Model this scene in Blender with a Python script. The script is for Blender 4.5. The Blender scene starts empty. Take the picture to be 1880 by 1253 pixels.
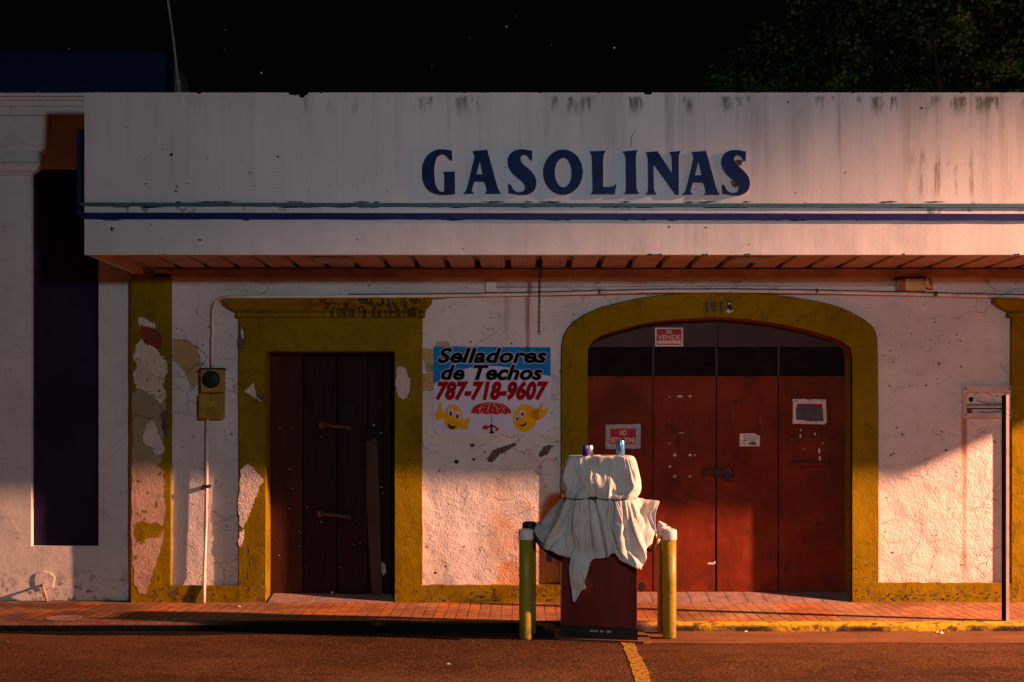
import bpy, math, random
from mathutils import Vector, Matrix
from mathutils.geometry import delaunay_2d_cdt
random.seed(7)
R = random.Random(11)
SC = bpy.context.scene
COL = SC.collection
F, CXP, HY, EH = 2280.0, 960.0, 790.0, 1.66          # focal (px), vanishing point, horizon row, eye height
def PX(px, Y): return (px - CXP) * Y / F
def PZ(py, Y): return EH - (py - HY) * Y / F
YW, YF, YD, YN = 12.0, 11.945, 12.22, 12.07           # plaster wall, proud trim, doors, neighbour wall
YA = 10.62                                            # canopy fascia front
RD = -0.07                                            # road level

# ------------------------------------------------------------------ node helpers
class G:
    def __init__(s, name):
        s.m = bpy.data.materials.new(name); s.m.use_nodes = True
        s.t = s.m.node_tree; s.t.nodes.clear()
        s.o = s.t.nodes.new('ShaderNodeOutputMaterial')
        s.p = s.t.nodes.new('ShaderNodeBsdfPrincipled')
        s.t.links.new(s.p.outputs[0], s.o.inputs[0])
        g = s.t.nodes.new('ShaderNodeNewGeometry'); s.pos = g.outputs['Position']
        sp = s.t.nodes.new('ShaderNodeSeparateXYZ'); s.t.links.new(s.pos, sp.inputs[0])
        s.x, s.y, s.z = sp.outputs
    def link(s, v, inp):
        if isinstance(v, bpy.types.NodeSocket): s.t.links.new(v, inp)
        else:
            if isinstance(v, tuple) and len(v) == 3 and inp.type == 'RGBA': v = v + (1,)
            inp.default_value = v
    def math(s, op, a, b=0.0, clamp=False):
        n = s.t.nodes.new('ShaderNodeMath'); n.operation = op; n.use_clamp = clamp
        s.link(a, n.inputs[0]); s.link(b, n.inputs[1]); return n.outputs[0]
    def noise(s, scale, detail=4, rough=.55, sx=1, sy=1, sz=1, off=0.0, dist=0.0):
        mp = s.t.nodes.new('ShaderNodeMapping'); mp.inputs['Scale'].default_value = (sx, sy, sz)
        mp.inputs['Location'].default_value = (off, off * .7, off * 1.3); s.t.links.new(s.pos, mp.inputs[0])
        n = s.t.nodes.new('ShaderNodeTexNoise'); n.inputs['Scale'].default_value = scale
        n.inputs['Detail'].default_value = detail; n.inputs['Roughness'].default_value = rough
        n.inputs['Distortion'].default_value = dist
        s.t.links.new(mp.outputs[0], n.inputs['Vector']); return n.outputs['Fac']
    def voro(s, scale, feature='F1', sx=1, sy=1, sz=1, warp=0.0):
        mp = s.t.nodes.new('ShaderNodeMapping'); mp.inputs['Scale'].default_value = (sx, sy, sz)
        v = s.pos
        if warp:
            nn = s.t.nodes.new('ShaderNodeTexNoise'); nn.inputs['Scale'].default_value = 3.0; nn.inputs['Detail'].default_value = 5
            s.t.links.new(s.pos, nn.inputs['Vector'])
            vm = s.t.nodes.new('ShaderNodeVectorMath'); vm.operation = 'MULTIPLY_ADD'
            s.t.links.new(nn.outputs['Color'], vm.inputs[0]); vm.inputs[1].default_value = (warp,) * 3; s.t.links.new(s.pos, vm.inputs[2])
            v = vm.outputs[0]
        s.t.links.new(v, mp.inputs[0])
        n = s.t.nodes.new('ShaderNodeTexVoronoi'); n.feature = feature; n.inputs['Scale'].default_value = scale
        s.t.links.new(mp.outputs[0], n.inputs['Vector']); return n.outputs['Distance']
    def step(s, v, a, b):       # smooth 0..1 between a and b (a may exceed b)
        n = s.t.nodes.new('ShaderNodeMapRange'); n.interpolation_type = 'SMOOTHSTEP'
        s.link(v, n.inputs[0]); 
        if a <= b: n.inputs[1].default_value = a; n.inputs[2].default_value = b; n.inputs[3].default_value = 0; n.inputs[4].default_value = 1
        else: n.inputs[1].default_value = b; n.inputs[2].default_value = a; n.inputs[3].default_value = 1; n.inputs[4].default_value = 0
        return n.outputs[0]
    def mul(s, *a):
        r = a[0]
        for b in a[1:]: r = s.math('MULTIPLY', r, b)
        return r
    def mix(s, f, a, b):
        n = s.t.nodes.new('ShaderNodeMix'); n.data_type = 'RGBA'
        s.link(f, n.inputs[0]); s.link(a, n.inputs[6]); s.link(b, n.inputs[7]); return n.outputs[2]
    def band(s, v, c, hw, soft):   # 1 within hw of c
        d = s.math('ABSOLUTE', s.math('SUBTRACT', v, c)); return s.step(d, hw + soft, hw)
    def bump(s, h, dist, strength=1.0, prev=None):
        n = s.t.nodes.new('ShaderNodeBump'); n.inputs['Strength'].default_value = strength
        n.inputs['Distance'].default_value = dist; s.link(h, n.inputs['Height'])
        if prev is not None: s.t.links.new(prev, n.inputs['Normal'])
        return n.outputs[0]
    def out(s, col, rough=.85, normal=None, metal=0.0, spec=.3):
        s.link(col, s.p.inputs['Base Color']); s.link(rough, s.p.inputs['Roughness'])
        s.p.inputs['Metallic'].default_value = metal; s.p.inputs['Specular IOR Level'].default_value = spec
        if normal is not None: s.t.links.new(normal, s.p.inputs['Normal'])
        return s.m

def plaster(name, col, col2, dark=(.07, .06, .055), bump=1.0, speck=.5, base_grime=.5, streaks=(), crack=.6, orange=False, halo=False, lowwear=0):
    g = G(name)
    n1 = g.noise(1.3, 6, .6); n2 = g.noise(7, 5, .6, sz=1.8, off=3)
    c = g.mix(g.step(n1, .35, .65), col, col2)
    c = g.mix(g.mul(g.step(n2, .5, .8), .45), c, tuple(x * .55 for x in col))
    if orange:       # ochre stained limewash beside the arch, as in the place
        m = g.mul(g.band(g.x, PX(968, 12), .22, .22), g.step(g.z, 1.35, .9), g.step(g.noise(2.6, 5, off=9), .36, .58))
        c = g.mix(g.mul(m, .62), c, (.62, .27, .09))
        m = g.mul(g.step(g.z, .75, .2), g.step(g.noise(3.6, 5, off=19), .5, .66))
        c = g.mix(g.mul(m, .3), c, (.58, .30, .14))
    # small pits in clusters
    v = g.voro(34, sx=1, sz=1); cl = g.step(g.noise(2.6, 4, off=5), .48, .62)
    c = g.mix(g.mul(g.step(v, .2, .1), cl, speck), c, dark)
    v = g.voro(9); cl2 = g.step(g.noise(3.1, 3, off=15), .55, .6)
    c = g.mix(g.mul(g.step(v, .13, .08), cl2, speck), c, dark)
    # sooty blotches and trowel scratches
    c = g.mix(g.mul(g.step(g.noise(11, 7, .7, sx=.8, sz=2.6, off=8), .60, .72), g.step(g.noise(1.7, 3, off=2), .42, .60), .7), c, dark)
    # cracks
    vc = g.voro(2.1, 'DISTANCE_TO_EDGE', sz=1.9, sx=1.2, warp=.5)
    cm = g.mul(g.step(vc, .016, .003), g.step(g.noise(1.4, 2, off=12), .5, .6), crack)
    c = g.mix(cm, c, dark)
    bm = g.mul(g.step(g.z, .42, .05), g.step(g.noise(13, 6, .7, off=4), .50, .66), base_grime)
    c = g.mix(bm, c, dark)
    if lowwear:
        zc = PZ(566, 11.88)
        c = g.mix(g.mul(g.band(g.z, zc, .075, .03), g.step(g.x, PX(540, 11.9), PX(620, 11.9)), g.step(g.x, PX(790, 11.9), PX(770, 11.9)), g.step(g.noise(26, 4, .6, sz=.06, off=81), .47, .56), .85), c, (.02, .014, .006))
        c = g.mix(g.mul(g.step(g.noise(3.2, 6, .7, sz=.6, off=83), .50, .68), .5), c, (.075, .055, .006))
        c = g.mix(g.mul(g.step(g.noise(15, 6, .75, sz=1.6, off=86), .60, .68), .6), c, (.30, .25, .12))
        c = g.mix(g.mul(g.step(g.z, .26, .1), g.step(g.noise(9, 6, .75, off=14), .56, .62), lowwear), c, (.09, .055, .03))
    for (px, y0, y1, w, s_, cc) in streaks:
        m = g.mul(g.band(g.x, PX(px, 12), w * .5, w), g.step(g.z, PZ(y1, 12), PZ(y1, 12) + .25), g.step(g.z, PZ(y0, 12) + .02, PZ(y0, 12) - .02),
                  g.math('ADD', .55, g.noise(14, 3, sx=1, sz=.4)), s_)
        c = g.mix(m, c, cc)
    big = g.noise(2.4, 4, .55, off=21); mid = g.noise(9, 6, .62, sz=1.5, off=30); fine = g.noise(48, 4, .6)
    var = g.math('ADD', .15, g.step(g.noise(1.0, 3, .6, off=77), .40, .62))
    n = g.bump(big, .030 * bump)
    n = g.bump(g.mul(mid, var), .010 * bump, prev=n)
    n = g.bump(g.mul(g.noise(22, 6, .7, off=40, sz=.7), var), .006 * bump, prev=n)
    n = g.bump(fine, .006 * bump, prev=n)
    n = g.bump(cm, -.01, prev=n)
    return g.out(c, .9, n, spec=.04)

def simple(name, col, rough=.6, var=.25, scale=8, bump=.002, metal=0.0, spec=.35, dirt=None, dirtamt=.4, bscale=40, streak=False):
    g = G(name)
    n = g.noise(scale, 5, .6, sz=.25 if streak else 1)
    c = g.mix(g.step(n, .3, .7), tuple(x * (1 - var) for x in col), tuple(min(1, x * (1 + var)) for x in col))
    if dirt is not None:
        c = g.mix(g.mul(g.step(g.noise(scale * 2.3, 6, .7, off=6, sz=.4 if streak else 1), .55, .7), dirtamt), c, dirt)
    nn = g.bump(g.noise(bscale, 4, .6), bump) if bump else None
    return g.out(c, rough, nn, metal, spec)

WHITE = (.72, .66, .62)
M = {}
M['wall'] = plaster('white limewashed plaster', (.61, .555, .51), (.71, .655, .61), crack=.45, orange=True, speck=.8,
    streaks=[(1771, 765, 1075, .020, .55, (.48, .20, .07)), (1770, 765, 868, .028, .6, (.34, .12, .04)), (930, 520, 640, .025, .35, (.38, .16, .10)), (967, 535, 632, .02, .45, (.38, .14, .08))])
M['yellow'] = plaster('mustard painted plaster', (.190, .125, .0022), (.245, .160, .003), dark=(.05, .035, .015), bump=.55, speck=.45, base_grime=.6, crack=.35, lowwear=.8)
M['mossy'] = plaster('worn mossy plaster', (.30, .24, .15), (.36, .29, .16), dark=(.05, .05, .03), bump=.8, speck=.5, base_grime=.3)
M['bare'] = plaster('bare pink render', (.40, .25, .185), (.48, .32, .24), dark=(.16, .09, .06), bump=.6, speck=.6, base_grime=.2, crack=.3)
M['cream'] = plaster('flaking cream plaster', (.62, .50, .38), (.70, .62, .55), dark=(.10, .08, .06), bump=1.6, speck=.9, base_grime=.2)
M['palepeel'] = plaster('pale flaked plaster', (.66, .56, .50), (.56, .44, .38), dark=(.12, .07, .05), bump=1.9, speck=.9)
M['ochre'] = plaster('old ochre limewash', (.46, .30, .13), (.54, .38, .18), bump=1.3)
M['oldred'] = simple('old red paint', (.16, .022, .018), .6, .3)
M['hole'] = simple('dark hole', (.012, .01, .01), .9, .3)
M['stain'] = simple('dark scuffed render', (.10, .075, .06), .9, .6, scale=30)
M['nwhite'] = plaster('neighbour cream white plaster', (.64, .60, .55), (.70, .66, .61), bump=.3, speck=.12, base_grime=.9, crack=.15)
M['npurple'] = plaster('deep indigo plaster', (.022, .013, .036), (.028, .016, .044), dark=(.015, .01, .02), bump=.3, speck=.1, base_grime=.1, crack=.1)
M['parapetblue'] = plaster('navy parapet paint', (.007, .020, .055), (.011, .028, .075), dark=(.01, .015, .03), bump=.3, speck=.2)
M['navy'] = simple('navy paint', (.011, .016, .100), .5, .2, bump=.0008, spec=.12)
M['navy_letter'] = simple('navy letter paint', (.003, .015, .075), .55, .25, bump=.0006, spec=.12)
M['letter_side'] = simple('rusty letter edge', (.22, .10, .05), .7, .3)  # brown sides of the letters
M['teal'] = simple('teal paint', (.025, .10, .13), .6, .25, dirt=(.03, .05, .04), dirtamt=.5, scale=5)
M['blackpaint'] = simple('black paint', (.012, .012, .012), .5, .3)
M['rubber'] = simple('black rubber', (.014, .014, .016), .45, .3)
M['brass'] = simple('worn brass', (.55, .32, .16), .4, .2, metal=.6)
M['steel'] = simple('painted steel post', (.55, .42, .38), .45, .15, bump=.001)
M['galv'] = simple('grey weathered metal', (.35, .34, .33), .45, .2, metal=.4)
M['pipe'] = simple('white painted conduit', (.66, .58, .54), .5, .15, bump=.001, dirt=(.25, .13, .08), dirtamt=.5, scale=5)
M['meteryellow'] = simple('mustard painted box', (.30, .20, .015), .55, .25, dirt=(.05, .03, .01), dirtamt=.5, scale=10)
M['glassdark'] = simple('dark meter glass', (.010, .015, .015), .5, .2, bump=0, spec=.2)
M['beige'] = simple('beige lamp housing', (.55, .36, .14), .5, .15)
M['brownlens'] = simple('amber brown lens', (.26, .10, .04), .35, .3)
M['capwhite'] = simple('white cap paint', (.62, .57, .56), .45, .12, scale=20, dirt=(.4, .33, .3), dirtamt=.3)
M['paper'] = simple('white paper', (.66, .58, .55), .7, .06, bump=0)
M['paperline'] = simple('printed grey ink', (.12, .10, .10), .7, .1, bump=0)
M['signred'] = simple('sign red', (.33, .010, .028), .4, .12, bump=0, spec=.1)
M['signtext'] = simple('sign cream lettering', (.75, .50, .36), .5, .08, bump=0, spec=.1)
M['signwhite'] = simple('sign white', (.70, .55, .50), .5, .1, bump=0, spec=.1)
M['tapegrey'] = simple('grey tape board', (.34, .33, .33), .6, .25, scale=25)
M['torn'] = simple('torn dark plastic', (.075, .055, .065), .6, .3, scale=20)
M['concrete'] = simple('threshold concrete', (.24, .15, .12), .85, .25, scale=12, bump=.006, dirt=(.08, .05, .04))
M['tile_th'] = simple('worn threshold tile', (.20, .12, .10), .7, .25, scale=9, bump=.003)
M['banner_white'] = simple('banner white vinyl', (.62, .60, .72), .75, .05, bump=0, spec=.02)
M['banner_blue'] = simple('banner blue vinyl', (.012, .20, .52), .75, .08, bump=0, spec=.02)
M['banner_black'] = simple('banner black ink', (.003, .0025, .0025), .75, .1, bump=0, spec=.02)
M['banner_red'] = simple('banner red ink', (.36, .004, .010), .75, .08, bump=0, spec=.02)
M['banner_edge'] = simple('banner pale outline ink', (.50, .45, .58), .75, .05, bump=0, spec=.02)
M['smile'] = simple('smiley yellow ink', (.78, .40, .010), .75, .08, bump=0, spec=.02)
M['smile2'] = simple('smiley amber ink', (.60, .24, .006), .75, .08, bump=0, spec=.02)
M['eyeblue'] = simple('eye blue ink', (.02, .06, .22), .75, .08, bump=0, spec=.02)
M['umb'] = simple('umbrella red ink', (.50, .025, .015), .75, .08, bump=0, spec=.02)
M['canblue'] = simple('indigo can paint', (.03, .02, .20), .25, .3, scale=60, metal=.4, bump=0)
M['canlight'] = simple('pale blue can paint', (.08, .25, .52), .25, .5, scale=70, metal=.4, bump=0, dirt=(.55, .6, .65), dirtamt=.6)
M['canwhite'] = simple('bare white can', (.70, .62, .58), .3, .1, metal=.3, bump=0)
M['bark'] = simple('bark', (.02, .02, .012), .9, .3, bump=.02, bscale=12)
M['mast'] = simple('grey galvanised mast', (.26, .26, .22), .6, .2)
M['tank'] = simple('dark cistern', (.11, .11, .10), .7, .2)
M['litter'] = simple('pale litter', (.70, .62, .55), .7, .2)
M['weed'] = simple('dry dark weed', (.05, .045, .02), .9, .3)
M['roofdeck'] = simple('canopy roof sheet', (.25, .24, .23), .7, .2)
M['interior'] = simple('dark back wall', (.02, .015, .015), .9, .2)

def mk_bollard():
    g = G('chipped yellow bollard paint')
    n = g.noise(9, 6, .65)
    c = g.mix(g.step(n, .35, .65), (.21, .165, .004), (.27, .19, .005))
    c = g.mix(g.mul(g.step(g.noise(7, 5, .7, off=4), .58, .66), .45), c, (.22, .22, .17))
    c = g.mix(g.mul(g.step(g.noise(24, 4, .6, off=14), .66, .70), .9), c, (.06, .04, .02))
    c = g.mix(g.mul(g.step(g.z, .12, -.05), g.step(g.noise(14, 4, .6, off=2), .42, .6), .7), c, (.06, .04, .02))
    return g.out(c, .45, g.bump(n, .004), spec=.4)
M['bollard'] = mk_bollard()

def mk_reddoor():
    g = G('faded red sheet door')
    n = g.noise(2.4, 6, .62)
    c = g.mix(g.step(n, .3, .7), (.130, .017, .0045), (.200, .028, .007))
    c = g.mix(g.mul(g.step(g.noise(3.2, 6, .7, sz=.35, off=9), .52, .7), .5), c, (.070, .010, .005))
    c = g.mix(g.mul(g.step(g.noise(30, 5, .7, sz=.3, off=3), .66, .76), .5), c, (.22, .035, .018))
    c = g.mix(g.mul(g.step(g.z, .5, .08), g.step(g.noise(6, 5, .6, off=13), .45, .62), .55), c, (.05, .012, .008))
    c = g.mix(g.mul(g.step(g.noise(1.1, 5, .7, off=17), .48, .62), .6), c, (.085, .014, .005))
    c = g.mix(g.mul(g.step(g.noise(4.5, 7, .75, sz=.5, off=57), .57, .64), .55), c, (.045, .014, .006))
    c = g.mix(g.mul(g.step(g.noise(2.2, 6, .7, sz=1.4, off=67), .56, .70), .35), c, (.22, .050, .012))
    c = g.mix(g.mul(g.step(g.noise(18, 3, .6, sz=.04, off=87), .60, .70), g.step(g.noise(1.5, 3, off=97), .45, .6), .5), c, (.055, .010, .004))
    nn = g.bump(g.noise(1.6, 3, .5, off=7), .035); nn = g.bump(g.noise(35, 4), .0015, prev=nn)
    return g.out(c, .6, nn, spec=.1)
M['reddoor'] = mk_reddoor()
M['tymp'] = simple('dark red brown board', (.036, .009, .006), .6, .3, scale=3, bump=.002)
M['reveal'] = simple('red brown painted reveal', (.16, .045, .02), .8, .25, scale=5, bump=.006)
M['louvre'] = simple('dark louvre slat', (.018, .008, .005), .7, .3)

def mk_wood():
    g = G('old dark red plank wood')
    n = g.noise(5, 7, .65, sx=5, sz=.35)
    c = g.mix(g.step(n, .3, .7), (.012, .0045, .0026), (.028, .0085, .0046))
    c = g.mix(g.mul(g.step(g.noise(24, 6, .7, sx=2.5, sz=.15, off=3), .55, .7), .6), c, (.025, .008, .006))
    c = g.mix(g.mul(g.step(g.voro(16), .05, .035), g.step(g.noise(2, 2, off=31), .5, .55), .9), c, (.40, .30, .24))
    nn = g.bump(n, .006); nn = g.bump(g.noise(22, 6, .7, sx=3, sz=.15), .004, prev=nn)
    return g.out(c, .65, nn, spec=.1)
M['wood'] = mk_wood()
M['woodred'] = simple('faded red plank', (.046, .011, .005), .65, .35, scale=5, streak=True, bump=.004, spec=.15)
M['woodtan'] = simple('loose tan plank', (.055, .026, .009), .75, .3, scale=6, streak=True, bump=.003)
M['rust'] = simple('rusty red iron', (.13, .035, .02), .7, .4, scale=20, bump=.003)

def mk_fascia():
    g = G('stained white fascia')
    c = g.mix(g.step(g.noise(.9, 5, .6), .3, .7), (.51, .50, .51), (.58, .565, .565))
    # dirty rain runs: stretched vertically, thicker to the right
    run = g.noise(7.5, 6, .62, sx=1, sz=.045, off=2); run2 = g.noise(20, 5, .6, sx=1, sz=.05, off=8)
    right = g.math('ADD', .35, g.mul(g.step(g.x, -2.6, 2.6), .65))
    top = PZ(172, YA)
    fade = g.step(g.z, top - 1.05, top - .1)
    m = g.mul(g.step(run, .48, .66), g.step(run2, .3, .6), right, g.math('ADD', .25, g.mul(fade, .6)))
    c = g.mix(g.mul(m, .85), c, (.27, .26, .23))
    m = g.mul(g.step(g.noise(3.4, 4, .55, sx=1, sz=.06, off=66), .44, .66), g.math('ADD', .2, g.mul(fade, .8)), right, .5); c = g.mix(m, c, (.34, .33, .31))
    m = g.mul(g.step(run2, .55, .72), right, .28); c = g.mix(m, c, (.36, .32, .30))
    # mould under the coping
    mm = g.mul(g.step(g.z, top - .23, top - .07), g.step(g.z, top - .012, top - .04), g.step(g.noise(6, 6, .7, sz=.22, off=33), .52, .62), g.step(g.x, -4.6, .8))
    c = g.mix(g.mul(mm, .85), c, (.10, .11, .06))
    mm = g.mul(g.band(g.z, PZ(318, YA), .10, .16), g.step(g.noise(14, 6, .7, sz=.12, off=43), .5, .62), g.step(g.x, 3.1, 3.45), g.step(g.x, 4.05, 3.8))
    c = g.mix(g.mul(mm, .75), c, (.20, .16, .10))
    # bluish remains of an older sign under the letters
    mm = g.mul(g.step(g.noise(1.5, 3, .5, off=16), .38, .52), g.band(g.z, PZ(322, YA), .16, .12), g.band(g.x, PX(1075, YA), 1.35, .25), .55)
    c = g.mix(mm, c, (.42, .53, .60))
    # dark grime creeping over the stripes
    mm = g.mul(g.step(g.noise(8, 6, .7, off=51), .58, .66), g.band(g.z, PZ(386, YA), .05, .05), .7)
    c = g.mix(mm, c, (.06, .07, .055))
    # grey scuffs on the low band
    mm = g.mul(g.step(g.noise(1.8, 5, .65, sz=.8, off=61), .50, .66), g.step(g.z, PZ(400, YA), PZ(410, YA)), .28)
    c = g.mix(mm, c, (.40, .36, .34))
    # sheet joints
    fr = g.math('ABSOLUTE', g.math('SUBTRACT', g.math('FRACT', g.math('DIVIDE', g.math('ADD', g.x, 3.42), 1.22)), .5))
    jm = g.step(fr, .008, .003)
    c = g.mix(g.mul(jm, .12), c, (.34, .32, .32))
    nn = g.bump(g.noise(.9, 3, .5, sx=1.2, sz=.7, off=3), .028); nn = g.bump(g.noise(30, 3), .001, prev=nn);     return g.out(c, .6, nn, spec=.3)
M['fascia'] = mk_fascia()
M['soffit'] = simple('cream soffit sheet', (.38, .26, .18), .6, .15, scale=3, bump=.0005, dirt=(.35, .22, .15), dirtamt=.3)
M['board'] = simple('stained cornice board', (.36, .23, .16), .75, .25, scale=4, bump=.005, dirt=(.20, .10, .06), dirtamt=.5)
M['pumpred'] = simple('dull red pump paint', (.105, .011, .008), .5, .25, scale=4, bump=.0008, dirt=(.05, .008, .006), dirtamt=.6, streak=True)

def mk_tarp():
    g = G('dusty grey canvas')
    c = g.mix(g.step(g.noise(3.5, 6, .6), .3, .7), (.43, .41, .375), (.56, .53, .475))
    c = g.mix(g.mul(g.step(g.noise(9, 6, .7, off=9), .56, .7), .35), c, (.26, .22, .19))
    nn = g.bump(g.noise(6, 3, .5, sz=.6, dist=1.2), .006); nn = g.bump(g.noise(30, 4, .6), .0018, prev=nn); nn = g.bump(g.noise(300, 2), .0006, prev=nn)
    return g.out(c, .85, nn, spec=.15)
M['tarp'] = mk_tarp()

def mk_asphalt():
    g = G('coarse worn asphalt')
    big = g.noise(.55, 6, .62, sx=.6); grit = g.noise(95, 3, .7); v = g.voro(60)
    c = g.mix(g.step(big, .38, .62), (.056, .023, .0095), (.128, .056, .021))
    c = g.mix(g.mul(g.step(g.noise(60, 3, .75, sy=.45, off=11), .46, .58), .72), c, (.012, .005, .002))
    c = g.mix(g.mul(g.step(g.noise(66, 3, .75, sy=.45, off=90), .53, .63), .65), c, (.20, .10, .05))
    c = g.mix(g.mul(g.step(g.noise(2.2, 6, .7, sx=.5, sy=1.4, off=5), .55, .68), .6), c, (.026, .012, .006))
    c = g.mix(g.mul(g.step(g.noise(.8, 5, .6, sx=.35, sy=1.3, off=25), .46, .66), .4), c, (.13, .058, .024))
    c = g.mix(g.mul(g.step(g.voro(5.5), .035, .025), .8), c, (.42, .30, .22))
    n = g.bump(g.noise(75, 4, .75, sy=.5), .018); n = g.bump(grit, .008, prev=n); n = g.bump(g.noise(3, 4), .04, prev=n)
    return g.out(c, .9, n, spec=.06)
M['asphalt'] = mk_asphalt()

def mk_gutter():
    g = G('gutter concrete')
    c = g.mix(g.step(g.noise(3, 6, .65, sx=.4), .35, .65), (.12, .052, .022), (.18, .080, .036))
    c = g.mix(g.mul(g.step(g.noise(9, 6, .7, sx=.4, off=3), .55, .68), .5), c, (.05, .028, .02))
    return g.out(c, .85, g.bump(g.noise(25, 5), .006), spec=.08)
M['gutter'] = mk_gutter()
M['tar'] = simple('black grimy gutter tar', (.005, .003, .003), .9, .3, scale=4, bump=.006, spec=.1)  # black strip along the kerb left of the pump

def mk_kerb():
    g = G('painted kerb')
    conc = g.mix(g.step(g.noise(5, 6, .65), .35, .65), (.10, .055, .035), (.16, .09, .06))
    yel = g.mix(g.step(g.noise(6, 4), .3, .7), (.40, .25, .012), (.50, .33, .02))
    yel = g.mix(g.mul(g.step(g.noise(11, 6, .72, sx=.7, off=4), .53, .60), .9), yel, (.05, .03, .022))
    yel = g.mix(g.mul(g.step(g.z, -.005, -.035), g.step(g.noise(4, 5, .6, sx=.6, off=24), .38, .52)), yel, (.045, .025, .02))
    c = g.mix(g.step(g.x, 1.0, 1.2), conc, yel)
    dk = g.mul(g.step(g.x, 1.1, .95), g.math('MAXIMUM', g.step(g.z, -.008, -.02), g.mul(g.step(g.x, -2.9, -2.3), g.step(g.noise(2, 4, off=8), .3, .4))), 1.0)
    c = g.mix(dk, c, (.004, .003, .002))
    return g.out(c, .8, g.bump(g.noise(16, 5, .65), .014), spec=.08)
M['kerb'] = mk_kerb()

def mk_pavers():
    g = G('small brick pavers')
    mp = g.t.nodes.new('ShaderNodeMapping'); g.t.links.new(g.pos, mp.inputs[0]); mp.inputs['Rotation'].default_value = (0, 0, math.pi / 2)
    def brick(w, h, mortar, off=.5):
        b = g.t.nodes.new('ShaderNodeTexBrick'); g.t.links.new(mp.outputs[0], b.inputs['Vector'])
        b.inputs['Scale'].default_value = 1; b.inputs['Brick Width'].default_value = w; b.inputs['Row Height'].default_value = h
        b.inputs['Mortar Size'].default_value = mortar; b.inputs['Mortar Smooth'].default_value = .3; b.offset = off
        b.inputs['Color1'].default_value = (0, 0, 0, 1); b.inputs['Color2'].default_value = (1, 1, 1, 1); b.inputs['Mortar'].default_value = (.5, .5, .5, 1)
        return b
    b = brick(.20, .10, .0075)
    big = brick(1.1, .40, 0, 0)
    c = g.mix(b.outputs['Color'], (.25, .112, .050), (.33, .150, .068))
    c = g.mix(g.mul(g.step(big.outputs['Color'], .30, .22), .75), c, (.40, .135, .035))
    c = g.mix(g.mul(g.step(big.outputs['Color'], .70, .78), .45), c, (.33, .19, .11))
    c = g.mix(g.mul(g.step(g.noise(1.6, 6, .65, off=4), .42, .66), .55), c, (.075, .036, .027))
    c = g.mix(g.mul(g.step(g.x, -3.4, -4.2), g.step(g.noise(2.2, 5, .6, off=14), .35, .55), .7), c, (.040, .022, .016))
    c = g.mix(g.mul(b.outputs['Fac'], g.math('ADD', .25, g.mul(g.step(g.noise(2.4, 4, off=44), .35, .62), .55))), c, (.050, .022, .013))
    c = g.mix(g.mul(g.step(g.y, 11.86, 11.93), g.step(g.noise(5, 5, .7, off=6), .42, .6), .6), c, (.26, .15, .11))
    n = g.bump(b.outputs['Fac'], -.004); n = g.bump(g.noise(30, 5, .6), .004, prev=n); n = g.bump(g.noise(2.5, 3), .03, prev=n)
    return g.out(c, .8, n, spec=.08)
M['pavers'] = mk_pavers()

def mk_line():
    g = G('worn yellow road marking')
    c = g.mix(g.step(g.noise(30, 5, .7), .50, .55), (.32, .18, .006), (.070, .030, .012))
    return g.out(c, .8, g.bump(g.noise(60, 3), .004))
M['line'] = mk_line()

def mk_leaf():
    g = G('broad green leaves')
    c = g.mix(g.step(g.noise(1.7, 4, .6), .44, .62), (.004, .018, .002), (.050, .170, .014))
    return g.out(c, .5, None, spec=.4)
M['leaf'] = mk_leaf()

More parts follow.
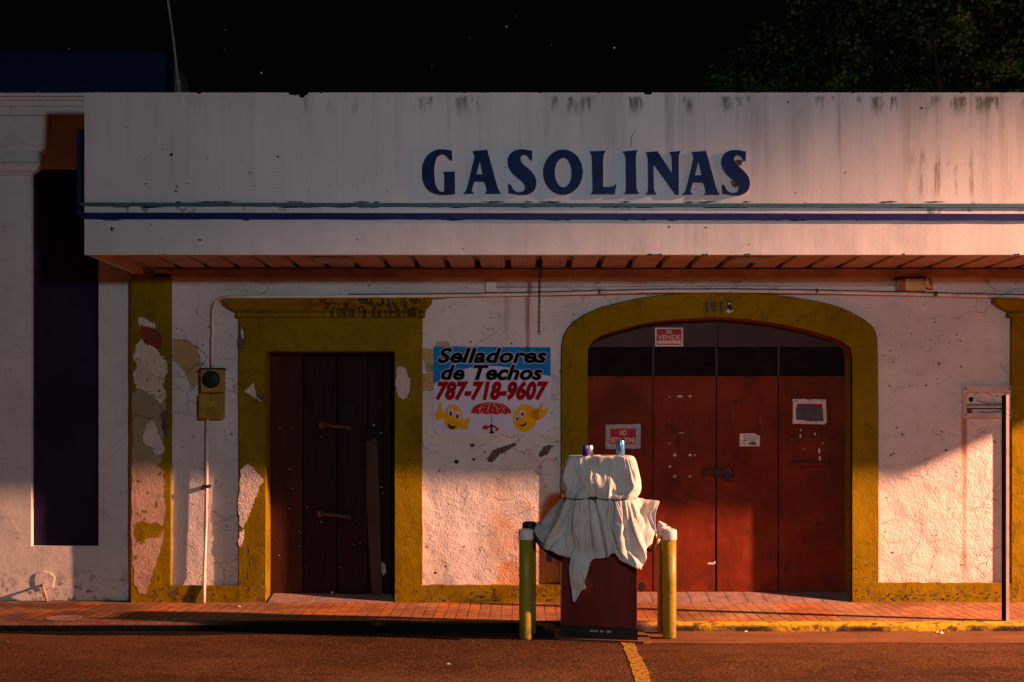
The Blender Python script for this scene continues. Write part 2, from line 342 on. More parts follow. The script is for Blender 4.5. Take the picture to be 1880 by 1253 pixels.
# ------------------------------------------------------------------ mesh helpers
class MB:
    def __init__(s): s.v = []; s.f = []; s.mi = []; s.mats = []; s.sm = []
    def m(s, key):
        if key not in s.mats: s.mats.append(key)
        return s.mats.index(key)
    def add(s, vs, fs, key, smooth=False):
        b = len(s.v); i = s.m(key); s.v += [tuple(v) for v in vs]
        for f in fs: s.f.append(tuple(b + k for k in f)); s.mi.append(i); s.sm.append(smooth)
        return s
    def box(s, x0, x1, y0, y1, z0, z1, key, bev=0.0):
        if bev: 
            return s.bevbox(x0, x1, y0, y1, z0, z1, key, bev)
        v = [(x0,y0,z0),(x1,y0,z0),(x1,y1,z0),(x0,y1,z0),(x0,y0,z1),(x1,y0,z1),(x1,y1,z1),(x0,y1,z1)]
        return s.add(v, [(3,2,1,0),(4,5,6,7),(0,1,5,4),(1,2,6,5),(2,3,7,6),(3,0,4,7)], key)
    def bevbox(s, x0, x1, y0, y1, z0, z1, key, b):
        import bmesh
        bm = bmesh.new(); bmesh.ops.create_cube(bm, size=1)
        for v in bm.verts: v.co = ((x0+x1)/2 + v.co.x*(x1-x0), (y0+y1)/2 + v.co.y*(y1-y0), (z0+z1)/2 + v.co.z*(z1-z0))
        bmesh.ops.bevel(bm, geom=bm.edges[:], offset=b, segments=2, affect='EDGES', profile=.6)
        bm.verts.index_update(); s.add([v.co[:] for v in bm.verts], [[v.index for v in f.verts] for f in bm.faces], key); bm.free(); return s
    def prism(s, polys, fn, w0, w1, key, side=None, back=True):
        """polys[0] outer, the rest holes; fn(u,v,w) -> xyz; w0 is the face towards the viewer"""
        pts = []; edges = []
        for p in polys:
            b = len(pts); pts += [Vector(q) for q in p]; edges += [(b + i, b + (i + 1) % len(p)) for i in range(len(p))]
        vo, eo, fo, _, _, _ = delaunay_2d_cdt(pts, edges, [], 0, 1e-7)
        def inside(c, poly):
            r = False; j = len(poly) - 1
            for i in range(len(poly)):
                (xi, yi), (xj, yj) = poly[i], poly[j]
                if (yi > c[1]) != (yj > c[1]) and c[0] < (xj - xi) * (c[1] - yi) / (yj - yi) + xi: r = not r
                j = i
            return r
        tri = []
        for f in fo:
            c = sum((Vector(vo[k]) for k in f), Vector((0, 0))) / len(f)
            if inside(c, polys[0]) and not any(inside(c, h) for h in polys[1:]): tri.append(f)
        s.add([fn(v[0], v[1], w0) for v in vo], tri, key)
        if w1 is not None:
            if back: s.add([fn(v[0], v[1], w1) for v in vo], [tuple(reversed(t)) for t in tri], side or key)
            for p in polys:
                n = len(p); vv = [fn(u, v, w0) for u, v in p] + [fn(u, v, w1) for u, v in p]
                s.add(vv, [(i, (i + 1) % n, n + (i + 1) % n, n + i) for i in range(n)], side or key)
        return s
    def tube(s, pts, r, key, n=8, smooth=True, cap=True):
        rings = []; P = [Vector(p) for p in pts]; rr = r if isinstance(r, (list, tuple)) else [r] * len(P)
        up = Vector((.123, .2, .97)).normalized()
        for i, p in enumerate(P):
            d = (P[min(i + 1, len(P) - 1)] - P[max(i - 1, 0)]).normalized()
            if abs(d.dot(up)) > .98: up = Vector((1, 0.1, 0)).normalized()
            a = d.cross(up).normalized(); b = d.cross(a)
            rings.append([p + (a * math.cos(2 * math.pi * k / n) + b * math.sin(2 * math.pi * k / n)) * rr[i] for k in range(n)])
        vs = [v for ring in rings for v in ring]; fs = []
        for i in range(len(P) - 1):
            for k in range(n): fs.append((i * n + k, i * n + (k + 1) % n, (i + 1) * n + (k + 1) % n, (i + 1) * n + k))
        if cap: fs += [tuple(range(n))[::-1], tuple((len(P) - 1) * n + k for k in range(n))]
        return s.add(vs, fs, key, smooth)
    def lathe(s, prof, c, key, n=24, smooth=True, axis='z'):
        vs = []; fs = []
        for (r, h) in prof:
            for k in range(n):
                a = 2 * math.pi * k / n
                if axis == 'z': vs.append((c[0] + r * math.cos(a), c[1] + r * math.sin(a), c[2] + h))
                elif axis == 'y': vs.append((c[0] + r * math.cos(a), c[1] + h, c[2] + r * math.sin(a)))
        m = len(prof)
        for i in range(m - 1):
            for k in range(n): fs.append((i * n + k, i * n + (k + 1) % n, (i + 1) * n + (k + 1) % n, (i + 1) * n + k))
        fs += [tuple(range(n))[::-1], tuple((m - 1) * n + k for k in range(n))]
        return s.add(vs, fs, key, smooth)
    def build(s, name, parent=None, loc=None, props=None):
        me = bpy.data.meshes.new(name)
        o = bpy.data.objects.new(name, me); COL.objects.link(o)
        org = Vector((0, 0, 0))
        if parent is not None: org = ORG[parent.name]; o.parent = parent
        elif loc is not None: org = Vector(loc); o.location = org
        ORG[o.name] = org
        me.from_pydata([(v[0] - org.x, v[1] - org.y, v[2] - org.z) for v in s.v], [], s.f)
        for k in s.mats: me.materials.append(M[k])
        me.polygons.foreach_set('material_index', s.mi); me.polygons.foreach_set('use_smooth', s.sm)
        me.validate(); me.update()
        import bmesh
        bm = bmesh.new(); bm.from_mesh(me); bmesh.ops.recalc_face_normals(bm, faces=bm.faces); bm.to_mesh(me); bm.free()
        if props: tag(o, **props)
        return o
ORG = {}
def tag(o, label=None, cat=None, group=None, kind=None):
    if label: o['label'] = label
    if cat: o['category'] = cat
    if group: o['group'] = group
    if kind: o['kind'] = kind
    return o
def empty(name, loc, label, cat, group=None):
    o = bpy.data.objects.new(name, None); COL.objects.link(o); o.location = loc; o.empty_display_size = .2
    ORG[o.name] = Vector(loc); return tag(o, label, cat, group)
def onY(Y): return lambda u, v, w: (PX(u, Y), w, PZ(v, Y))      # px outline given on plane Y, extruded along y
def rag(poly, amp=2.0, n=4, seed=1):
    """roughen an outline (px)"""
    r = random.Random(seed); o = []
    for i in range(len(poly)):
        a, b = poly[i], poly[(i + 1) % len(poly)]
        for k in range(n):
            t = k / n; j = amp if k else amp * .3
            o.append((a[0] + (b[0] - a[0]) * t + r.uniform(-j, j), a[1] + (b[1] - a[1]) * t + r.uniform(-j, j)))
    if amp >= 1.6: return rag(o, .55, 2, seed + 500)
    return o
def patch(mb, poly, Y, key, amp=2.0, seed=1, th=.0025, n=4):
    o = rag(poly, amp, n, seed)
    if amp >= 1.6 and key in ('cream', 'bare', 'palepeel', 'ochre', 'oldred'):
        cx = sum(p[0] for p in o) / len(o); cy = sum(p[1] for p in o) / len(o); r = random.Random(seed + 9)
        lip = [(p[0] + (.9 if p[0] > cx else -.5) * r.uniform(.0, 1.4), p[1] + (.5 if p[1] > cy else -.8) * r.uniform(.0, 1.5)) for p in o]
        mb.prism([lip], onY(Y), Y - th * .55 - .0003, Y, 'stain', back=False)  # rim of the layered flake, its edge shadow put in as a dark margin
    mb.prism([o], onY(Y), Y - th, Y + .0, key, back=False)
def disc(cx, cy, rx, ry=None, n=12, rot=0):
    ry = ry or rx; o = []
    for k in range(n):
        a = 2 * math.pi * k / n; x = rx * math.cos(a); y = ry * math.sin(a)
        o.append((cx + x * math.cos(rot) - y * math.sin(rot), cy + x * math.sin(rot) + y * math.cos(rot)))
    return o
_tc = {}
def text_geo(txt, bold, shear=0.0, space=1.0):
    k = (txt, bold, shear, space)
    if k in _tc: return _tc[k]
    cu = bpy.data.curves.new('t', 'FONT'); cu.body = txt; cu.offset = bold; cu.shear = shear; cu.resolution_u = 4; cu.space_character = space
    o = bpy.data.objects.new('t', cu); COL.objects.link(o); bpy.context.view_layer.update()
    me = bpy.data.meshes.new_from_object(o.evaluated_get(bpy.context.evaluated_depsgraph_get()))
    vs = [(v.co.x, v.co.y) for v in me.vertices]; fs = [tuple(p.vertices) for p in me.polygons]
    bpy.data.objects.remove(o); bpy.data.meshes.remove(me); _tc[k] = (vs, fs); return _tc[k]
def text_box(mb, txt, x0, y0, x1, y1, Yp, Yat, key, bold=.02, shear=0.0, grow=0.0, space=1.0):
    vs, fs = text_geo(txt, bold, shear, space)
    ax, bx = min(v[0] for v in vs), max(v[0] for v in vs); ay, by = min(v[1] for v in vs), max(v[1] for v in vs)
    x0 -= grow; x1 += grow; y0 -= grow; y1 += grow
    mb.add([(PX(x0 + (v[0] - ax) / (bx - ax) * (x1 - x0), Yp), Yat, PZ(y1 - (v[1] - ay) / (by - ay) * (y1 - y0), Yp)) for v in vs], fs, key)

# ------------------------------------------------------------------ ground
ORG['_'] = Vector((0, 0, 0))
mb = MB(); mb.box(-70, 70, -40, 90, RD - .3, RD, 'asphalt'); mb.build('road', props=dict(kind='structure'))
mb = MB()
SX0, SX1 = -9.0, 14.0
mb.box(SX0, SX1, 10.80, 12.5, RD + .001, 0.0, 'pavers'); mb.build('sidewalk', props=dict(kind='structure'))
# kerb: rounded profile, slightly wavy
mb = MB(); n = 160; prof = [(10.65, RD + .001), (10.652, -.02), (10.665, -.004), (10.69, .004), (10.80, .004), (10.80, RD + .001)]
vs = []
for i in range(n + 1):
    x = SX0 + (SX1 - SX0) * i / n; w = .010 * math.sin(x * 1.7) + .006 * math.sin(x * 5.1 + 1)
    for (y, z) in prof: vs.append((x, y + (w if y < 10.75 else 0), z + (.004 * math.sin(x * 3.3) if y < 10.75 and z > -.03 else 0)))
fs = [(i * 6 + k, (i + 1) * 6 + k, (i + 1) * 6 + k + 1, i * 6 + k + 1) for i in range(n) for k in range(5)]
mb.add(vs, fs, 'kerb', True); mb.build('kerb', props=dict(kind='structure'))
# gutter strip (wavy outer edge), black in front of the dark kerb on the left
mb = MB()
top = [(x * .25 + SX0, 10.655) for x in range(int((SX1 - 1.0 - SX0) / .25) + 1) if x * .25 + SX0 > .95]
bot = [(x, 10.06 + .015 * math.sin(x * 2.3) + .01 * math.sin(x * 7)) for x, y in reversed(top)]
mb.prism([top + bot], lambda u, v, w: (u, v, w), RD + .005, RD + .001, 'gutter', back=False)
mb.build('gutter', props=dict(kind='structure'))
mb = MB()
xs = [SX0 + .15 * i for i in range(int((.95 - SX0) / .15) + 1)]
def stripw(x): return .16 + .05 * math.sin(x * 1.3) + .02 * math.sin(x * 6.1) + (.10 * max(0, min(1, (x + 1.3) / 1.2)))
bot = [(x, 10.66 - stripw(x) * (max(.35, min(1, (x + 5.5) / 2)))) for x in reversed(xs)]
mb.prism([[(x, 10.66) for x in xs] + bot], lambda u, v, w: (u, v, w), RD + .006, RD + .001, 'tar', back=False)
mb.build('road_edge_grime', props=dict(kind='structure', label='black tar strip along the kerb'))
# worn yellow parking line
mb = MB(); Yp = 10.0
def road_pt(px, py): Y = (EH - RD) * F / (py - HY); return ((px - CXP) * Y / F, Y)
ln = [road_pt(1139, 1179), road_pt(1164, 1179), road_pt(1170, 1195), road_pt(1186, 1225), road_pt(1200, 1262), road_pt(1216, 1300),
      road_pt(1186, 1300), road_pt(1170, 1262), road_pt(1160, 1230), road_pt(1147, 1195)]
mb.prism([rag(ln, .008, 6, 5)], lambda u, v, w: (u, v, w), RD + .0045, RD + .001, 'line', back=False)
mb.build('road_marking', props=dict(kind='structure'))
# concrete pad under the pump
mb = MB()
mb.prism([rag([(PX(1018, 10.27), 10.27), (PX(1026, 10.22), 10.22), (PX(1182, 10.045), 10.045), (PX(1198, 10.08), 10.08), (1.03, 10.648), (.27, 10.648)], .005, 5, 3)], lambda u, v, w: (u, v, w), -.052, RD + .001, 'gutter', back=False)
mb.build('pump_pad', props=dict(kind='structure'))

# ------------------------------------------------------------------ arch outlines (px on wall plane)
arch_out = [(1031,1110),(1031,900),(1031,760),(1031,660),(1032,636),(1035,619),(1042,605),(1054,592),(1075,578),(1102,566),(1135,557),(1170,549),(1204,544),(1238,541),(1280,538),
            (1323,537),(1365,538),(1408,541),(1442,544),(1476,549),(1502,554),(1528,560),(1552,568),(1572,578),(1589,588),(1602,599),(1609,612),(1611,626),(1612,653),(1613,760),(1613,900),(1613,1110)]
arch_in = [(1079,1110),(1079,900),(1079,760),(1079,660),(1080,640),(1087,628),(1102,617),(1125,609),(1150,602),(1176,595),(1204,590),(1250,586),(1306,583),(1340,583.5),(1374,587),
           (1408,591),(1443,597),(1480,605),(1511,614),(1533,621),(1551,630),(1561,638),(1565,655),(1565,760),(1565,900),(1565,1110)]
DX2 = 1419     # the second door surround, at the right edge of the photograph
def sh(p, d): return [(x + d, y) for x, y in p]

bld = empty('filling_station_building', (1.7, 12, 0), 'old filling station with peeling white walls, mustard trim and a deep white canopy', 'building')
# wall
WX0, WX1 = 243, 2560
wall_o = [(WX0, 1113), (WX1, 1113), (WX1, 300), (WX0, 300)]
door_h = [(487, 1109), (725, 1109), (725, 645), (487, 645)]
arch_h = [(x, min(y, 1109)) for x, y in arch_in]
mb = MB()
mb.prism([wall_o, door_h, sh(door_h, DX2), arch_h], onY(YW), YW, YW + .5, 'wall', side='wall')
for (a, c, r, k) in [(867,818,4,3),(838,848,4.5,4),(870,844,3,2.6),(1795,0,0,0)]:
    if r: patch(mb, disc(a, c, r, k, 8), YW, 'hole', .8, int(a), .003, 1)
patch(mb, [(893,842),(898,838),(905,826),(925,820),(944,812),(949,817),(930,828),(915,836),(907,847),(896,849)], YW, 'stain', 1.2, 3)
patch(mb, [(988,838),(996,822),(1006,817),(1018,819),(1010,826),(1003,836),(993,840)], YW, 'stain', 1.2, 4)
patch(mb, [(318,622),(345,625),(362,640),(369,668),(366,700),(352,716),(344,690),(330,668),(317,664)], YW, 'ochre', 1.8, 5, n=6)

patch(mb, [(776,640),(797,642),(797,664),(786,668),(776,660)], YW, 'ochre', 1.6, 6, n=5)
patch(mb, [(800,628),(822,626),(826,636),(800,636)], YW, 'ochre', 1.4, 16)
patch(mb, [(780,668),(797,668),(797,684),(784,684)], YW, 'mossy', 1.4, 7)
patch(mb, [(775,688),(797,686),(797,712),(792,718),(775,716)], YW, 'ochre', 1.6, 8, n=6)
patch(mb, [(777,718),(795,718),(794,735),(782,742),(776,734)], YW, 'cream', 1.5, 9)
for (x, y, r) in [(1716,592,2),(1692,638,1.6),(1763,626,2),(1724,668,3),(1655,636,1.6),(1633,709,2.4),(1670,709,2),(1700,708,2.6),(1715,585,2),(1640,665,2),(1730,616,1.5),(864,628,2.5),(939,631,2.5),(1737,827,3),(1697,560,1.5),(1833,757,2),(995,900,1.5),(852,1004,2),(888,967,1.8),(965,965,1.6),(819,1040,2.5),(800,1052,3)]:
    patch(mb, disc(x, y, r * .8, r * .7, 6), YW, 'hole', .5, int(x + y), .0022, 1)
for i in range(46):     # scattered chips of the limewash
    x = R.choice([R.uniform(322, 430), R.uniform(780, 1025), R.uniform(1620, 1835), R.uniform(1620, 1835)]); y = R.uniform(560, 1065); r = R.uniform(.6, 1.7)
    patch(mb, disc(x, y, r * R.uniform(.8, 2.2), r, 6, R.uniform(0, 3)), YW, R.choice(['stain', 'hole', 'stain']), .5, i, .002, 1)
mb.build('wall', bld)
# back mass: closes the building behind (roof and rear walls)
mb = MB(); mb.box(PX(WX0, 12), PX(WX1, 12), 12.9, 19, RD, 4.15, 'interior'); mb.build('rear_wall', bld)
mb = MB(); mb.box(PX(WX0, 12) - .05, PX(WX1, 12) + .1, 12.0, 19.1, 4.22, 4.34, 'roofdeck'); mb.build('roof', bld)

# corner pilaster with peeling layers
mb = MB()
mb.prism([rag([(240.5,1107),(313,1107),(313,503),(240.5,503)], .5, 14, 2)], onY(YF), YF, YW + .16, 'yellow')
P_ = lambda poly, key, amp=1.8, seed=1, th=.003, n=4: patch(mb, poly, YF, key, amp, seed, th, n)
P_([(243,720),(262,712),(280,718),(300,722),(306,745),(304,790),(300,830),(296,850),(244,852)], 'mossy', 3, 5, .0015, 6)
P_([(243,846),(262,846),(285,852),(298,862),(302,885),(300,905),(304,928),(300,960),(296,1000),(287,1035),(279,1058),(268,1092),(256,1090),(247,1070),(242,1010),(242,930)], 'bare', 2.4, 6, .0018, 5)
P_([(250,960),(262,955),(276,962),(286,958),(300,966),(296,984),(284,990),(272,988),(262,1000),(254,995),(246,985)], 'yellow', 2.6, 36, .0028, 5)
P_([(252,632),(262,624),(275,630),(288,640),(297,655),(305,662),(308,680),(303,700),(292,716),(276,710),(262,712),(249,705),(244,690),(252,675),(244,652)], 'cream', 2.2, 7, .003, 6)
P_([(246,700),(256,690),(270,698),(282,694),(300,704),(306,730),(296,742),(283,728),(262,716),(250,716)], 'cream', 3, 17, .0035, 5)
P_([(258,598),(270,598),(285,600),(293,612),(298,626),(296,642),(287,640),(276,634),(266,632),(260,615)], 'oldred', 1.6, 8, .0045, 5)
P_([(252,584),(262,583),(272,589),(285,594),(286,603),(276,602),(270,600),(262,599),(255,597)], 'cream', 1.6, 9, .0055, 4)
P_([(268,780),(280,772),(290,790),(298,812),(304,828),(292,836),(283,822),(268,818),(262,800)], 'cream', 3, 10, .004, 5)
P_([(280,815),(294,812),(298,826),(290,838),(281,830)], 'palepeel', 2, 11, .005)
P_([(296,760),(306,752),(309,790),(303,800),(297,785)], 'stain', 2, 12, .004)
for i in range(16):
    x = R.uniform(248, 298); y = R.uniform(860, 1075); P_(disc(x, y, R.uniform(1.5, 6), R.uniform(1, 4), 7, R.uniform(0, 3)), 'yellow', 1.5, 300 + i, .0026 + i * .00003, 1)
for i in range(14):
    x = R.uniform(250, 306); y = R.uniform(640, 840); P_(disc(x, y, R.uniform(1, 3.2), R.uniform(.8, 2.4), 7, R.uniform(0, 3)), R.choice(['mossy', 'stain', 'yellow']), 1.2, 330 + i, .0058 + i * .00003, 1)
mb.build('pilaster', bld)

# base band pieces
mb = MB()
def basepiece(x0, x1, y0, key='yellow', seed=0):
    r = random.Random(seed); top = []
    n = max(4, int((x1 - x0) / 12))
    for i in range(n + 1): top.append((x0 + (x1 - x0) * i / n, y0 + r.uniform(-1.0, .9)))
    mb.prism([[(x0, 1109)] + top + [(x1, 1109)]], onY(YF), YF + .001, YW + .02, key)
for (bx0, bx1, by, bs, nn_) in ((313, 439, 1076, 1, 12), (774, 1032, 1075, 2, 40), (1612, 1859, 1071, 3, 60), (2193, 2560, 1072, 4, 0)):
  mb = MB(); basepiece(bx0, bx1, by, seed=bs)
  for i in range(nn_):
    x = R.uniform(bx0 + 5, bx1 - 6); y = 1103 - abs(R.gauss(0, 12)); 
    if y > 1080: patch(mb, disc(x, y, R.uniform(.8, 4), R.uniform(.5, 1.6), 6, R.uniform(-.5, .5)), YF, R.choice(['stain', 'hole', 'stain']), .8, i, .0015 + i * .00001, 1)
  mb.build('base_band', bld)

def door_surround(dx, peel):
    mb = MB()
    out = rag([(439,1110),(439,590),(438,576),(777,576),(775,590),(775,1110),(725,1110),(725,645),(487,645),(487,1110)], .45, 8, 4)
    mb.prism([sh(out, dx)], onY(YF), YF, YW + .18, 'yellow')
    lv = [(412,790,547,.17),(412,791,553,.17),(414,789,557,.155),(419,785,563,.125),(428,781,569,.10),(434,780,573,.075),(434,779,575,.09),(434,779,582,.09),(438,776,584,.057)]
    vs = []; fs = []
    for (a, b, y, pr) in lv:
        Yv = YW - pr; z = PZ(y, Yv)
        vs += [(PX(a + dx, Yv), YW + .01, z), (PX(a + dx, Yv), Yv, z), (PX(b + dx, Yv), Yv, z), (PX(b + dx, Yv), YW + .01, z)]
    for i in range(len(lv) - 1):
        for k in range(3): fs.append((i * 4 + k, i * 4 + k + 1, (i + 1) * 4 + k + 1, (i + 1) * 4 + k))
    fs.append((0, 3, 2, 1)); mb.add(vs, fs, 'yellow')
    if peel:
        Q = lambda poly, key, amp=1.6, seed=1, th=.003, n=4: patch(mb, poly, YF, key, amp, seed, th, n)
        Q([(735,672),(744,676),(748,690),(755,702),(752,714),(748,730),(740,734),(731,727),(726,700),(728,676)], 'palepeel', 2, 21, .004, 5)
        Q([(449,718),(457,712),(465,702),(468,716),(472,730),(482,738),(466,730),(455,722)], 'cream', 1, 22, .005)
        Q([(466,728),(488,722),(488,738),(475,735)], 'stain', 1, 52)
        Q([(440,880),(444,862),(452,852),(463,856),(472,868),(484,882),(474,900),(466,925),(458,942),(447,968),(441,968),(438,930)], 'palepeel', 2.2, 23, .0045, 6)
        Q([(439,978),(449,972),(446,994),(441,1006),(438,1000)], 'palepeel', 1.8, 24, .004)
        Q([(440,596),(446,610),(449,634),(443,650),(439,648)], 'stain', 1.6, 25)
        Q([(443,600),(447,612),(446,625),(443,615)], 'palepeel', 1, 26, .004)
        for i, (x, y) in enumerate([(458,1010),(460,1034),(456,1058),(459,1080)]):
            Q(disc(x, y, 1.1, 5, 7), 'stain', 1.0, 60 + i, .0025, 1)
        for i in range(22):        # dark runs over the cornice
            x = R.choice([R.uniform(560, 700), R.uniform(560, 700), R.uniform(720, 780)]); 
            patch(mb, [(x, 577), (x + 1.3, 577), (x + 1.1, 577 + R.uniform(6, 16)), (x + .3, 578 + R.uniform(4, 14))], YF - .037, 'hole', .3, i, .001, 2) if False else None
    return mb.build('door_surround', bld)
door_surround(0, True); door_surround(DX2, False)
# arch surround
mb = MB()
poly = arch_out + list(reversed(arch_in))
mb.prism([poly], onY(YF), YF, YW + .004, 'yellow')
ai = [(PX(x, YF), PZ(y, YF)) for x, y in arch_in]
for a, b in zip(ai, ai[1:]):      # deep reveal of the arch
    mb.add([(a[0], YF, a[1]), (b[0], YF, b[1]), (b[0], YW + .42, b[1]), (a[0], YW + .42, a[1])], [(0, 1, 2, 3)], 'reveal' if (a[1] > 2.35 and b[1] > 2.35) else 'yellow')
for i in range(26):
    x = R.uniform(1618, 1850)
for (x, y, w, h) in [(1593,601,5,1.2),(1581,636,5,4),(1056,610,2,3),(1054,680,3,3),(1600,700,4,1.5),(1047,1000,5,4),(1050,1090,6,5),(1590,1060,5,2),(1580,1075,7,2),(1596,1092,5,3),(1572,1085,4,4)]:
    patch(mb, disc(x, y, w * .7, h * .6, 7), YF, 'stain', 1, int(x), .002, 1)
shade_rim = [(x - (1.6 if x < 1330 else -.8), y - (1.7 if y < 660 else 0)) for x, y in arch_out]  # line of shade round the arch, drawn as a near-black strip
mb.prism([shade_rim + list(reversed([(x + 3, y + 3) if x < 1330 else (x - 3, y + 3) for x, y in arch_out]))], onY(YF), YW - .004, YW - .001, 'hole', back=False)
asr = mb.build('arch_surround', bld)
# year in tiles on the crown of the arch
def digit(polys, keys):
    mb = MB()
    for p, k in zip(polys, keys): mb.prism([[(1270 + a / 18.8, 540 + c / 18.8) for a, c in p]], onY(YF), YF - .006 - .001 * keys.index(k), YF, k)
    mb.build('year_digit', asr)
one = [(430,330),(470,290),(545,285),(555,330),(540,380),(545,540),(580,580),(500,635),(440,600),(470,560),(465,370)]
digit([one], ['blackpaint'])
digit([[(640,310),(680,275),(770,280),(800,255),(850,300),(835,340),(845,560),(880,590),(760,590),(690,580),(690,545),(765,550),(770,460),(700,475),(650,440),(645,330)][:16]], ['blackpaint'])
digit([sh(one, 510)], ['blackpaint'])
digit([[(1215,300),(1380,250),(1390,350),(1330,390),(1400,450),(1410,610),(1340,600),(1320,520),(1215,480)],
       [(1200,560),(1290,540),(1340,620),(1400,540),(1440,590),(1290,665),(1210,640)], [(1245,325),(1360,310),(1360,345),(1250,370)]], ['navy', 'paper', 'signwhite'])

# ------------------------------------------------------------------ arched red door
gd = MB()
YA2 = YW + .22
seams = [1074, 1199, 1315, 1429, 1570]
def leaf(i, key='reddoor'):
    x0, x1 = seams[i] + 1.2, seams[i + 1] - 1.2
    gd.box(PX(x0, YA2), PX(x1, YA2), YA2, YA2 + .04, PZ(1086, YA2), PZ(691, YA2), key)
for i in range(4): leaf(i)
for sx in (1199, 1315, 1429):
    gd.box(PX(sx - 1.2, YA2), PX(sx + 1.2, YA2), YA2 + .02, YA2 + .05, PZ(1086, YA2), PZ(691, YA2), 'hole')
    gd.box(PX(sx - 2.2, YA2), PX(sx + 2.2, YA2), YA2 - .012, YA2 + .03, PZ(690, YA2), PZ(637, YA2), 'tymp')
tz = PZ(637.5, YA2)
gd.box(PX(1060, YA2), PX(1590, YA2), YA2 - .004, YA2 + .05, tz, PZ(560, YA2), 'tymp')
gd.box(PX(1317, YA2), PX(1319, YA2), YA2 - .006, YA2, tz, PZ(566, YA2), 'hole')
gd.box(PX(1060, YA2), PX(1590, YA2), YA2 + .055, YA2 + .06, -.05, 3.2, 'hole')
# welded strap along the meeting edge, pale scars left by old notices
gd.box(PX(1316.5, YA2), PX(1321, YA2), YA2 - .006, YA2, PZ(1085, YA2), PZ(692, YA2), 'reddoor')
for (x, y, w, h, k) in [(1229,729,2,3,'paper'),(1248.5,728,9,2.8,'paper'),(1267,728,5,3.4,'paper'),(1229,775,2.5,3,'stain'),(1269,775,2.5,3,'stain'),(1251,795,9,1.6,'bare'),(1229,815,3,4,'bare'),
    (1239,836,5,4.4,'cream'),(1267,836,5,3.4,'paper'),(1276,836,3,3.5,'bare'),(1230,857,3.6,3.6,'paper'),(1239,875,5,4.6,'bare'),(1267,875,4.6,4.2,'bare'),(1470,790,2.6,4,'paper'),(1469.5,801,2.6,6,'paper'),(1496,797,2,5,'paper'),
    (1476,825,4,2,'bare'),(1511,814,4,3,'bare'),(1504,828,3,9,'paper'),(1505,842,3,8,'paper'),(1397,775,1.6,9,'stain'),(1306,1035,13,3,'paper'),(1312,1033,3,4,'paper'),
    (1346,737,32,1.2,'stain'),(1480,807,56,1,'stain'),(1452,827,1,42,'stain'),(1517,827,1,42,'stain'),(1345,760,1,46,'stain'),(1361,737,33,1,'stain')]:
    gd.prism([rag([(x - w/2, y - h/2), (x + w/2, y - h/2), (x + w/2, y + h/2), (x - w/2, y + h/2)], .35, 2, int(x))], onY(YA2), YA2 - .0025, YA2, k, back=False)
arc = [(1244 + 0.0, 872), (1246, 888), (1254, 902), (1266, 911), (1282, 917), (1292, 918)]
gd.tube([(PX(x, YA2), YA2 - .001, PZ(y, YA2)) for x, y in arc], .0035, 'hole', 5)
patch(gd, disc(1179, 1077, 6, 8, 9), YA2, 'hole', 1.5, 5, .003, 1)
door = gd.build('garage_door', bld)
for i in range(4):       # ventilation louvres
    lm = MB(); x0 = PX(seams[i] + 3, YA2); x1 = PX(seams[i + 1] - 3, YA2); z0, z1 = PZ(690, YA2), PZ(638, YA2); n = 11
    lm.box(x0, x1, YA2 + .03, YA2 + .04, z0, z1, 'hole')
    for k in range(n):
        z = z0 + (z1 - z0) * (k + .15) / n; h = (z1 - z0) / n * .62
        lm.add([(x0, YA2 + .002, z), (x1, YA2 + .002, z), (x1, YA2 + .026, z + h), (x0, YA2 + .026, z + h), (x0, YA2 + .006, z - .004), (x1, YA2 + .006, z - .004)], [(0, 1, 2, 3), (4, 5, 1, 0)], 'louvre')
    lm.build('louvre', door)
lm = MB(); Yl = YA2 - .03
def W(px, py, Y): return (PX(px, YA2), Y, PZ(py, YA2))
loop = [W(1290,862,Yl), W(1290,861,Yl), W(1343,861,Yl), W(1344,863,Yl), W(1344,874,Yl), W(1342,875,Yl), W(1292,872,Yl), W(1290,870,Yl), W(1290,862,Yl)]
lm.tube(loop, .006, 'blackpaint', 6)
lm.box(PX(1312, YA2), PX(1320, YA2), YA2 - .04, YA2, PZ(878, YA2), PZ(861, YA2), 'blackpaint')
lm.box(PX(1329, YA2), PX(1341, YA2), YA2 - .055, YA2 - .02, PZ(882, YA2), PZ(870, YA2), 'blackpaint', .004)
lm.tube([W(1331,871,Yl - .01), W(1331,864,Yl - .01), W(1335,861,Yl - .01), W(1339,864,Yl - .01), W(1339,871,Yl - .01)], .004, 'galv', 6)
lm.build('padlocked_bolt', door)
lm = MB(); lm.box(PX(1447, YA2), PX(1529, YA2), YA2 - .03, YA2 - .001, PZ(856, YA2), PZ(850, YA2), 'reddoor', .002)
for x in (1453, 1523): lm.lathe([(.012, 0), (.010, -.006), (0.001, -.006)], (PX(x, YA2), YA2 - .03, PZ(853, YA2)), 'blackpaint', 8, axis='y')
lm.build('ledge', door)
# threshold in front of the garage door
mb = MB(); xa, xb = PX(1079, YF), PX(1565, YF)
mb.add([(xa, YF - .003, .002), (xb, YF - .003, .002), (xb, YA2 + .05, .08), (xa, YA2 + .05, .08), (xa, YF - .003, -.05), (xb, YF - .003, -.05)], [(0, 1, 2, 3), (4, 5, 1, 0)], 'tile_th')
for i in range(14):
    x = xa + (xb - xa) * (i + .5) / 14
    mb.add([(x, YF + .0, .0045), (x + .006, YF + .0, .0045), (x + .006, YA2, .0765), (x, YA2, .0765)], [(0, 1, 2, 3)], 'stain')
mb.build('threshold', bld)

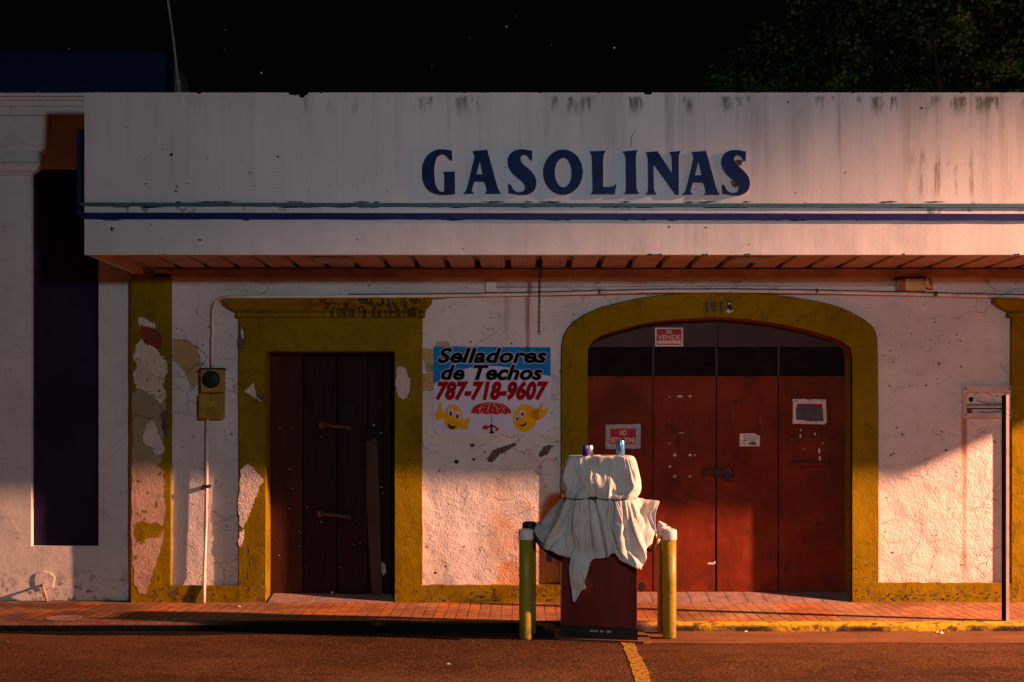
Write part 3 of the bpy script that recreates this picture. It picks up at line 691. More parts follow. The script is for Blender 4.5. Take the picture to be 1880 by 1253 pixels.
# ------------------------------------------------------------------ plank door
def plank_door(dx, detail):
    d = MB(); Y = YD - .02
    d.box(PX(480 + dx, Y), PX(735 + dx, Y), YD + .05, YD + .06, -.04, PZ(640, Y), 'hole')
    pl = [(490, 554.5, 0), (557, 617, .012), (620.5, 674, .004), (676, 701, .02), (703, 730, .03)]
    for i, (a, b, dd) in enumerate(pl):
        r = random.Random(i)
        top = [(a + (b - a) * t / 5 + dx, 646 + r.uniform(-.5, .8)) for t in range(6)]; bot = [(a + (b - a) * t / 5 + dx, 1096 - i * 1.2 + r.uniform(-1.5, 1)) for t in range(5, -1, -1)]
        e = lambda x, s: [(x + dx + r.uniform(-.7, .7), 646 + (450) * t / 9) for t in (range(1, 9) if s else range(8, 0, -1))]
        d.prism([top + e(b, 1) + bot + e(a, 0)], onY(Y), Y + dd, Y + dd + .045, 'woodred' if i == 0 else 'wood')
    # recessed panel lines on the middle planks
    for (a, b, y) in [(630, 668, 853), (632, 664, 1005), (502, 545, 900)]:
        d.prism([[(a + dx, y), ((a + b) / 2 + dx, y + 2.5), (b + dx, y), (b + dx, y + 1.5), ((a + b) / 2 + dx, y + 4), (a + dx, y + 1.5)]], onY(Y), Y - .003, Y + .01, 'wood')
    if detail:
        d.prism([rag([(625,742),(648,742),(648,764),(625,764)], .6, 3, 3)], onY(Y), Y - .001, Y + .003, 'hole')
        for (x, y, r) in [(514,786,1.6),(538,785,1.2),(532,862,1.8),(537,898,1.2),(532,934,1.8),(564,932,1.6),(549,976,1.2),(550,1003,1.2),(513,1020,1.2),(590,958,1.6),(650,1000,1.4),(661,997,1.2),(625,1042,1.2),(686,781,2.6),(700,895,2.2),(703,905,1.8),(700,795,2),(590,802,1.3),(610,1088,3)]:
            d.prism([rag(disc(x, y, r * .8, r * .6, 5), .4, 1, int(x))], onY(Y), Y - .003 if x < 675 else Y + .012, Y + .005, 'litter' if y > 1080 else 'cream', back=False)
    o = d.build('wooden_door', bld)
    if detail:
        for (x0, y0, x1, y1) in [(593, 779, 642, 786), (590, 941, 640, 949)]:
            b = MB()
            b.tube([(PX(x0, Y), Y - .03, PZ(y0 + 2, Y)), (PX(x1, Y), Y - .034, PZ(y1, Y))], .018, 'rust', 6)
            b.box(PX(x0 - 6, Y), PX(x0 + 4, Y), Y - .03, Y, PZ(y0 + 8, Y), PZ(y0 - 3, Y), 'rust')
            b.box(PX(x1 - 3, Y), PX(x1 + 5, Y), Y - .036, Y + .02, PZ(y1 + 5, Y), PZ(y1 - 4, Y), 'blackpaint')
            b.build('slide_bolt', o)
        b = MB(); b.prism([rag([(673,802),(675,812),(684,808),(690,803),(694,830),(698,960),(702,1092),(683,1090),(677,1000),(673,900)], .5, 4, 6)], onY(Y), Y - .02, Y + .0, 'woodtan')
        b.prism([[(699,1032),(707,1036),(709,1052),(703,1058),(700,1048)]], onY(Y), Y + .006, Y + .02, 'galv')
        b.build('loose_board', o)
plank_door(0, True); plank_door(DX2, False)
for dx in (0, DX2):
    mb = MB(); z = .045
    xa, xb = PX(493 + dx, YF), PX(722 + dx, YF)
    mb.add([(xa, YF - .02, .012), (xb, YF - .02, .004), (xb, YD + .02, z), (xa, YD + .02, z + .02), (xa, YF - .03, -.02), (xb, YF - .03, -.02)], [(0, 1, 2, 3), (4, 5, 1, 0)], 'concrete')
    mb.build('door_sill', bld)

# ------------------------------------------------------------------ canopy
FX0, FX1 = PX(155, YA), 8.06
zt, zb = PZ(170, YA), PZ(468, YA)
mb = MB()
r = random.Random(5); topn = 800; top = []
for i in range(topn + 1):
    x = FX0 + (FX1 - FX0) * i / topn; dz = -.002 * r.random()
    if r.random() < .02 and 2 < i < topn - 2: dz -= r.uniform(.004, .010)
    top.append((x, zt + dz))
for px, w, d in ((365, 3, 3), (545, 14, 4.5), (556, 8, 5), (1190, 5, 4)):
    top = [(x, (z - d / 2280 * YA if abs(x - PX(px, YA)) < w / 2280 * YA else z)) for x, z in top]
mb.prism([[(FX0, zb), (FX1, zb)] + list(reversed(top))], lambda u, v, w: (u, w, v), YA, YA + .06, 'fascia')
mb.box(FX0, FX0 + .06, YA + .06, YW, zb + .005, zt - .02, 'fascia')
mb.box(FX1 - .06, FX1, YA + .06, YW, zb + .005, zt - .02, 'fascia')
FP = lambda p, k='hole', amp=.7, seed=1, n=2, th=.002: patch(mb, p, YA, k, amp, seed, th, n)
for (x, y, a, b) in [(315,284.5,2.6,3.4),(510,288,2.2,1.8),(265,293,1.2,1),(300,275,2,.8),(381,291.5,1.2,1),(444,294,1,1),(545,287,.9,.8),(578,286.5,1,.8),(323,351.5,2.2,2),(325,343,1.2,2.4),(344,337.5,1.7,1),(267,338,2.6,1.1),
    (198,338,1.3,.9),(279,332,1.1,.9),(459,317,2.2,1.1),(510,317,1,.8),(563,330,1.1,.8),(566,350,1.4,1),(511,346,1.4,.8),(468,341,1.2,1),(606,342,1,.9),(647,341,.9,.8),(674,319.5,1.2,1),(692,320,1.2,.9),(711,350.5,1.3,1),(402,345,.9,.8),
    (367,441,3.6,1.7),(277,413.5,2,1.3),(298,436,1,1),(656,440,1.8,1.1),(231,234,1.8,1.1),(300,467,1.4,1),(1229,417,1.4,2.4),(1296,418,2.6,1),(1375,449,1,1),(1461,354.5,1.6,1),(1552,317,.8,1.6),(851,457,1.2,.9),(928,308,1.8,1),(927,316,1.3,.8),(1276,348,1,1.6),(1692,199,2,2.2),(1447,188,2,1.8)]:
    FP(disc(x, y, a, b, 7), seed=int(x))
FP([(203,416),(210,419),(206,423),(211,427),(204,425)], seed=9); 
# dark rotten notch and old repair by the last letter
FP([(1345,296),(1355,293),(1364,296),(1362,303),(1352,307),(1345,303)], 'rust', 1.4, 71)
FP([(1340,334),(1350,330),(1356,340),(1350,346),(1343,342)], 'stain', 1.4, 72)
# ragged grime along the lips of the stripes
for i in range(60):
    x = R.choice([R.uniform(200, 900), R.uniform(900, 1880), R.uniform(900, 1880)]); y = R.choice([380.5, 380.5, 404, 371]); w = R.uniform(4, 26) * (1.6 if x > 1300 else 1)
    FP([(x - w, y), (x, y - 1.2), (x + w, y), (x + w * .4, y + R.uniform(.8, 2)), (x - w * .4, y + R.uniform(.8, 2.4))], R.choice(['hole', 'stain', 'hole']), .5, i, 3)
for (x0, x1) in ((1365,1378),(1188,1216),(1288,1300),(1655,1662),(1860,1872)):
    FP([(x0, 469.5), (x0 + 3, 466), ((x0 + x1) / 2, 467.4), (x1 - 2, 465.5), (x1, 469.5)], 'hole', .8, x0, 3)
canopy = mb.build('canopy', bld)
# stripes standing proud
def stripe(y0, y1, key, thk, seed, tail):
    s_ = MB(); r = random.Random(seed); n = 70; a = PX(150, YA); pts = []; low = []
    for i in range(n + 1):
        x = a + (FX1 + .02 - a) * i / n; slope = -.0013 * (x - a)
        pts.append((x, PZ(y0, YA) + slope + r.uniform(-.001, .001))); low.append((x, PZ(y1, YA) + slope + r.uniform(-.003, .001)))
    s_.prism([low + list(reversed(pts))], lambda u, v, w: (u, w, v), YA - thk, YA - .0005, key)
    s_.box(PX(150, YA), FX0 - .001, YA - .001, YA + .5, PZ(y1, YA), PZ(y0, YA), key)
    s_.build('stripe', canopy)
stripe(373, 379.5, 'teal', .022, 1, 0); stripe(391.5, 403, 'navy', .022, 2, 0)
s_ = MB(); s_.box(PX(141, YA + .1), FX0 - .002, YA + .1, YA + .22, PZ(402, YA + .1), PZ(238, YA + .1), 'parapetblue'); s_.build('end_panel', canopy)
# soffit: folded sheet ribs running out from the wall
s_ = MB(); zs = 3.222; pitch = .2874; x00 = PX(988, YW - .06); prof = []
k0 = int((FX0 - x00) / pitch) - 1; k1 = int((FX1 - x00) / pitch) + 1
for k in range(k0, k1 + 1):
    c = x00 + k * pitch
    for (dx, dz) in ((-.030, 0), (-.022, .05), (.022, .05), (.030, 0)): prof.append((c + dx, zs + dz))
    for q in range(1, 6): 
        xx = c + .03 + (pitch - .06) * q / 6; prof += [(xx - .004, zs), (xx, zs + .003), (xx + .004, zs)]
prof = [p for p in prof if FX0 + .07 < p[0] < FX1 - .07]
vs = [(x, YA + .062, z) for x, z in prof] + [(x, YW - .051, z) for x, z in prof]; n = len(prof)
s_.add(vs, [(i, i + 1, n + i + 1, n + i) for i in range(n - 1)], 'soffit')
s_.box(FX0 + .001, FX1 - .001, YA + .0605, YA + .11, zb + .004, zs - .002, 'soffit')
s_.box(FX0 + .061, FX0 + .10, YA + .111, YW - .06, zb - .002, zs - .003, 'soffit')
for k in range(k0, k1 + 1):
    c = x00 + k * pitch
    if FX0 + .3 < c < FX1 - .2: s_.add([(c - .035, YW - .056, zs - .0015), (c + .035, YW - .056, zs - .0015), (c + .022, YW - .20, zs + .02), (c - .022, YW - .20, zs + .02)], [(0, 1, 2, 3)], 'hole')  # shade inside the groove ends, put in as black wedges
s_.build('soffit', canopy)
s_ = MB(); s_.box(FX0 + .2, FX1 - .01, YW - .055, YW + .001, PZ(509, YW - .05), PZ(494.5, YW - .05), 'board'); s_.build('cornice_board', canopy)
for px in (612, 1378):
    s_ = MB(); x = PX(px, 11.3); a = .19
    s_.box(x - a, x + a, 11.10, 11.50, zs - .016, zs - .001, 'board'); s_.box(x - a + .03, x + a - .03, 11.13, 11.47, zs - .021, zs - .0165, 'galv'); s_.build('soffit_light', canopy)
s_ = MB(); s_.box(FX0 + .06, FX1 - .06, YA + .06, YW + .03, zt - .12, zt - .06, 'roofdeck'); s_.build('canopy_roof', canopy)
# letters
def Z(p, dx=0, dy=0): return [(740 + (a + dx) / 2.7647, 140 + (b + dy) / 2.7647) for a, b in p]
gG = [(250,432),(238,428),(231,418),(222,408),(205,400),(188,402),(172,415),(163,440),(159,475),(160,515),(165,550),(175,575),(190,590),(205,592),(213,582),(213,500),(204,490),(264,489),(264,602),(240,604),(215,606),(190,605),(165,600),(148,593),(135,585),(122,572),(112,555),(105,535),(101,515),(100,475),(102,457),(107,440),(115,423),(125,408),(137,397),(150,388),(165,381),(182,377),(200,376),(215,377),(235,381),(249,382)]
gA = [(355,385),(428,379),(478,560),(485,580),(497,600),(415,600),(427,590),(424,565),(414,538),(362,538),(353,568),(350,588),(362,599),(306,600),(318,590),(326,575),(334,545),(366,412),(362,396)]
gAh = [(391,428),(372,503),(407,503)]
gS = [(656,384),(655,432),(645,428),(640,418),(632,408),(618,401),(606,403),(598,412),(596,425),(600,438),(608,450),(635,472),(655,492),(668,510),(675,528),(677,550),(672,572),(664,585),(652,595),(638,601),(622,605),(600,606),(580,604),(560,600),(537,597),(536,550),(548,556),(555,572),(563,584),(575,591),(590,594),(608,590),(618,580),(621,566),(616,550),(604,536),(580,518),(558,498),(545,480),(536,462),(532,440),(534,420),(542,402),(552,391),(566,383),(582,378),(600,376),(618,377),(638,381)]
gO = [(812 + 100 * math.cos(a), 491 + 114 * math.sin(a)) for a in [2 * math.pi * k / 36 for k in range(36)]]
gOh = [(813 + 43 * math.cos(a), 493 + 76 * math.sin(a)) for a in [2 * math.pi * k / 30 for k in range(30)]]
gL = [(947,387),(1027,383),(1019,400),(1014,430),(1015,566),(1040,568),(1062,564),(1082,552),(1073,602),(952,602),(961,588),(962,560),(959,420),(955,400)]
gI = [(1115,387),(1190,380),(1182,400),(1180,430),(1183,570),(1188,588),(1196,600),(1120,602),(1129,590),(1131,570),(1129,420),(1124,402)]
gN = [(1230,391),(1290,386),(1364,500),(1363,430),(1360,405),(1352,390),(1408,384),(1399,402),(1397,430),(1397,606),(1380,603),(1269,448),(1271,570),(1275,590),(1285,603),(1230,604),(1240,590),(1243,570),(1241,420),(1237,402)]
def letter(outer, holes=()):
    s_ = MB(); s_.prism([outer] + list(holes), onY(YA), YA - .034, YA - .001, 'navy_letter', side='letter_side'); s_.build('letter', canopy)
letter(Z(gG)); letter(Z(gA), [Z(gAh)]); letter(Z(gS)); letter(Z(gO), [Z(gOh)]); letter(Z(gL)); letter(Z(gI)); letter(Z(gN)); letter(Z(gA, 1107, 5), [Z(gAh, 1107, 5)]); letter(Z(gS, 1081, 3))

# ------------------------------------------------------------------ neighbour building
nb = empty('neighbour_building', (-5, YN, 0), 'cream white neighbouring building with a tall dark indigo panel at the left edge', 'building')
mb = MB()
rec = [(57,1003),(181,1003),(181,309),(57,309)]
outer = [(-420,1103),(240.5,1103),(240.5,205),(-420,205)]
mb.prism([outer, rec], onY(YN), YN, YN + .5, 'nwhite'); 
patch(mb, disc(82, 1066, 19, 17, 12), YN, 'nwhite', 2.5, 4, .012, 2)
mb.build('wall', nb)
mb = MB(); mb.box(PX(50, YN), PX(185, YN), YN + .06, YN + .08, PZ(1008, YN), PZ(300, YN), 'npurple'); mb.build('recessed_panel', nb)
mb = MB(); Yp = YN - .07       # pilaster beside the panel with its capital
mb.prism([rag([(-60,1101),(50,1101),(50,1004),(50,700),(52,560),(55,420),(57,322),(-60,322)], .25, 6, 3)], onY(Yp), Yp, YN, 'nwhite') if False else None
lv = [(57,322,.03),(60,319,.04),(66,313,.08),(72,305,.10),(72,302,.115),(74,300,.115),(74,297,.09),(80,280,.06),(82,279,.085),(86,255,.10),(87,217,.12),(87,213,.13)]
vs = []; fs = []
for (x, y, pr) in lv:
    Yv = YN - pr; vs += [(PX(-120, Yv), Yv, PZ(y, Yv)), (PX(x, Yv), Yv, PZ(y, Yv)), (PX(x, Yv), YN + .002, PZ(y, Yv))]
for i in range(len(lv) - 1):
    for k in range(2): fs.append((i * 3 + k, i * 3 + k + 1, (i + 1) * 3 + k + 1, (i + 1) * 3 + k))
fs.append((0, 2, 1)); mb.add(vs, fs, 'nwhite')
mb.build('capital', nb)
mb = MB()
lv = [(213,.03),(212,.16),(197,.17),(195,.19),(186,.20),(184,.23),(179,.24),(177,.29),(171,.30),(171,.0)]
vs = []
xa, xb = -7.4, PX(240, YN)
for (y, pr) in lv: Yv = YN - pr; z = PZ(y, Yv); vs += [(xa, Yv, z), (xb, Yv, z)]
mb.add(vs, [(2 * i, 2 * i + 1, 2 * i + 3, 2 * i + 2) for i in range(len(lv) - 1)], 'nwhite')
mb.box(xa, xb, YN, YN + .5, PZ(206, YN), PZ(172, YN), 'nwhite')
r = random.Random(8)
for i in range(40):
    px = r.uniform(-20, 150); Yv = YN - .29; mb.add([(PX(px, Yv), Yv, PZ(171, Yv)), (PX(px + r.uniform(3, 9), Yv), Yv, PZ(171, Yv)), (PX(px + 3, Yv), Yv + .02, PZ(171 - r.uniform(1, 3.2), Yv))], [(0, 1, 2)], 'nwhite')
mb.build('cornice', nb)
mb = MB(); Yb = 12.9
mb.prism([[(-420,200),(303,200),(303,99),(280,96),(60,94),(0,92),(-420,88)]], onY(Yb), Yb, Yb + .35, 'parapetblue'); mb.build('parapet', nb)
mb = MB(); mb.box(-7.4, PX(240, YN), YN + .5, 19, RD, 4.3, 'nwhite'); mb.build('rear_wall', nb)
mb = MB(); Yt = 14.0; cx = PX(285, Yt)
mb.prism([[(235,200),(327,200),(327,172),(326,150),(324,136),(321,124),(316,114),(310,107),(303,103),(294,101),(235,101)]], onY(Yt), Yt, Yt + .5, 'tank')
mb.build('water_tank', loc=(cx, Yt, 4.3), props=dict(label='dark round-shouldered roof tank peeping out behind the right end of the blue parapet', cat='water tank'))
mb = MB(); Ym = 12.6
mb.tube([(PX(331, Ym), Ym, PZ(200, Ym)), (PX(327, Ym), Ym, PZ(150, Ym))], .022, 'mast', 8)
mb.tube([(PX(327, Ym), Ym, PZ(150, Ym)), (PX(318, Ym), Ym, PZ(70, Ym)), (PX(308, Ym), Ym, PZ(0, Ym)), (PX(300, Ym), Ym, PZ(-70, Ym))], .0135, 'mast', 8)
mb.tube([(PX(327.5, Ym), Ym, PZ(154, Ym)), (PX(326.5, Ym), Ym, PZ(146, Ym))], .028, 'mast', 8)
mb.build('roof_mast', loc=(PX(331, Ym), Ym, PZ(200, Ym)), props=dict(label='thin grey leaning mast rising above the left end of the canopy', cat='mast'))
mb = MB(); Yq = YN - .09
mb.tube([(PX(82, YN), YN, PZ(1073, YN)), (PX(80, Yq), Yq, PZ(1073, Yq)), (PX(77, Yq), Yq + .01, PZ(1077, Yq)), (PX(80, Yq), Yq + .02, PZ(1085, Yq)), (PX(84, Yq), Yq + .04, .0)], [.012, .013, .013, .012, .011], 'bare', 8)
mb.build('pipe_stub', loc=(PX(82, YN), YN, 0), props=dict(label='short pale pipe stub sticking out at the foot of the neighbour wall', cat='pipe'))

# ------------------------------------------------------------------ conduits, boxes, lamp, chain
def wl(px, py, off): Y = YW - off; return (PX(px, Y), Y, PZ(py, Y))
def bend(p0, p1, p2, n=7):
    o = []
    for i in range(n + 1):
        t = i / n; o.append(tuple((1 - t) ** 2 * a + 2 * t * (1 - t) * b + t * t * c for a, b, c in zip(p0, p1, p2)))
    return o
mb = MB()
up = [wl(390, 676, .05), wl(390, 640, .05), wl(391, 610, .05), wl(391, 575, .05)] + bend(wl(391, 575, .05), wl(391, 546, .06), wl(420, 545.5, .19))[1:]
run = [wl(500, 545, .19), wl(640, 544, .19), wl(780, 543, .19), wl(800, 543, .07)] + [wl(x, y, .035) for x, y in ((830,543),(960,540.5),(1100,537),(1200,533.5),(1340,533),(1500,537),(1700,542),(1835,545),(1880,546),(2300,549))]
run = [wl(x, y, .085 if 1100 <= x <= 1540 else .05) if x > 1000 else (wl(x, y, .05)) for x, y in ((830,543),(960,541),(1100,537.5),(1200,535),(1340,534.5),(1500,536.5),(1700,541),(1835,544.5))]
run = [wl(500, 545, .19), wl(640, 544.5, .19), wl(770, 544, .19)] + run + [wl(1880, 545, .19), wl(2200, 548, .19)]
mb.tube(up + run, .0165, 'pipe', 8)
for x, y, o in ((390, 625, .05), (391, 578, .05)): mb.tube([wl(x, y + 2, o), wl(x, y - 2, o)], .021, 'pipe', 8)
for x, y in ((1498, 536.5), (1716, 541.3), (1100, 537.5)): mb.box(PX(x - 2, YW - .05), PX(x + 2, YW - .05), YW - .105, YW, PZ(y + 4, YW), PZ(y - 4, YW), 'rust')
shade_tube = [(p[0], p[1] + .01, p[2] + .021) for p in run[1:]]  # shade line over the conduit, modelled as a thin black tube
mb.tube(shade_tube, .0052, 'blackpaint', 5); mb.build('conduit', loc=wl(390, 676, .05), props=dict(label='white painted conduit rising from the electric meter and running along the wall under the canopy', cat='conduit'))
mb = MB()
mb.tube([wl(381, 768, .055), wl(380, 850, .055), wl(378, 960, .055), wl(376, 1050, .055), wl(375, 1076, .075), wl(374.5, 1107, .095)], .0165, 'pipe', 8)
mb.box(PX(373, YW - .06), PX(385, YW - .06), YW - .085, YW, PZ(895, YW), PZ(890, YW), 'blackpaint')
mb.build('conduit', loc=wl(376, 1107, .055), props=dict(label='white conduit dropping from the meter box to the pavement', cat='conduit'))
mb = MB()
mb.tube([wl(912, 526.5, .03), wl(1100, 525, .03), wl(1340, 523, .03), wl(1500, 522.5, .03), wl(1649, 522.5, .03)], .009, 'pipe', 6)
mb.build('wire', loc=wl(912, 526.5, .03), props=dict(label='thin wire between the small junction box and the security lamp', cat='wire'))
mb = MB(); mb.box(PX(892, 11.95), PX(911, 11.95), 11.945, 12, PZ(536.5, 11.95), PZ(518, 11.95), 'pipe', .003)
mb.box(PX(894, 11.95), PX(909, 11.95), 11.942, 11.946, PZ(534.5, 11.95), PZ(520, 11.95), 'pipe')
mb.build('junction_box', loc=(PX(901, 12), 11.97, PZ(527, 12)), props=dict(label='small square white junction box under the canopy, left of the chain', cat='electric box'))
# electric meter
me = empty('electric_meter', (PX(388, 12), 12, PZ(770, 12)), 'mustard painted electric meter box with a round dark glass on the left wall', 'electric meter')
mb = MB(); Y = YW - .13
mb.box(PX(368.5, Y), PX(408, Y), Y, YW, PZ(721, Y), PZ(677, Y), 'meteryellow', .005); mb.box(PX(366, Y), PX(410, Y), Y - .01, YW - .001, PZ(679, Y), PZ(676, Y), 'blackpaint')
mb.build('meter_case', me)
mb = MB(); Y2 = YW - .11; mb.box(PX(365, Y2), PX(408, Y2), Y2, YW, PZ(769, Y2), PZ(723, Y2), 'meteryellow', .005); mb.box(PX(369, Y2), PX(400, Y2), Y2 - .006, Y2 + .002, PZ(756, Y2), PZ(726, Y2), 'meteryellow'); mb.build('fuse_case', me)
mb = MB(); mb.lathe([(.083, 0), (.083, -.018), (.074, -.020), (.073, -.030), (.066, -.034), (.001, -.034)], (PX(388, Y), Y, PZ(697, Y)), 'glassdark', 28, axis='y'); mb.build('meter_dial', me)
# security lamp
sl = empty('security_lamp', (PX(1675, 12), 12, PZ(522, 12)), 'beige wall security lamp with an angled brown lens under the canopy at right', 'lamp')
mb = MB(); Y = YW - .09; mb.box(PX(1663, Y), PX(1700, Y), Y, YW, PZ(533.5, Y), PZ(512, Y), 'beige', .004); mb.box(PX(1648, Y), PX(1703, Y), Y + .01, YW - .002, PZ(512, Y), PZ(508.5, Y), 'blackpaint'); mb.build('housing', sl)
mb = MB(); mb.box(PX(1648, Y), PX(1663, Y), Y + .01, YW - .01, PZ(533, Y), PZ(513, Y), 'brownlens', .006); mb.build('sensor', sl)
mb = MB(); c = Vector((PX(1700, Y), Y - .01, PZ(521, Y))); d = Vector((.10, -.06, -.012)); ax = Vector((.75, -.62, .25)).normalized()
mb.tube([c - ax * .03, c + ax * .005, c + ax * .04, c + ax * .043], [.02, .048, .062, .055], 'beige', 14); mb.tube([c + ax * .036, c + ax * .044], [.057, .05], 'brownlens', 14); mb.build('lamp_head', sl)
# chain
mb = MB(); nl = 30; z0, z1 = PZ(473, 11.2), PZ(613, 11.2); xx = PX(991, 11.2)
for i in range(nl):
    cz = z0 + (z1 - z0) * (i + .5) / nl; L = abs(z1 - z0) / nl * .78; w = .010; pts = []
    for k in range(11):
        a = 2 * math.pi * k / 10; u, v = w * math.cos(a), L * math.sin(a)
        pts.append((xx + (u if i % 2 else u * .2) - .0003 * i, 11.2 + (u * .2 if i % 2 else u), cz + v))
    mb.tube(pts, .0042, 'rust' if i > 17 else 'blackpaint', 5, cap=False)  # lower links carry the orange light in their reddish colour
for i in range(6):      # doubled links near the hook
    cz = z0 - .03 - i * .028; mb.tube([(xx + .016 + .006 * math.cos(a), 11.2 + .006 * math.sin(a), cz + .016 * math.sin(a)) for a in [k * .63 for k in range(11)]], .004, 'blackpaint', 5, cap=False)
mb.tube([(xx, 11.2, 3.275), (xx, 11.2, z0)], .005, 'blackpaint', 6)
mb.build('chain', loc=(xx, 11.2, z0), props=dict(label='dark rusty chain hanging from the canopy soffit', cat='chain'))
# wall frame (old vent) at right
vf = empty('wall_vent_frame', (PX(1812, 12), 12, PZ(738, 12)), 'pinkish metal vent frame with bent slats on the wall behind the signpost', 'vent frame')
mb = MB(); Y = YW - .035
for (a, b, y0, y1) in ((1768, 1857, 709, 721), (1768, 1857, 759, 768.5), (1768, 1775, 721, 759), (1850, 1857, 721, 759)): mb.box(PX(a, Y), PX(b, Y), Y - (.004 if b - a > 20 else 0), YW, PZ(y1, Y), PZ(y0, Y), 'steel')
for x in (1772.5, 1853):
    for y in (714, 763): mb.lathe([(.009, 0), (.008, -.005), (.001, -.006)], (PX(x, Y), Y - .004, PZ(y, Y)), 'rust', 8, axis='y')
mb.build('frame', vf)
mb = MB(); Y3 = YW - .012
mb.box(PX(1775, Y3), PX(1850, Y3), Y3 + .006, YW - .001, PZ(759, Y3), PZ(721, Y3), 'wall')
mb.box(PX(1775, Y3), PX(1850, Y3), Y3 - .02, Y3 + .006, PZ(749.5, Y3), PZ(745, Y3), 'steel')
mb.box(PX(1775, Y3), PX(1850, Y3), Y3 - .002, Y3 + .006, PZ(745, Y3), PZ(743, Y3), 'hole'); mb.box(PX(1775, Y3), PX(1850, Y3), Y3 - .002, Y3 + .006, PZ(751.5, Y3), PZ(749.5, Y3), 'hole')
mb.box(PX(1776, Y3), PX(1785, Y3), Y3 - .001, Y3 + .006, PZ(759, Y3), PZ(751.5, Y3), 'stain')
mb.prism([[(1792,735),(1815,739),(1845,741),(1845,743),(1820,744),(1805,741)]], onY(Y3), Y3 - .012, Y3 + .006, 'galv'); mb.prism([[(1795,755),(1815,756),(1838,752),(1840,757),(1800,758)]], onY(Y3), Y3 - .012, Y3 + .006, 'galv')
mb.lathe([(.024, 0), (.022, -.004), (.001, -.004)], (PX(1783, Y3), Y3 + .004, PZ(733.5, Y3)), 'hole', 14, axis='y')
mb.build('slats', vf)

# ------------------------------------------------------------------ banner
bn = empty('roofing_banner', (PX(904, 12), 12, PZ(797, 12)), 'printed blue and white banner reading Selladores de Techos between the wooden door and the arch', 'banner')
Yb = YW - .008; q = .0016
mb = MB()
mb.prism([[(796,636),(904,636.6),(1011,638),(1011.5,720),(1011,797.5),(904,797),(796.5,795.5)]], onY(YW), Yb, YW, 'banner_white')
mb.prism([[(796.3,636.3),(1010.8,638.3),(1011,691),(1000,689),(985,687),(965,681),(945,677),(925,674),(905,672.5),(885,672.5),(865,675),(845,680),(825,688),(808,698),(796.3,706)]], onY(YW), Yb - q, Yb, 'banner_blue')
for x, y in ((799, 793), (1007, 792), (1008, 641)): mb.prism([disc(x, y, 1.3, 1.3, 8)], onY(YW), Yb - 3 * q, Yb, 'hole')
mb.build('sheet', bn)
mb = MB()
for txt, b in (('Selladores', (803, 639, 1004.5, 667.5)), ('de Techos', (809.5, 670.5, 996.5, 698.5))):
    text_box(mb, txt, *b, YW, Yb - 2 * q, 'banner_edge', .070, .28, grow=1.4, space=1.05)
    text_box(mb, txt, *b, YW, Yb - 3 * q, 'banner_black', .036, .28, space=1.05)
text_box(mb, '787-718-9607', 800, 700, 1007, 735.5, YW, Yb - 2 * q, 'banner_black', .055, .25, grow=.6, space=1.04)
text_box(mb, '787-718-9607', 800, 700, 1007, 735.5, YW, Yb - 3 * q, 'banner_red', .036, .25, space=1.04)
mb.build('lettering', bn)
mb = MB()
def fl(poly, k, lay): mb.prism([poly], onY(YW), Yb - lay * q, Yb - (lay - .6) * q, k)
# left smiley with two thumbs up
fl(disc(832, 767, 17.5, 24 * .98, 26), 'smile', 2)
fl(disc(806.5, 763, 8.2, 9, 16), 'smile', 3); fl([(804,757),(804,745),(807,738),(811,738),(812,744),(811,757)], 'smile', 3.4)
fl(disc(852, 780, 8, 9.5, 16), 'smile', 3); fl([(855,775),(858,767),(862,766),(864,770),(860,780)], 'smile', 3.4)
for y in (758, 763, 768): fl([(800,y),(808,y-.4),(808,y+.4),(800,y+.8)], 'smile2', 4.4)
fl(disc(828, 757, 5, 9, 18, -.1), 'signwhite', 4); fl(disc(840.5, 763, 5.4, 9, 18, -.1), 'signwhite', 4)
fl(disc(828, 760, 2.6, 4.4, 12), 'eyeblue', 5); fl(disc(840, 765, 2.6, 4.4, 12), 'eyeblue', 5); fl(disc(827.5, 760.5, 1.3, 2.2, 8), 'banner_black', 6); fl(disc(840, 765.5, 1.3, 2.2, 8), 'banner_black', 6)
fl([(822,776),(826,781),(833,783.5),(838,781),(835,787),(829,789),(824,785)], 'banner_black', 4); fl([(827,784),(833,785),(831,788),(828,787)], 'banner_red', 5)
# right smiley, winking with a raised hand
fl(disc(964, 768, 22, 25, 28, .2), 'smile', 2); fl(disc(986, 761, 9, 11, 16), 'smile2', 3)
fl([(989,762),(991,748),(993,739.5),(996,740),(997,748),(996,756),(1003,749),(1007,748),(1007,754),(1000,765),(995,770)], 'smile', 3.4)
fl(disc(958, 760, 4.6, 7.6, 18), 'signwhite', 4); fl(disc(949, 768, 3.4, 6.4, 16), 'signwhite', 4)
fl(disc(959, 761, 2.4, 4, 12), 'eyeblue', 5); fl(disc(949.5, 769, 2, 3.4, 12), 'eyeblue', 5); fl(disc(959, 761.5, 1.2, 2, 8), 'banner_black', 6); fl(disc(949.5, 769.5, 1, 1.8, 8), 'banner_black', 6)
fl([(953,780),(960,781),(967,774),(966,780),(960,784),(956,783)], 'banner_black', 4)
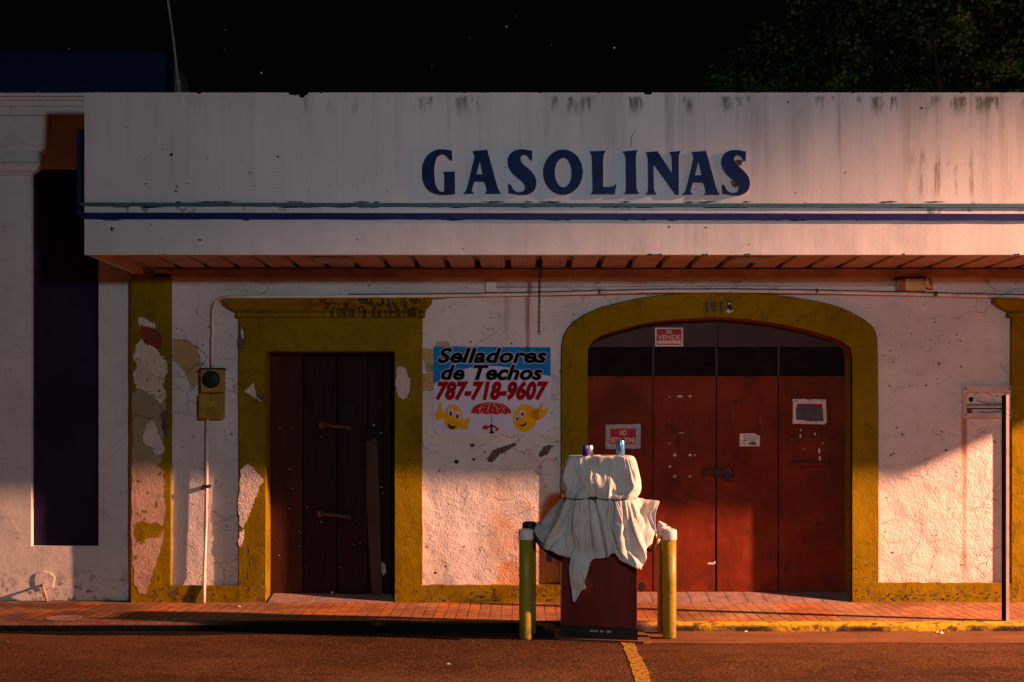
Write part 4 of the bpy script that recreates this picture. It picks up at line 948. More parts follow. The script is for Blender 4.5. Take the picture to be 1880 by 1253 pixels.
# red umbrella with pale ribs and dots
dome = [(864.5,760.5),(866,753),(870,747.5),(878,742.5),(888,740),(901,738.8),(914,740),(925,743),(933,748),(937.5,754),(939.5,760.5),(934,758.5),(928,761.5),(921,758.8),(911,761.5),(902,759),(894,761.5),(884,758.8),(877,761),(870,758.6)]
fl(dome, 'umb', 2)
for (x0, y0, xm, ym, x1, y1) in ((900,740,884,745,879,757),(901,740,896,748,895,758),(903,740,912,748,913,758),(904,740,920,745,926,757)):
    fl([(x0,y0),(xm,ym),(x1,y1),(x1+1,y1),(xm+1.2,ym),(x0+1,y0)], 'signwhite', 3)
for x, y in ((880,750),(889,749),(907,746),(917,751),(927,749),(904,754),(885,757),(921,756)): fl(disc(x, y, 1.2, 1.1, 8), 'signwhite', 3)
fl([(901.4,738),(902.6,738),(902.6,776),(901.4,776)], 'stain', 2.6)
fl([(900.5,779),(904,779),(904,790),(908,796),(898,796),(901,791)], 'banner_black', 4)
fl([(885,786),(889,781),(896,780),(893,784),(900,781),(908,781),(915,787),(916,791),(908,792),(911,788),(904,784),(895,787),(897,789),(888,789)], 'umb', 3)
mb.build('cartoon_print', bn)

# ------------------------------------------------------------------ signs on the door
def sign(name, Y, loc, label, cat): 
    return empty(name, (PX(loc[0], Y), Y, PZ(loc[1], Y)), label, cat)
Y = YA2 - .006; s1 = sign('for_sale_sign', Y, (1228, 637), 'small red and white SE VENDE sign high on the arched red door', 'sign')
mb = MB(); mb.prism([[(1202.5,602),(1254,602),(1254,636.5),(1202.5,636.5)]], onY(Y), Y - .004, Y, 'signwhite'); mb.prism([[(1205.5,604.5),(1251,604.5),(1251,633.5),(1205.5,633.5)]], onY(Y), Y - .0055, Y - .003, 'signred')
mb.prism([[(1207,625.5),(1249.5,625.5),(1249.5,631.5),(1207,631.5)]], onY(Y), Y - .007, Y - .005, 'signtext'); mb.build('board', s1)
mb = MB(); text_box(mb, 'SE', 1222.5, 606.5, 1234, 613, Y, Y - .0075, 'signtext', .015); text_box(mb, 'VENDE', 1207.5, 615.5, 1249, 624, Y, Y - .0075, 'signtext', .02); mb.build('lettering', s1)
Y = YA2 - .003; s2 = sign('no_parking_sign', Y, (1144, 824), 'red NO ESTACIONE sign taped on grey board behind the covered pump', 'sign')
mb = MB(); mb.prism([rag([(1112.5,780),(1175,779),(1175.5,824),(1112.5,825)], .5, 5, 3)], onY(Y), Y - .004, Y, 'tapegrey')
for (a, b, c, d) in ((1112,1120,780,824),(1167.5,1176,779,824),(1122,1166,780,787)): mb.prism([rag([(a,c),(b,c),(b,d),(a,d)], .5, 4, int(a))], onY(Y), Y - .0055, Y - .003, 'tapegrey')
mb.prism([[(1120,787.5),(1167.5,787.5),(1168,815.5),(1120.5,816)]], onY(Y), Y - .0065, Y - .003, 'signred'); mb.build('board', s2)
mb = MB(); text_box(mb, 'NO', 1138, 790, 1150, 800, Y, Y - .008, 'signtext', .02); text_box(mb, 'ESTACIONE', 1122, 803.5, 1166.5, 813.5, Y, Y - .008, 'signtext', .02); mb.build('lettering', s2)
Y = YA2 - .003; mb = MB()
mb.prism([[(1358,796.5),(1386,796),(1389,799),(1395,800.5),(1394.5,819.5),(1358,820)]], onY(Y), Y - .002, Y, 'paper')
for (x0, x1, y) in ((1364,1384,799.5),(1368,1392,803.5),(1368,1390,806),(1360,1370,809),(1368,1388,808.3),(1360,1366,814)): mb.prism([[(x0,y),(x1,y),(x1,y+.9),(x0,y+.9)]], onY(Y), Y - .003, Y - .0015, 'paperline')
mb.prism([[(1373,816),(1376,812),(1383,810.5),(1388,813),(1390,817),(1380,818)]], onY(Y), Y - .003, Y - .0015, 'paperline'); mb.prism([[(1366,798),(1367,798),(1367,818),(1366,818)]], onY(Y), Y - .003, Y - .0015, 'paperline')
mb.build('paper_notice', loc=(PX(1376, Y), Y, PZ(820, Y)), props=dict(label='small white printed paper notice above the bolt of the red door', cat='notice'))
mb = MB()
mb.prism([rag([(1455,733),(1516,734),(1517.5,776),(1512,780),(1455,778)], .9, 6, 3)], onY(Y), Y - .003, Y, 'signwhite')
mb.prism([rag([(1463,742),(1509,742),(1510,752),(1463,753)], .6, 3, 4)], onY(Y), Y - .0045, Y - .002, 'signred')
mb.prism([rag([(1461,748),(1470,746),(1483,741.5),(1494,747),(1511,750.5),(1512,773),(1490,774),(1462,771)], .6, 3, 5)], onY(Y), Y - .006, Y - .002, 'torn')
for i in range(14): mb.prism([rag(disc(R.uniform(1457,1516), R.choice([736, 738, 776]), R.uniform(1, 4), .9, 6), .4, 1, i)], onY(Y), Y - .0045, Y - .002, 'tapegrey')
mb.build('torn_sign', loc=(PX(1486, Y), Y, PZ(780, Y)), props=dict(label='torn dark sign with pale ragged border on the right leaf of the red door', cat='sign'))

# ------------------------------------------------------------------ bollards
def make_bollard(x, y, h, dark=False):
    e = empty('bollard', (x, y, RD), 'x', 'bollard', 'yellow bollards around the old fuel pump')
    b = MB(); b.lathe([(.058, 0), (.0565, .02), (.0562, h * .5), (.0565, h - .085)], (x, y, RD), 'bollard', 32)
    b.build('post', e)
    b = MB(); b.lathe([(.0565, h - .084), (.0605, h - .083), (.0615, h - .081), (.0615, h - .014), (.0610, h - .009), (.058, h - .003), (.051, h + .003), (.034, h + .008), (.001, h + .010)], (x, y, RD), 'blackpaint' if dark else 'capwhite', 32); b.build('cap', e)
    return e
b1 = make_bollard(PX(965.5, 10.29), 10.29, .905); b1['label'] = 'front left mustard bollard with a white cap, left of the covered pump'
def copy_tree(o, loc):
    c = o.copy(); COL.objects.link(c); c.location = loc
    for ch in o.children:
        d = ch.copy(); COL.objects.link(d); d.parent = c
    return c
b2 = copy_tree(b1, (PX(1229, 10.29), 10.29, RD)); b2['label'] = 'front right bright yellow bollard with a white cap'
b3 = copy_tree(b1, (PX(1219, 10.555), 10.555, RD)); b3['label'] = 'rear right yellow bollard half hidden behind the front right one'
b4 = make_bollard(PX(972, 10.56), 10.56, .945, True); b4['label'] = 'rear left bollard with a dark cap, just behind the front left one'
mb = MB(); cz = RD + .905; c = (PX(1219, 10.555), 10.555, cz)
mb.add([(c[0] - .06, c[1] - .02, cz + .008), (c[0] - .005, c[1] - .05, cz + .012), (c[0] + .03, c[1], cz + .02), (c[0] - .02, c[1] + .04, cz + .03), (c[0] - .045, c[1], cz + .055)], [(0, 1, 4), (1, 2, 4), (2, 3, 4), (3, 0, 4), (3, 2, 1, 0)], 'paper')
mb.build('crumpled_paper', loc=c, props=dict(label='crumpled scrap of white paper on top of the rear right bollard', cat='litter'))

# ------------------------------------------------------------------ fuel pump
PY0, PY1 = 10.15, 10.60
PADZ = -.052
pm = empty('fuel_pump', (PX(1100, PY0), 10.38, PADZ), 'old dark red fuel pump hidden under a tied grey tarpaulin', 'fuel pump')
YL, YR, DP = 10.30, 10.115, .33
x0, x1 = PX(1031, YL), PX(1170, YR)
def skew(g, e, z0, z1, key, mb):      # parallelogram plan, grown by e
    k = (YR - YL) / (x1 - x0)
    xa, xb = x0 - e, x1 + e; ya = lambda x: YL + k * (x - x0)
    pl = [(xa, ya(xa) - e + g), (xb, ya(xb) - e + g), (xb, ya(xb) + DP + e - g), (xa, ya(xa) + DP + e - g)]
    mb.prism([pl], lambda u, v, w: (u, v, w), z1, z0, key)
mb = MB(); skew(0, 0, PZ(1151, 10.2), .95, 'pumpred', mb); skew(.05, -.075, .951, 1.33, 'pumpred', mb)
cb = mb.build('cabinet', pm); bv = cb.modifiers.new('bevel', 'BEVEL'); bv.width = .006; bv.segments = 2
mb = MB(); skew(0, .004, PADZ, PZ(1151, 10.2) - .001, 'blackpaint', mb)
for a, b in ((1083, 1098), (1102, 1108), (1113, 1121)):
    kk = (YR - YL) / (x1 - x0); xa, xb = PX(a, 10.2), PX(b, 10.2); yf = lambda x: YL + kk * (x - x0) - .0045
    za, zb_ = PZ(1161, 10.2), PZ(1157.5, 10.2)
    mb.add([(xa, yf(xa) - .002, za), (xb, yf(xb) - .002, za), (xb, yf(xb) - .002, zb_), (xa, yf(xa) - .002, zb_)], [(0, 1, 2, 3)], 'galv')
mb.build('plinth', pm)
mb = MB()
mb.tube([(PX(1036, 10.40), 10.40, PZ(1030, 10.4)), (PX(1012, 10.36), 10.36, PZ(1018, 10.36)), (PX(995, 10.34), 10.34, PZ(1003, 10.34)), (PX(984, 10.36), 10.36, PZ(990, 10.36)), (PX(976, 10.42), 10.42, PZ(976, 10.42)), (PX(962, 10.46), 10.46, PZ(973, 10.46))], .020, 'rubber', 8)
mb.box(PX(1003, 10.37), PX(1013, 10.37), 10.35, 10.38, PZ(1031, 10.37), PZ(1014, 10.37), 'rubber', .004); mb.build('hose', pm)
mb = MB()
mb.tube([(PX(1178, 10.4), 10.40, PZ(998, 10.4)), (PX(1184, 10.38), 10.38, PZ(1006, 10.38)), (PX(1194, 10.37), 10.37, PZ(1012, 10.37)), (PX(1201, 10.38), 10.38, PZ(1005, 10.38)), (PX(1206, 10.4), 10.40, PZ(993, 10.4)), (PX(1208, 10.42), 10.42, PZ(986, 10.42))], .012, 'rubber', 8)
mb.tube([(PX(1204, 10.4), 10.395, PZ(1001, 10.4)), (PX(1207, 10.4), 10.395, PZ(995, 10.4)), (PX(1209.5, 10.4), 10.40, PZ(989, 10.4))], [.011, .017, .016], 'brass', 8)
mb.tube([(PX(1199, 10.4), 10.40, PZ(966, 10.4)), (PX(1203, 10.4), 10.40, PZ(978, 10.4)), (PX(1204, 10.4), 10.40, PZ(992, 10.4))], [.02, .022, .012], 'rubber', 8)
mb.tube([(PX(1203, 10.4), 10.385, PZ(979, 10.4)), (PX(1204.5, 10.4), 10.385, PZ(989, 10.4))], .010, 'brass', 8); mb.build('nozzle', pm)

# ------------------------------------------------------------------ tarpaulin
# keys round the pump: (waist px, waist Y), (top px, top Y), (bulge px), hem (px, py, Y), mid-skirt push
# the draped canvas: NC columns round the pump, each of L points from the middle of the top to the hem.
# x, y - 10 and z in half millimetres, each value the difference from what its neighbours predict
NC, L = 168, 38
DRAPE = [
[
1302,11,11,8,2,6,-2,-2,1,2,4,5,0,-1,-2,-2,-6,-5,-4,-5,-4,-5,-5,-5,-3,-3,-3,-3,-3,-3,-1,-2,-2,-3,-2,-3,-3,-3,0,-29,-29,-19,-6,-9,-2,1,-2,-3,-4,-4,0,2,5,2,10,-9,-5,-4,-5,
-3,-3,-2,-3,-3,-3,-3,-4,-3,-2,-2,-4,-4,-3,-2,-2,-3,0,-32,-32,-21,-7,-8,-4,-6,-4,-3,-2,-2,1,3,4,6,11,8,2,1,1,-1,-5,-6,-7,-7,-9,-7,-5,-5,-6,-3,-1,-2,-4,-2,-3,-4,0,-32,-33,
-22,-6,-10,-7,-5,-1,-1,-3,-4,1,4,5,5,10,-10,-5,-5,-4,2,1,-1,0,1,3,-1,-2,-2,-6,-8,-7,-1,-3,-3,-3,-2,0,-31,-31,-20,-6,-10,-6,0,-4,-4,-5,-1,2,3,5,8,4,0,-3,-2,-4,-10,-4,-1,
-3,-3,-3,-4,-3,3,-1,-2,0,-2,0,-2,-3,-3,0,-27,-27,-18,-5,-3,-5,-5,-1,-3,-3,-1,1,2,1,2,10,-8,-2,-3,-3,-1,-2,-2,0,-1,-3,1,1,-7,-1,0,-5,-5,-5,-2,-1,-1,0,-21,-21,-13,-5,-4,-3,
-1,-2,-1,1,1,-2,2,10,-6,3,-5,-2,-1,0,-2,-1,-1,-2,-1,-1,-4,-6,-3,-2,-1,-4,-5,-3,-2,-1,-2,0,-14,-13,-10,-1,-1,0,-1,-1,0,1,1,0,-3,-7,8,5,-4,0,-1,-2,-2,-2,-2,-2,-3,-5,-3,-4,
-2,-3,-5,-2,-3,-2,-4,-1,-1,0,-8,-8,-6,-2,1,3,-2,0,1,8,-6,1,-2,-3,3,0,4,2,3,2,2,0,1,1,-2,1,2,3,-13,-10,-11,-10,-3,6,8,6,-11,0,-5,-4,-2,-1,3,7,7,-14,-4,-5,5,2,3,-1,-1,0,19,
1,-1,0,-2,0,-3,-3,-2,-2,-4,-4,5,-1,-4,-6,-7,9,2,-14,-6,0,-1,-3,-2,0,7,9,-5,2,-10,-5,-2,7,2,0,-2,-3,-2,1,1,0,2,-1,0,-1,-1,-2,-3,0,0,0,-2,-1,-5,-3,-1,-8,18,0,-2,-1,0,-1,14,
-11,0,4,4,-8,-6,9,6,5,-13,-5,-15,-3,-1,0,-1,8,0,0,-2,1,2,1,-1,-3,-2,0,-1,-25,3,9,0,0,-2,-2,-2,0,-12,6,-5,4,8,7,-2,-21,-1,16,17,-17,10,-4,-5,-6,-5,-11,-6,-7,3,-1,-2,8,7,
-3,2,-1,0,-2,-20,15,-1,0,-3,-3,-1,0,-2,-2,11,7,3,-6,0,-13,-5,-4,-4,13,-19,-3,-2,-1,-1,-2,0,3,-5,-2,1,-5,6,11,1,2,19,23,-13,-22,0,0,-2,-1,-2,0,23,3,-2,-4,-7,2,-3,-6,-13,
-7,8,6,3,-5,-6,3,-6,0,1,-2,-2,-3,-3,-7,-8,2,15,49,12,-25,4,-3,-2,0,-1,-2,0,0,-11,5,9,1,2,2,2,-2,-12,8,5,-10,-8,1,7,-1,13,8,8,-1,1,0,1,2,1,5,7,-17,2,1,-4,14,-15,0,0,-1,-1,
0,12,-4,-9,-1,2,1,1,6,-7,-13,-3,13,4,20,4,4,-1,-1,-3,4,4,8,4,2,-1,8,2,-8,-27,1,17,-2,3,0,-1,0,0,-1,-19,1,4,0,0,-1,7,-1,10,-2,-2,2,28,-9,1,1,2,2,3,7,5,2,4,4,5,-10,-5,-16,
-2,12,3,-7,0,0,0,0,-1,1,2,-10,-6,0,-1,2,-4,9,9,22,-14,-8,-15,4,4,2,3,0,3,4,8,4,3,1,1,1,-6,-2,11,1,-4,-3,0,0,0,0,0,0,-3,4,3,2,3,-3,-3,-1,8,7,9,-22,-3,3,3,4,2,4,1,-1,-1,2,
-1,0,-2,1,4,7,-1,-3,-3,2,-1,0,0,0,1,0,17,0,-5,1,-4,0,-5,1,7,-1,-25,16,21,2,4,2,-1,-1,-2,-4,-6,-3,-2,-2,0,-2,-2,4,3,2,2,2,2,0,1,0,0,1,2,6,4,-6,-2,0,0,6,4,-4,-11,4,0,6,2,1,
-1,-5,-4,-1,-2,-2,1,1,-2,-1,-1,-1,-1,-4,4,10,10,0,0,2,0,0,-1,-1,-1,-9,-3,2,15,11,1,-5,-9,1,-3,-7,-4,-4,-1,2,1,1,3,3,2,-5,-3,-5,-1,1,1,11,9,7,11,0,2,0,2,-1,-2,-1,-2,5,-5,
5,8,13,7,-21,-8,-2,-18,-3,-4,0,2,2,3,-1,-2,2,9,-3,0,6,4,5,7,9,7,5,6,0,1,3,0,1,-13,1,2,1,7,4,9,8,-3,-21,3,-2,-5,-3,-2,0,2,2,1,3,1,-4,-8,14,14,12,11,6,3,2,0,1,-3,0,3,1,2,0,
-2,-5,0,4,6,5,0,-9,7,-20,13,-2,3,-1,-1,-1,-1,2,5,5,9,7,5,4,2,1,1,-1,2,-5,3,-6,-8,0,2,3,2,1,-1,-2,2,3,2,1,-2,-5,-1,10,-8,0,3,4,2,1,2,2,3,4,1,1,1,-1,-1,0,-1,0,2,-11,-15,5,
-12,0,3,4,1,0,0,0,3,4,0,1,-4,-3,-8,14,-2,-2,7,1,3,1,0,0,-1,1,1,0,-1,0,-1,-3,2,8,-7,2,-6,-11,23,0,4,2,3,0,1,0,3,2,-1,1,-4,-3,-9,12,0,1,5,3,1,1,1,-2,-1,0,0,0,-1,-3,2,6,4,
-6,-3,-2,6,7,0,0,3,4,2,0,5,-1,3,0,1,1,-6,1,0,-2,2,0,2,2,2,2,0,-1,0,-1,0,0,0,6,3,2,-3,-5,0,4,3,-2,-2,0,3,3,2,1,-3,7,1,-1,2,1,-2,-5,0,2,2,-2,2,0,3,2,-1,1,1,-1,1,4,2,3,-6,5,
2,2,0,1,0,1,-3,0,3,3,2,1,4,2,2,-2,7,-3,-2,-2,-1,-4,3,-2,1,2,1,0,1,0,0,2,2,0,2,1,-3,3,3,3,1,0,0,0,0,0,3,4,2,0,4,3,0,-1,3,0,-1,0,-3,-6,4,-2,3,1,0,1,2,3,0,0,0,0,1,1,-1,0,1,
4,3,2,2,1,0,0,4,2,2,2,5,1,0,0,1,0,-1,0,-2,-9,6,-3,1,-1,-1,1,1,0,2,4,4,0,-2,1,-2,-12,9,8,1,4,0,2,3,0,3,3,3,0,6,1,-2,1,2,0,-1,1,-4,-3,1,-4,-10,-7,0,-1,-1,-1,-1,-1,1,18,11,
1,0,0,-23,10,11,-14,19,3,1,0,3,3,2,2,4,1,-4,4,1,-2,2,3,-8,0,-1,-5,-4,4,-2,-3,-2,2,0,11,-7,-19,19,-18,28,-10,2,-9,-11,30,-7,6,4,0,2,4,1,2,-2,3,-1,2,0,-2,5,0,-3,2,-5,-3,-2,
-2,0,2,0,-2,-1,3,10,-12,-13,7,6,11,-5,-9,16,0,-1,-8,3,0,3,2,1,1,4,-8,4,3,-2,-4,9,-2,1,-9,4,-3,6,0,-1,0,1,0,0,-3,-6,6,0,-5,-7,8,5,0,-6,8,0,0,-10,0,2,2,2,0,-2,3,2,2,-2,4,
-2,-5,6,-3,-12,6,-2,-1,3,2,3,5,1,-15,-1,12,1,5,-23,-12,21,15,0,-13,3,9,6,0,2,2,1,0,0,0,-2,6,-1,3,-9,10,3,-3,-13,4,7,3,-2,0,2,2,3,3,0,2,-2,1,3,-13,13,-14,1,3,7,2,10,0,2,1,
2,0,0,2,3,2,-2,-12,8,-5,9,-12,4,2,-11,16,6,2,1,1,1,2,5,0,-6,0,-13,29,-15,8,6,1,-2,5,3,0,2,2,1,1,-4,-2,0,-4,17,1,-5,3,-12,12,2,-4,9,-9,-1,1,5,17,1,-1,-2,0,-3,-14,29,2,-8,
5,-3,-1,-10,3,-26,0,2,3,1,0,0,2,1,1,6,-4,6,-16,10,-3,-7,11,17,7,8,3,-3,-24,-22,19,-2,-7,8,18,-13,-6,10,-2,-3,-4,2,-17,11,0,2,3,1,1,1,-1,-2,3,-3,9,-6,0,-5,3,1,-1,2,2,-8,
-5,-9,-1,16,-22,1,11,-11,23,15,0,-3,-8,-13,-14,8,-1,-8,0,3,1,3,0,1,1,-2,-9,4,10,2,0,-17,18,-11,-6,-23,-6,-11,-5,3,3,5,10,3,5,19,-12,17,12,-8,-25,3,-9,-4,4,-23,0,2,4,1,0,
0,2,3,-1,-22,11,18,2,2,-13,-5,-5,-3,-14,7,3,3,6,1,-3,-2,-9,-1,30,-20,7,-17,7,-17,8,-4,-14,38,0,3,2,2,-1,0,3,2,2,-1,-14,-6,19,3,-6,0,-4,5,8,-3,4,2,-3,0,-5,0,5,-3,-14,22,
-41,11,-7,10,-10,-13,30,-2,0,3,2,2,0,-5,4,2,4,2,-2,-6,-11,17,-5,1,-1,4,3,0,2,-1,1,-1,0,0,7,-1,-3,-22,3,-4,2,1,1,4,-11,19,0,2,4,1,0,2,-6,5,-1,4,0,5,1,-7,-3,2,1,2,-1,3,0,1,
0,1,1,-2,5,2,-20,0,0,-10,11,-8,12,7,12,-24,0,3,3,2,0,-3,6,-3,-1,0,2,4,1,-6,-8,9,3,0,-2,4,0,3,1,2,5,-1,-4,-11,2,-22,15,-2,-14,14,4,15,-17,22,0,3,3,2,0,0,2,1,-3,-5,8,-3,5,
-9,-2,9,0,2,0,1,-4,5,0,1,2,1,-4,-3,-12,-6,-2,-4,23,0,5,-10,18,-21,0,3,3,2,1,4,0,0,0,-4,1,1,0,-8,4,5,-3,2,-1,2,-1,-13,13,4,-2,0,-6,-1,-7,11,-25,22,-15,17,0,12,-16,-1,0,4,
2,2,1,4,0,-2,-1,1,-1,1,-1,-10,14,-2,-3,-2,5,-8,10,-2,-15,9,5,1,-5,-2,-3,-2,8,-13,13,-10,19,-9,-4,-1,0,3,3,3,0,4,2,-2,-3,0,3,-5,0,9,0,-5,-2,-2,-1,6,-9,6,-1,-15,4,12,-5,-1,
0,-4,4,4,1,6,-7,6,-6,-4,0,3,4,2,0,3,1,-1,1,-2,2,-3,-2,5,1,-1,-2,-1,-2,0,3,-3,4,0,-8,-9,11,2,1,1,0,2,2,1,2,-2,0,0,0,4,3,2,2,2,-1,-1,0,3,-2,-1,-4,-4,7,1,-1,1,2,-1,-2,2,-7,
3,5,0,-10,0,13,-1,1,-2,0,3,2,0,1,1,0,3,4,3,0,2,-1,1,1,1,-2,2,-15,10,-2,4,-2,1,-1,2,1,0,0,-1,-1,7,4,-2,-3,4,0,-1,-2,-2,-2,4,2,0,0,4,4,2,1,-2,0,2,2,-1,-7,-2,9,0,-1,0,-2,2,
1,-1,1,1,5,0,1,-1,2,1,3,0,0,0,-4,-3,-2,0,5,2,0,4,3,3,1,-5,2,3,4,0,-11,-12,0,12,6,0,-2,2,1,2,3,2,1,0,1,-1,1,1,1,1,0,0,-2,-3,-3,-1,3,2,0,3,5,1,2,-1,-4,5,2,1,-2,-7,-8,-2,12,
2,-1,1,1,3,0,2,1,0,1,0,-2,2,1,3,1,1,-1,-4,-2,-3,8,-22,0,4,3,3,0,2,-3,-4,3,4,0,0,-6,0,-6,8,1,1,1,0,2,1,0,1,-6,-4,2,6,3,1,2,0,3,-3,-6,-5,9,12,0,3,3,2,1,1,0,-5,-6,4,9,2,-2,
-7,3,3,-2,2,-2,3,2,-1,3,-6,1,1,1,-1,3,-1,1,3,1,0,-8,9,-18,18,0,3,3,3,1,2,0,-2,-1,-6,-9,7,3,5,-2,1,1,0,2,-6,6,1,-4,3,-8,-4,3,6,3,5,-1,2,0,1,-2,2,1,1,0,3,3,2,1,-5,8,-1,-1,
-5,5,-3,1,-6,6,-2,2,-7,8,2,-16,5,10,-5,7,-2,-5,-8,5,12,2,1,1,0,-3,2,4,-3,0,3,4,1,0,1,-4,2,3,0,0,-2,0,-2,-7,7,2,1,-5,1,6,-2,-7,10,-8,3,1,4,-2,1,7,0,-1,1,0,-28,25,2,0,3,3,
2,1,2,-2,0,-9,6,3,-2,3,-2,-1,2,-1,3,-1,1,-2,-5,3,-3,8,-2,0,0,2,-2,4,3,0,2,-13,-3,-32,40,0,3,3,2,1,1,-1,-1,-2,-14,6,11,-1,0,-6,6,0,-4,0,-2,3,6,0,2,-1,5,-1,-1,-3,0,1,3,1,1,
3,-6,7,-50,0,3,3,2,0,0,2,1,-1,-2,-17,11,9,-1,-1,1,-2,1,-1,0,-1,-2,0,2,2,3,1,-2,1,-1,0,2,5,-2,13,-2,-27,-9,0,3,2,2,1,-5,-5,1,5,7,-2,-21,13,-1,7,-4,4,2,-3,-2,5,-1,0,0,0,-1,
2,2,-2,-2,2,0,3,6,6,8,0,-5,0,3,3,2,0,2,-1,-1,0,3,3,-6,-14,13,3,-2,-1,4,2,-1,-2,1,-1,-1,0,0,1,-1,1,-3,-3,1,0,2,8,3,8,6,0,3,3,2,0,-1,2,0,1,-2,3,2,-1,-2,0,-2,-1,6,-4,-6,9,2,
0,-1,0,-1,-3,1,-1,3,1,0,0,-2,-1,9,3,2,0,3,3,2,2,0,1,-1,0,2,-1,2,0,0,0,-2,-1,-14,10,-1,-3,5,4,2,0,0,2,-2,-2,-1,-2,0,0,0,-1,3,4,5,0,4,4,2,1,-2,1,1,0,2,1,0,-2,1,0,0,0,-4,-8,
7,-9,-3,2,-7,-4,6,4,6,5,4,3,1,1,0,1,-3,2,3,0,4,4,3,0,0,2,1,-1,-2,3,4,2,-6,0,1,-1,1,-2,0,-1,-8,-8,4,0,-9,-5,-1,6,7,5,2,4,6,6,2,2,-2,0,4,5,3,0,1,0,1,4,-3,-2,2,3,1,-2,0,-2,
2,2,1,0,2,-1,-1,-2,-2,-1,-1,-1,-1,-3,1,3,6,1,3,6,4,0,5,4,3,1,1,0,0,0,1,2,-3,1,3,2,0,-1,4,2,2,0,0,1,1,2,0,-2,-1,-2,-1,-1,-2,-2,0,3,-3,-2,10,0,5,5,3,1,1,-1,0,-2,4,2,1,-5,
-6,7,0,3,8,4,3,2,-1,-1,0,1,1,1,1,1,-1,0,0,-1,0,-3,-2,-3,-3,0,5,4,4,0,2,0,-1,0,1,-3,4,-4,5,-4,-1,3,-1,3,5,4,3,3,2,3,3,2,0,1,2,3,0,-2,-2,0,0,0,-3,0,5,5,3,1,-7,1,6,1,-1,1,
-1,0,-1,1,-2,1,-5,-7,-5,1,5,5,5,4,3,4,4,3,2,3,3,3,1,0,3,1,-2,0,5,5,3,2,-1,0,0,1,-1,0,1,0,-1,-3,4,0,-1,0,-2,-4,2,1,1,6,0,5,-10,-5,0,4,4,2,2,5,9,3,3,0,5,6,3,1,2,-1,-1,1,-1,
0,1,0,-1,0,1,-1,2,0,1,2,2,-1,-2,-4,7,0,-4,-2,-5,-4,5,1,-5,-2,2,6,3,0,5,6,4,0,1,0,-3,3,0,0,-1,1,0,1,-2,0,2,0,0,-1,2,2,0,-2,1,-13,10,0,2,0,0,-1,-4,-4,-5,-2,2,0,6,4,4,2,1,0,
0,-2,2,-1,0,-1,1,-1,1,-2,1,2,0,1,-6,5,1,0,-10,6,2,-1,0,5,-6,-3,2,-2,2,-4,-3,0,5,5,3,1,1,0,-1,2,-1,1,-1,0,-1,0,-2,1,2,1,0,2,-2,-2,0,-2,3,5,0,-1,-3,-2,-4,0,1,2,-2,10,-1,0,
4,6,3,1,1,-2,0,0,1,1,1,-1,-2,0,-3,2,1,0,1,0,0,-8,2,3,2,-2,3,7,-3,-7,1,0,1,0,-2,-10,-1,0,5,3,3,0,1,1,1,-2,0,1,0,-1,0,0,-3,1,2,-1,0,0,0,-1,-6,-2,6,4,1,0,3,0,0,-7,4,0,-3,-1,
-3,0,3,5,2,1,3,2,-1,-1,-1,1,-1,-1,0,-1,-4,2,0,1,1,-1,-1,0,0,-2,-3,-3,0,0,5,0,2,0,-5,-2,2,-2,-1,0,4,3,2,2,0,2,1,-4,1,0,2,-1,1,-2,-3,-1,4,-2,-1,1,-7,0,-1,-1,0,8,1,0,-2,-5,
0,5,3,1,-1,0,0,0,3,4,2,0,4,1,-1,-1,1,0,-1,0,-1,-1,-2,0,-4,2,4,-1,0,0,0,3,-9,-4,-1,9,1,2,1,-1,-7,-1,0,0,1,0,4,2,3,1,2,2,-1,-2,-3,4,0,1,-1,0,-3,-2,1,0,-7,-1,7,-5,-1,-1,6,1,
0,-10,2,4,-3,3,8,-1,-1,1,1,0,3,4,2,0,2,1,0,-2,0,-9,7,4,2,-3,-1,-2,2,1,-4,-4,-4,10,0,-3,-3,-2,1,5,-1,2,0,0,-7,-1,1,-3,4,0,3,3,2,1,-1,-4,6,3,-3,1,-15,13,5,-4,1,-2,3,-2,3,0,
-4,-10,1,10,-4,0,2,-2,-4,-3,1,-1,0,-2,-4,11,8,0,3,3,2,1,-5,4,-9,10,3,-2,1,-11,6,4,1,-1,2,0,2,-1,1,-4,-3,1,6,-3,1,-9,-6,2,0,-4,-3,5,13,7,-3,0,3,3,2,0,1,-6,6,-10,-5,16,1,
-1,-9,8,3,-2,2,1,-4,-2,1,3,-2,-9,1,2,-17,4,6,2,-1,4,11,5,3,-5,-8,0,3,3,1,2,-1,3,-4,3,1,-4,6,-2,-3,-5,8,-2,1,-4,-2,0,-1,3,6,4,0,-5,4,-3,1,2,7,5,2,-13,4,-9,-15,0,3,3,3,0,
-1,0,2,0,1,-1,2,-1,0,-2,3,-2,-2,-3,-1,0,3,3,3,-3,1,3,9,-1,0,1,0,-9,-8,9,0,-12,19,0,3,3,3,0,-3,-2,-1,1,6,3,1,0,-2,1,-1,-2,-14,4,6,3,1,2,-1,0,3,-7,-4,2,6,1,3,1,4,-4,-4,4,0,
0,4,4,2,1,-1,0,-1,1,1,-1,0,0,-8,-1,11,-2,0,2,0,1,0,-6,2,4,-6,-4,-1,7,-1,1,-2,4,-6,10,-11,8,0,0,4,4,3,1,1,0,1,-2,-1,-4,3,1,-1,-5,5,0,3,-1,1,1,1,-3,1,-1,-11,5,6,-1,-2,0,-3,
2,-4,2,6,-3,-12,0,4,5,2,1,0,1,1,0,-2,-1,-2,2,1,-4,3,-1,1,0,2,-7,-4,11,-19,-2,19,3,-14,6,2,-1,1,2,-1,-15,8,9,-1,0,5,4,2,1,0,1,3,2,-4,-1,-1,-1,-2,-1,3,-1,2,0,-11,10,-2,-8,
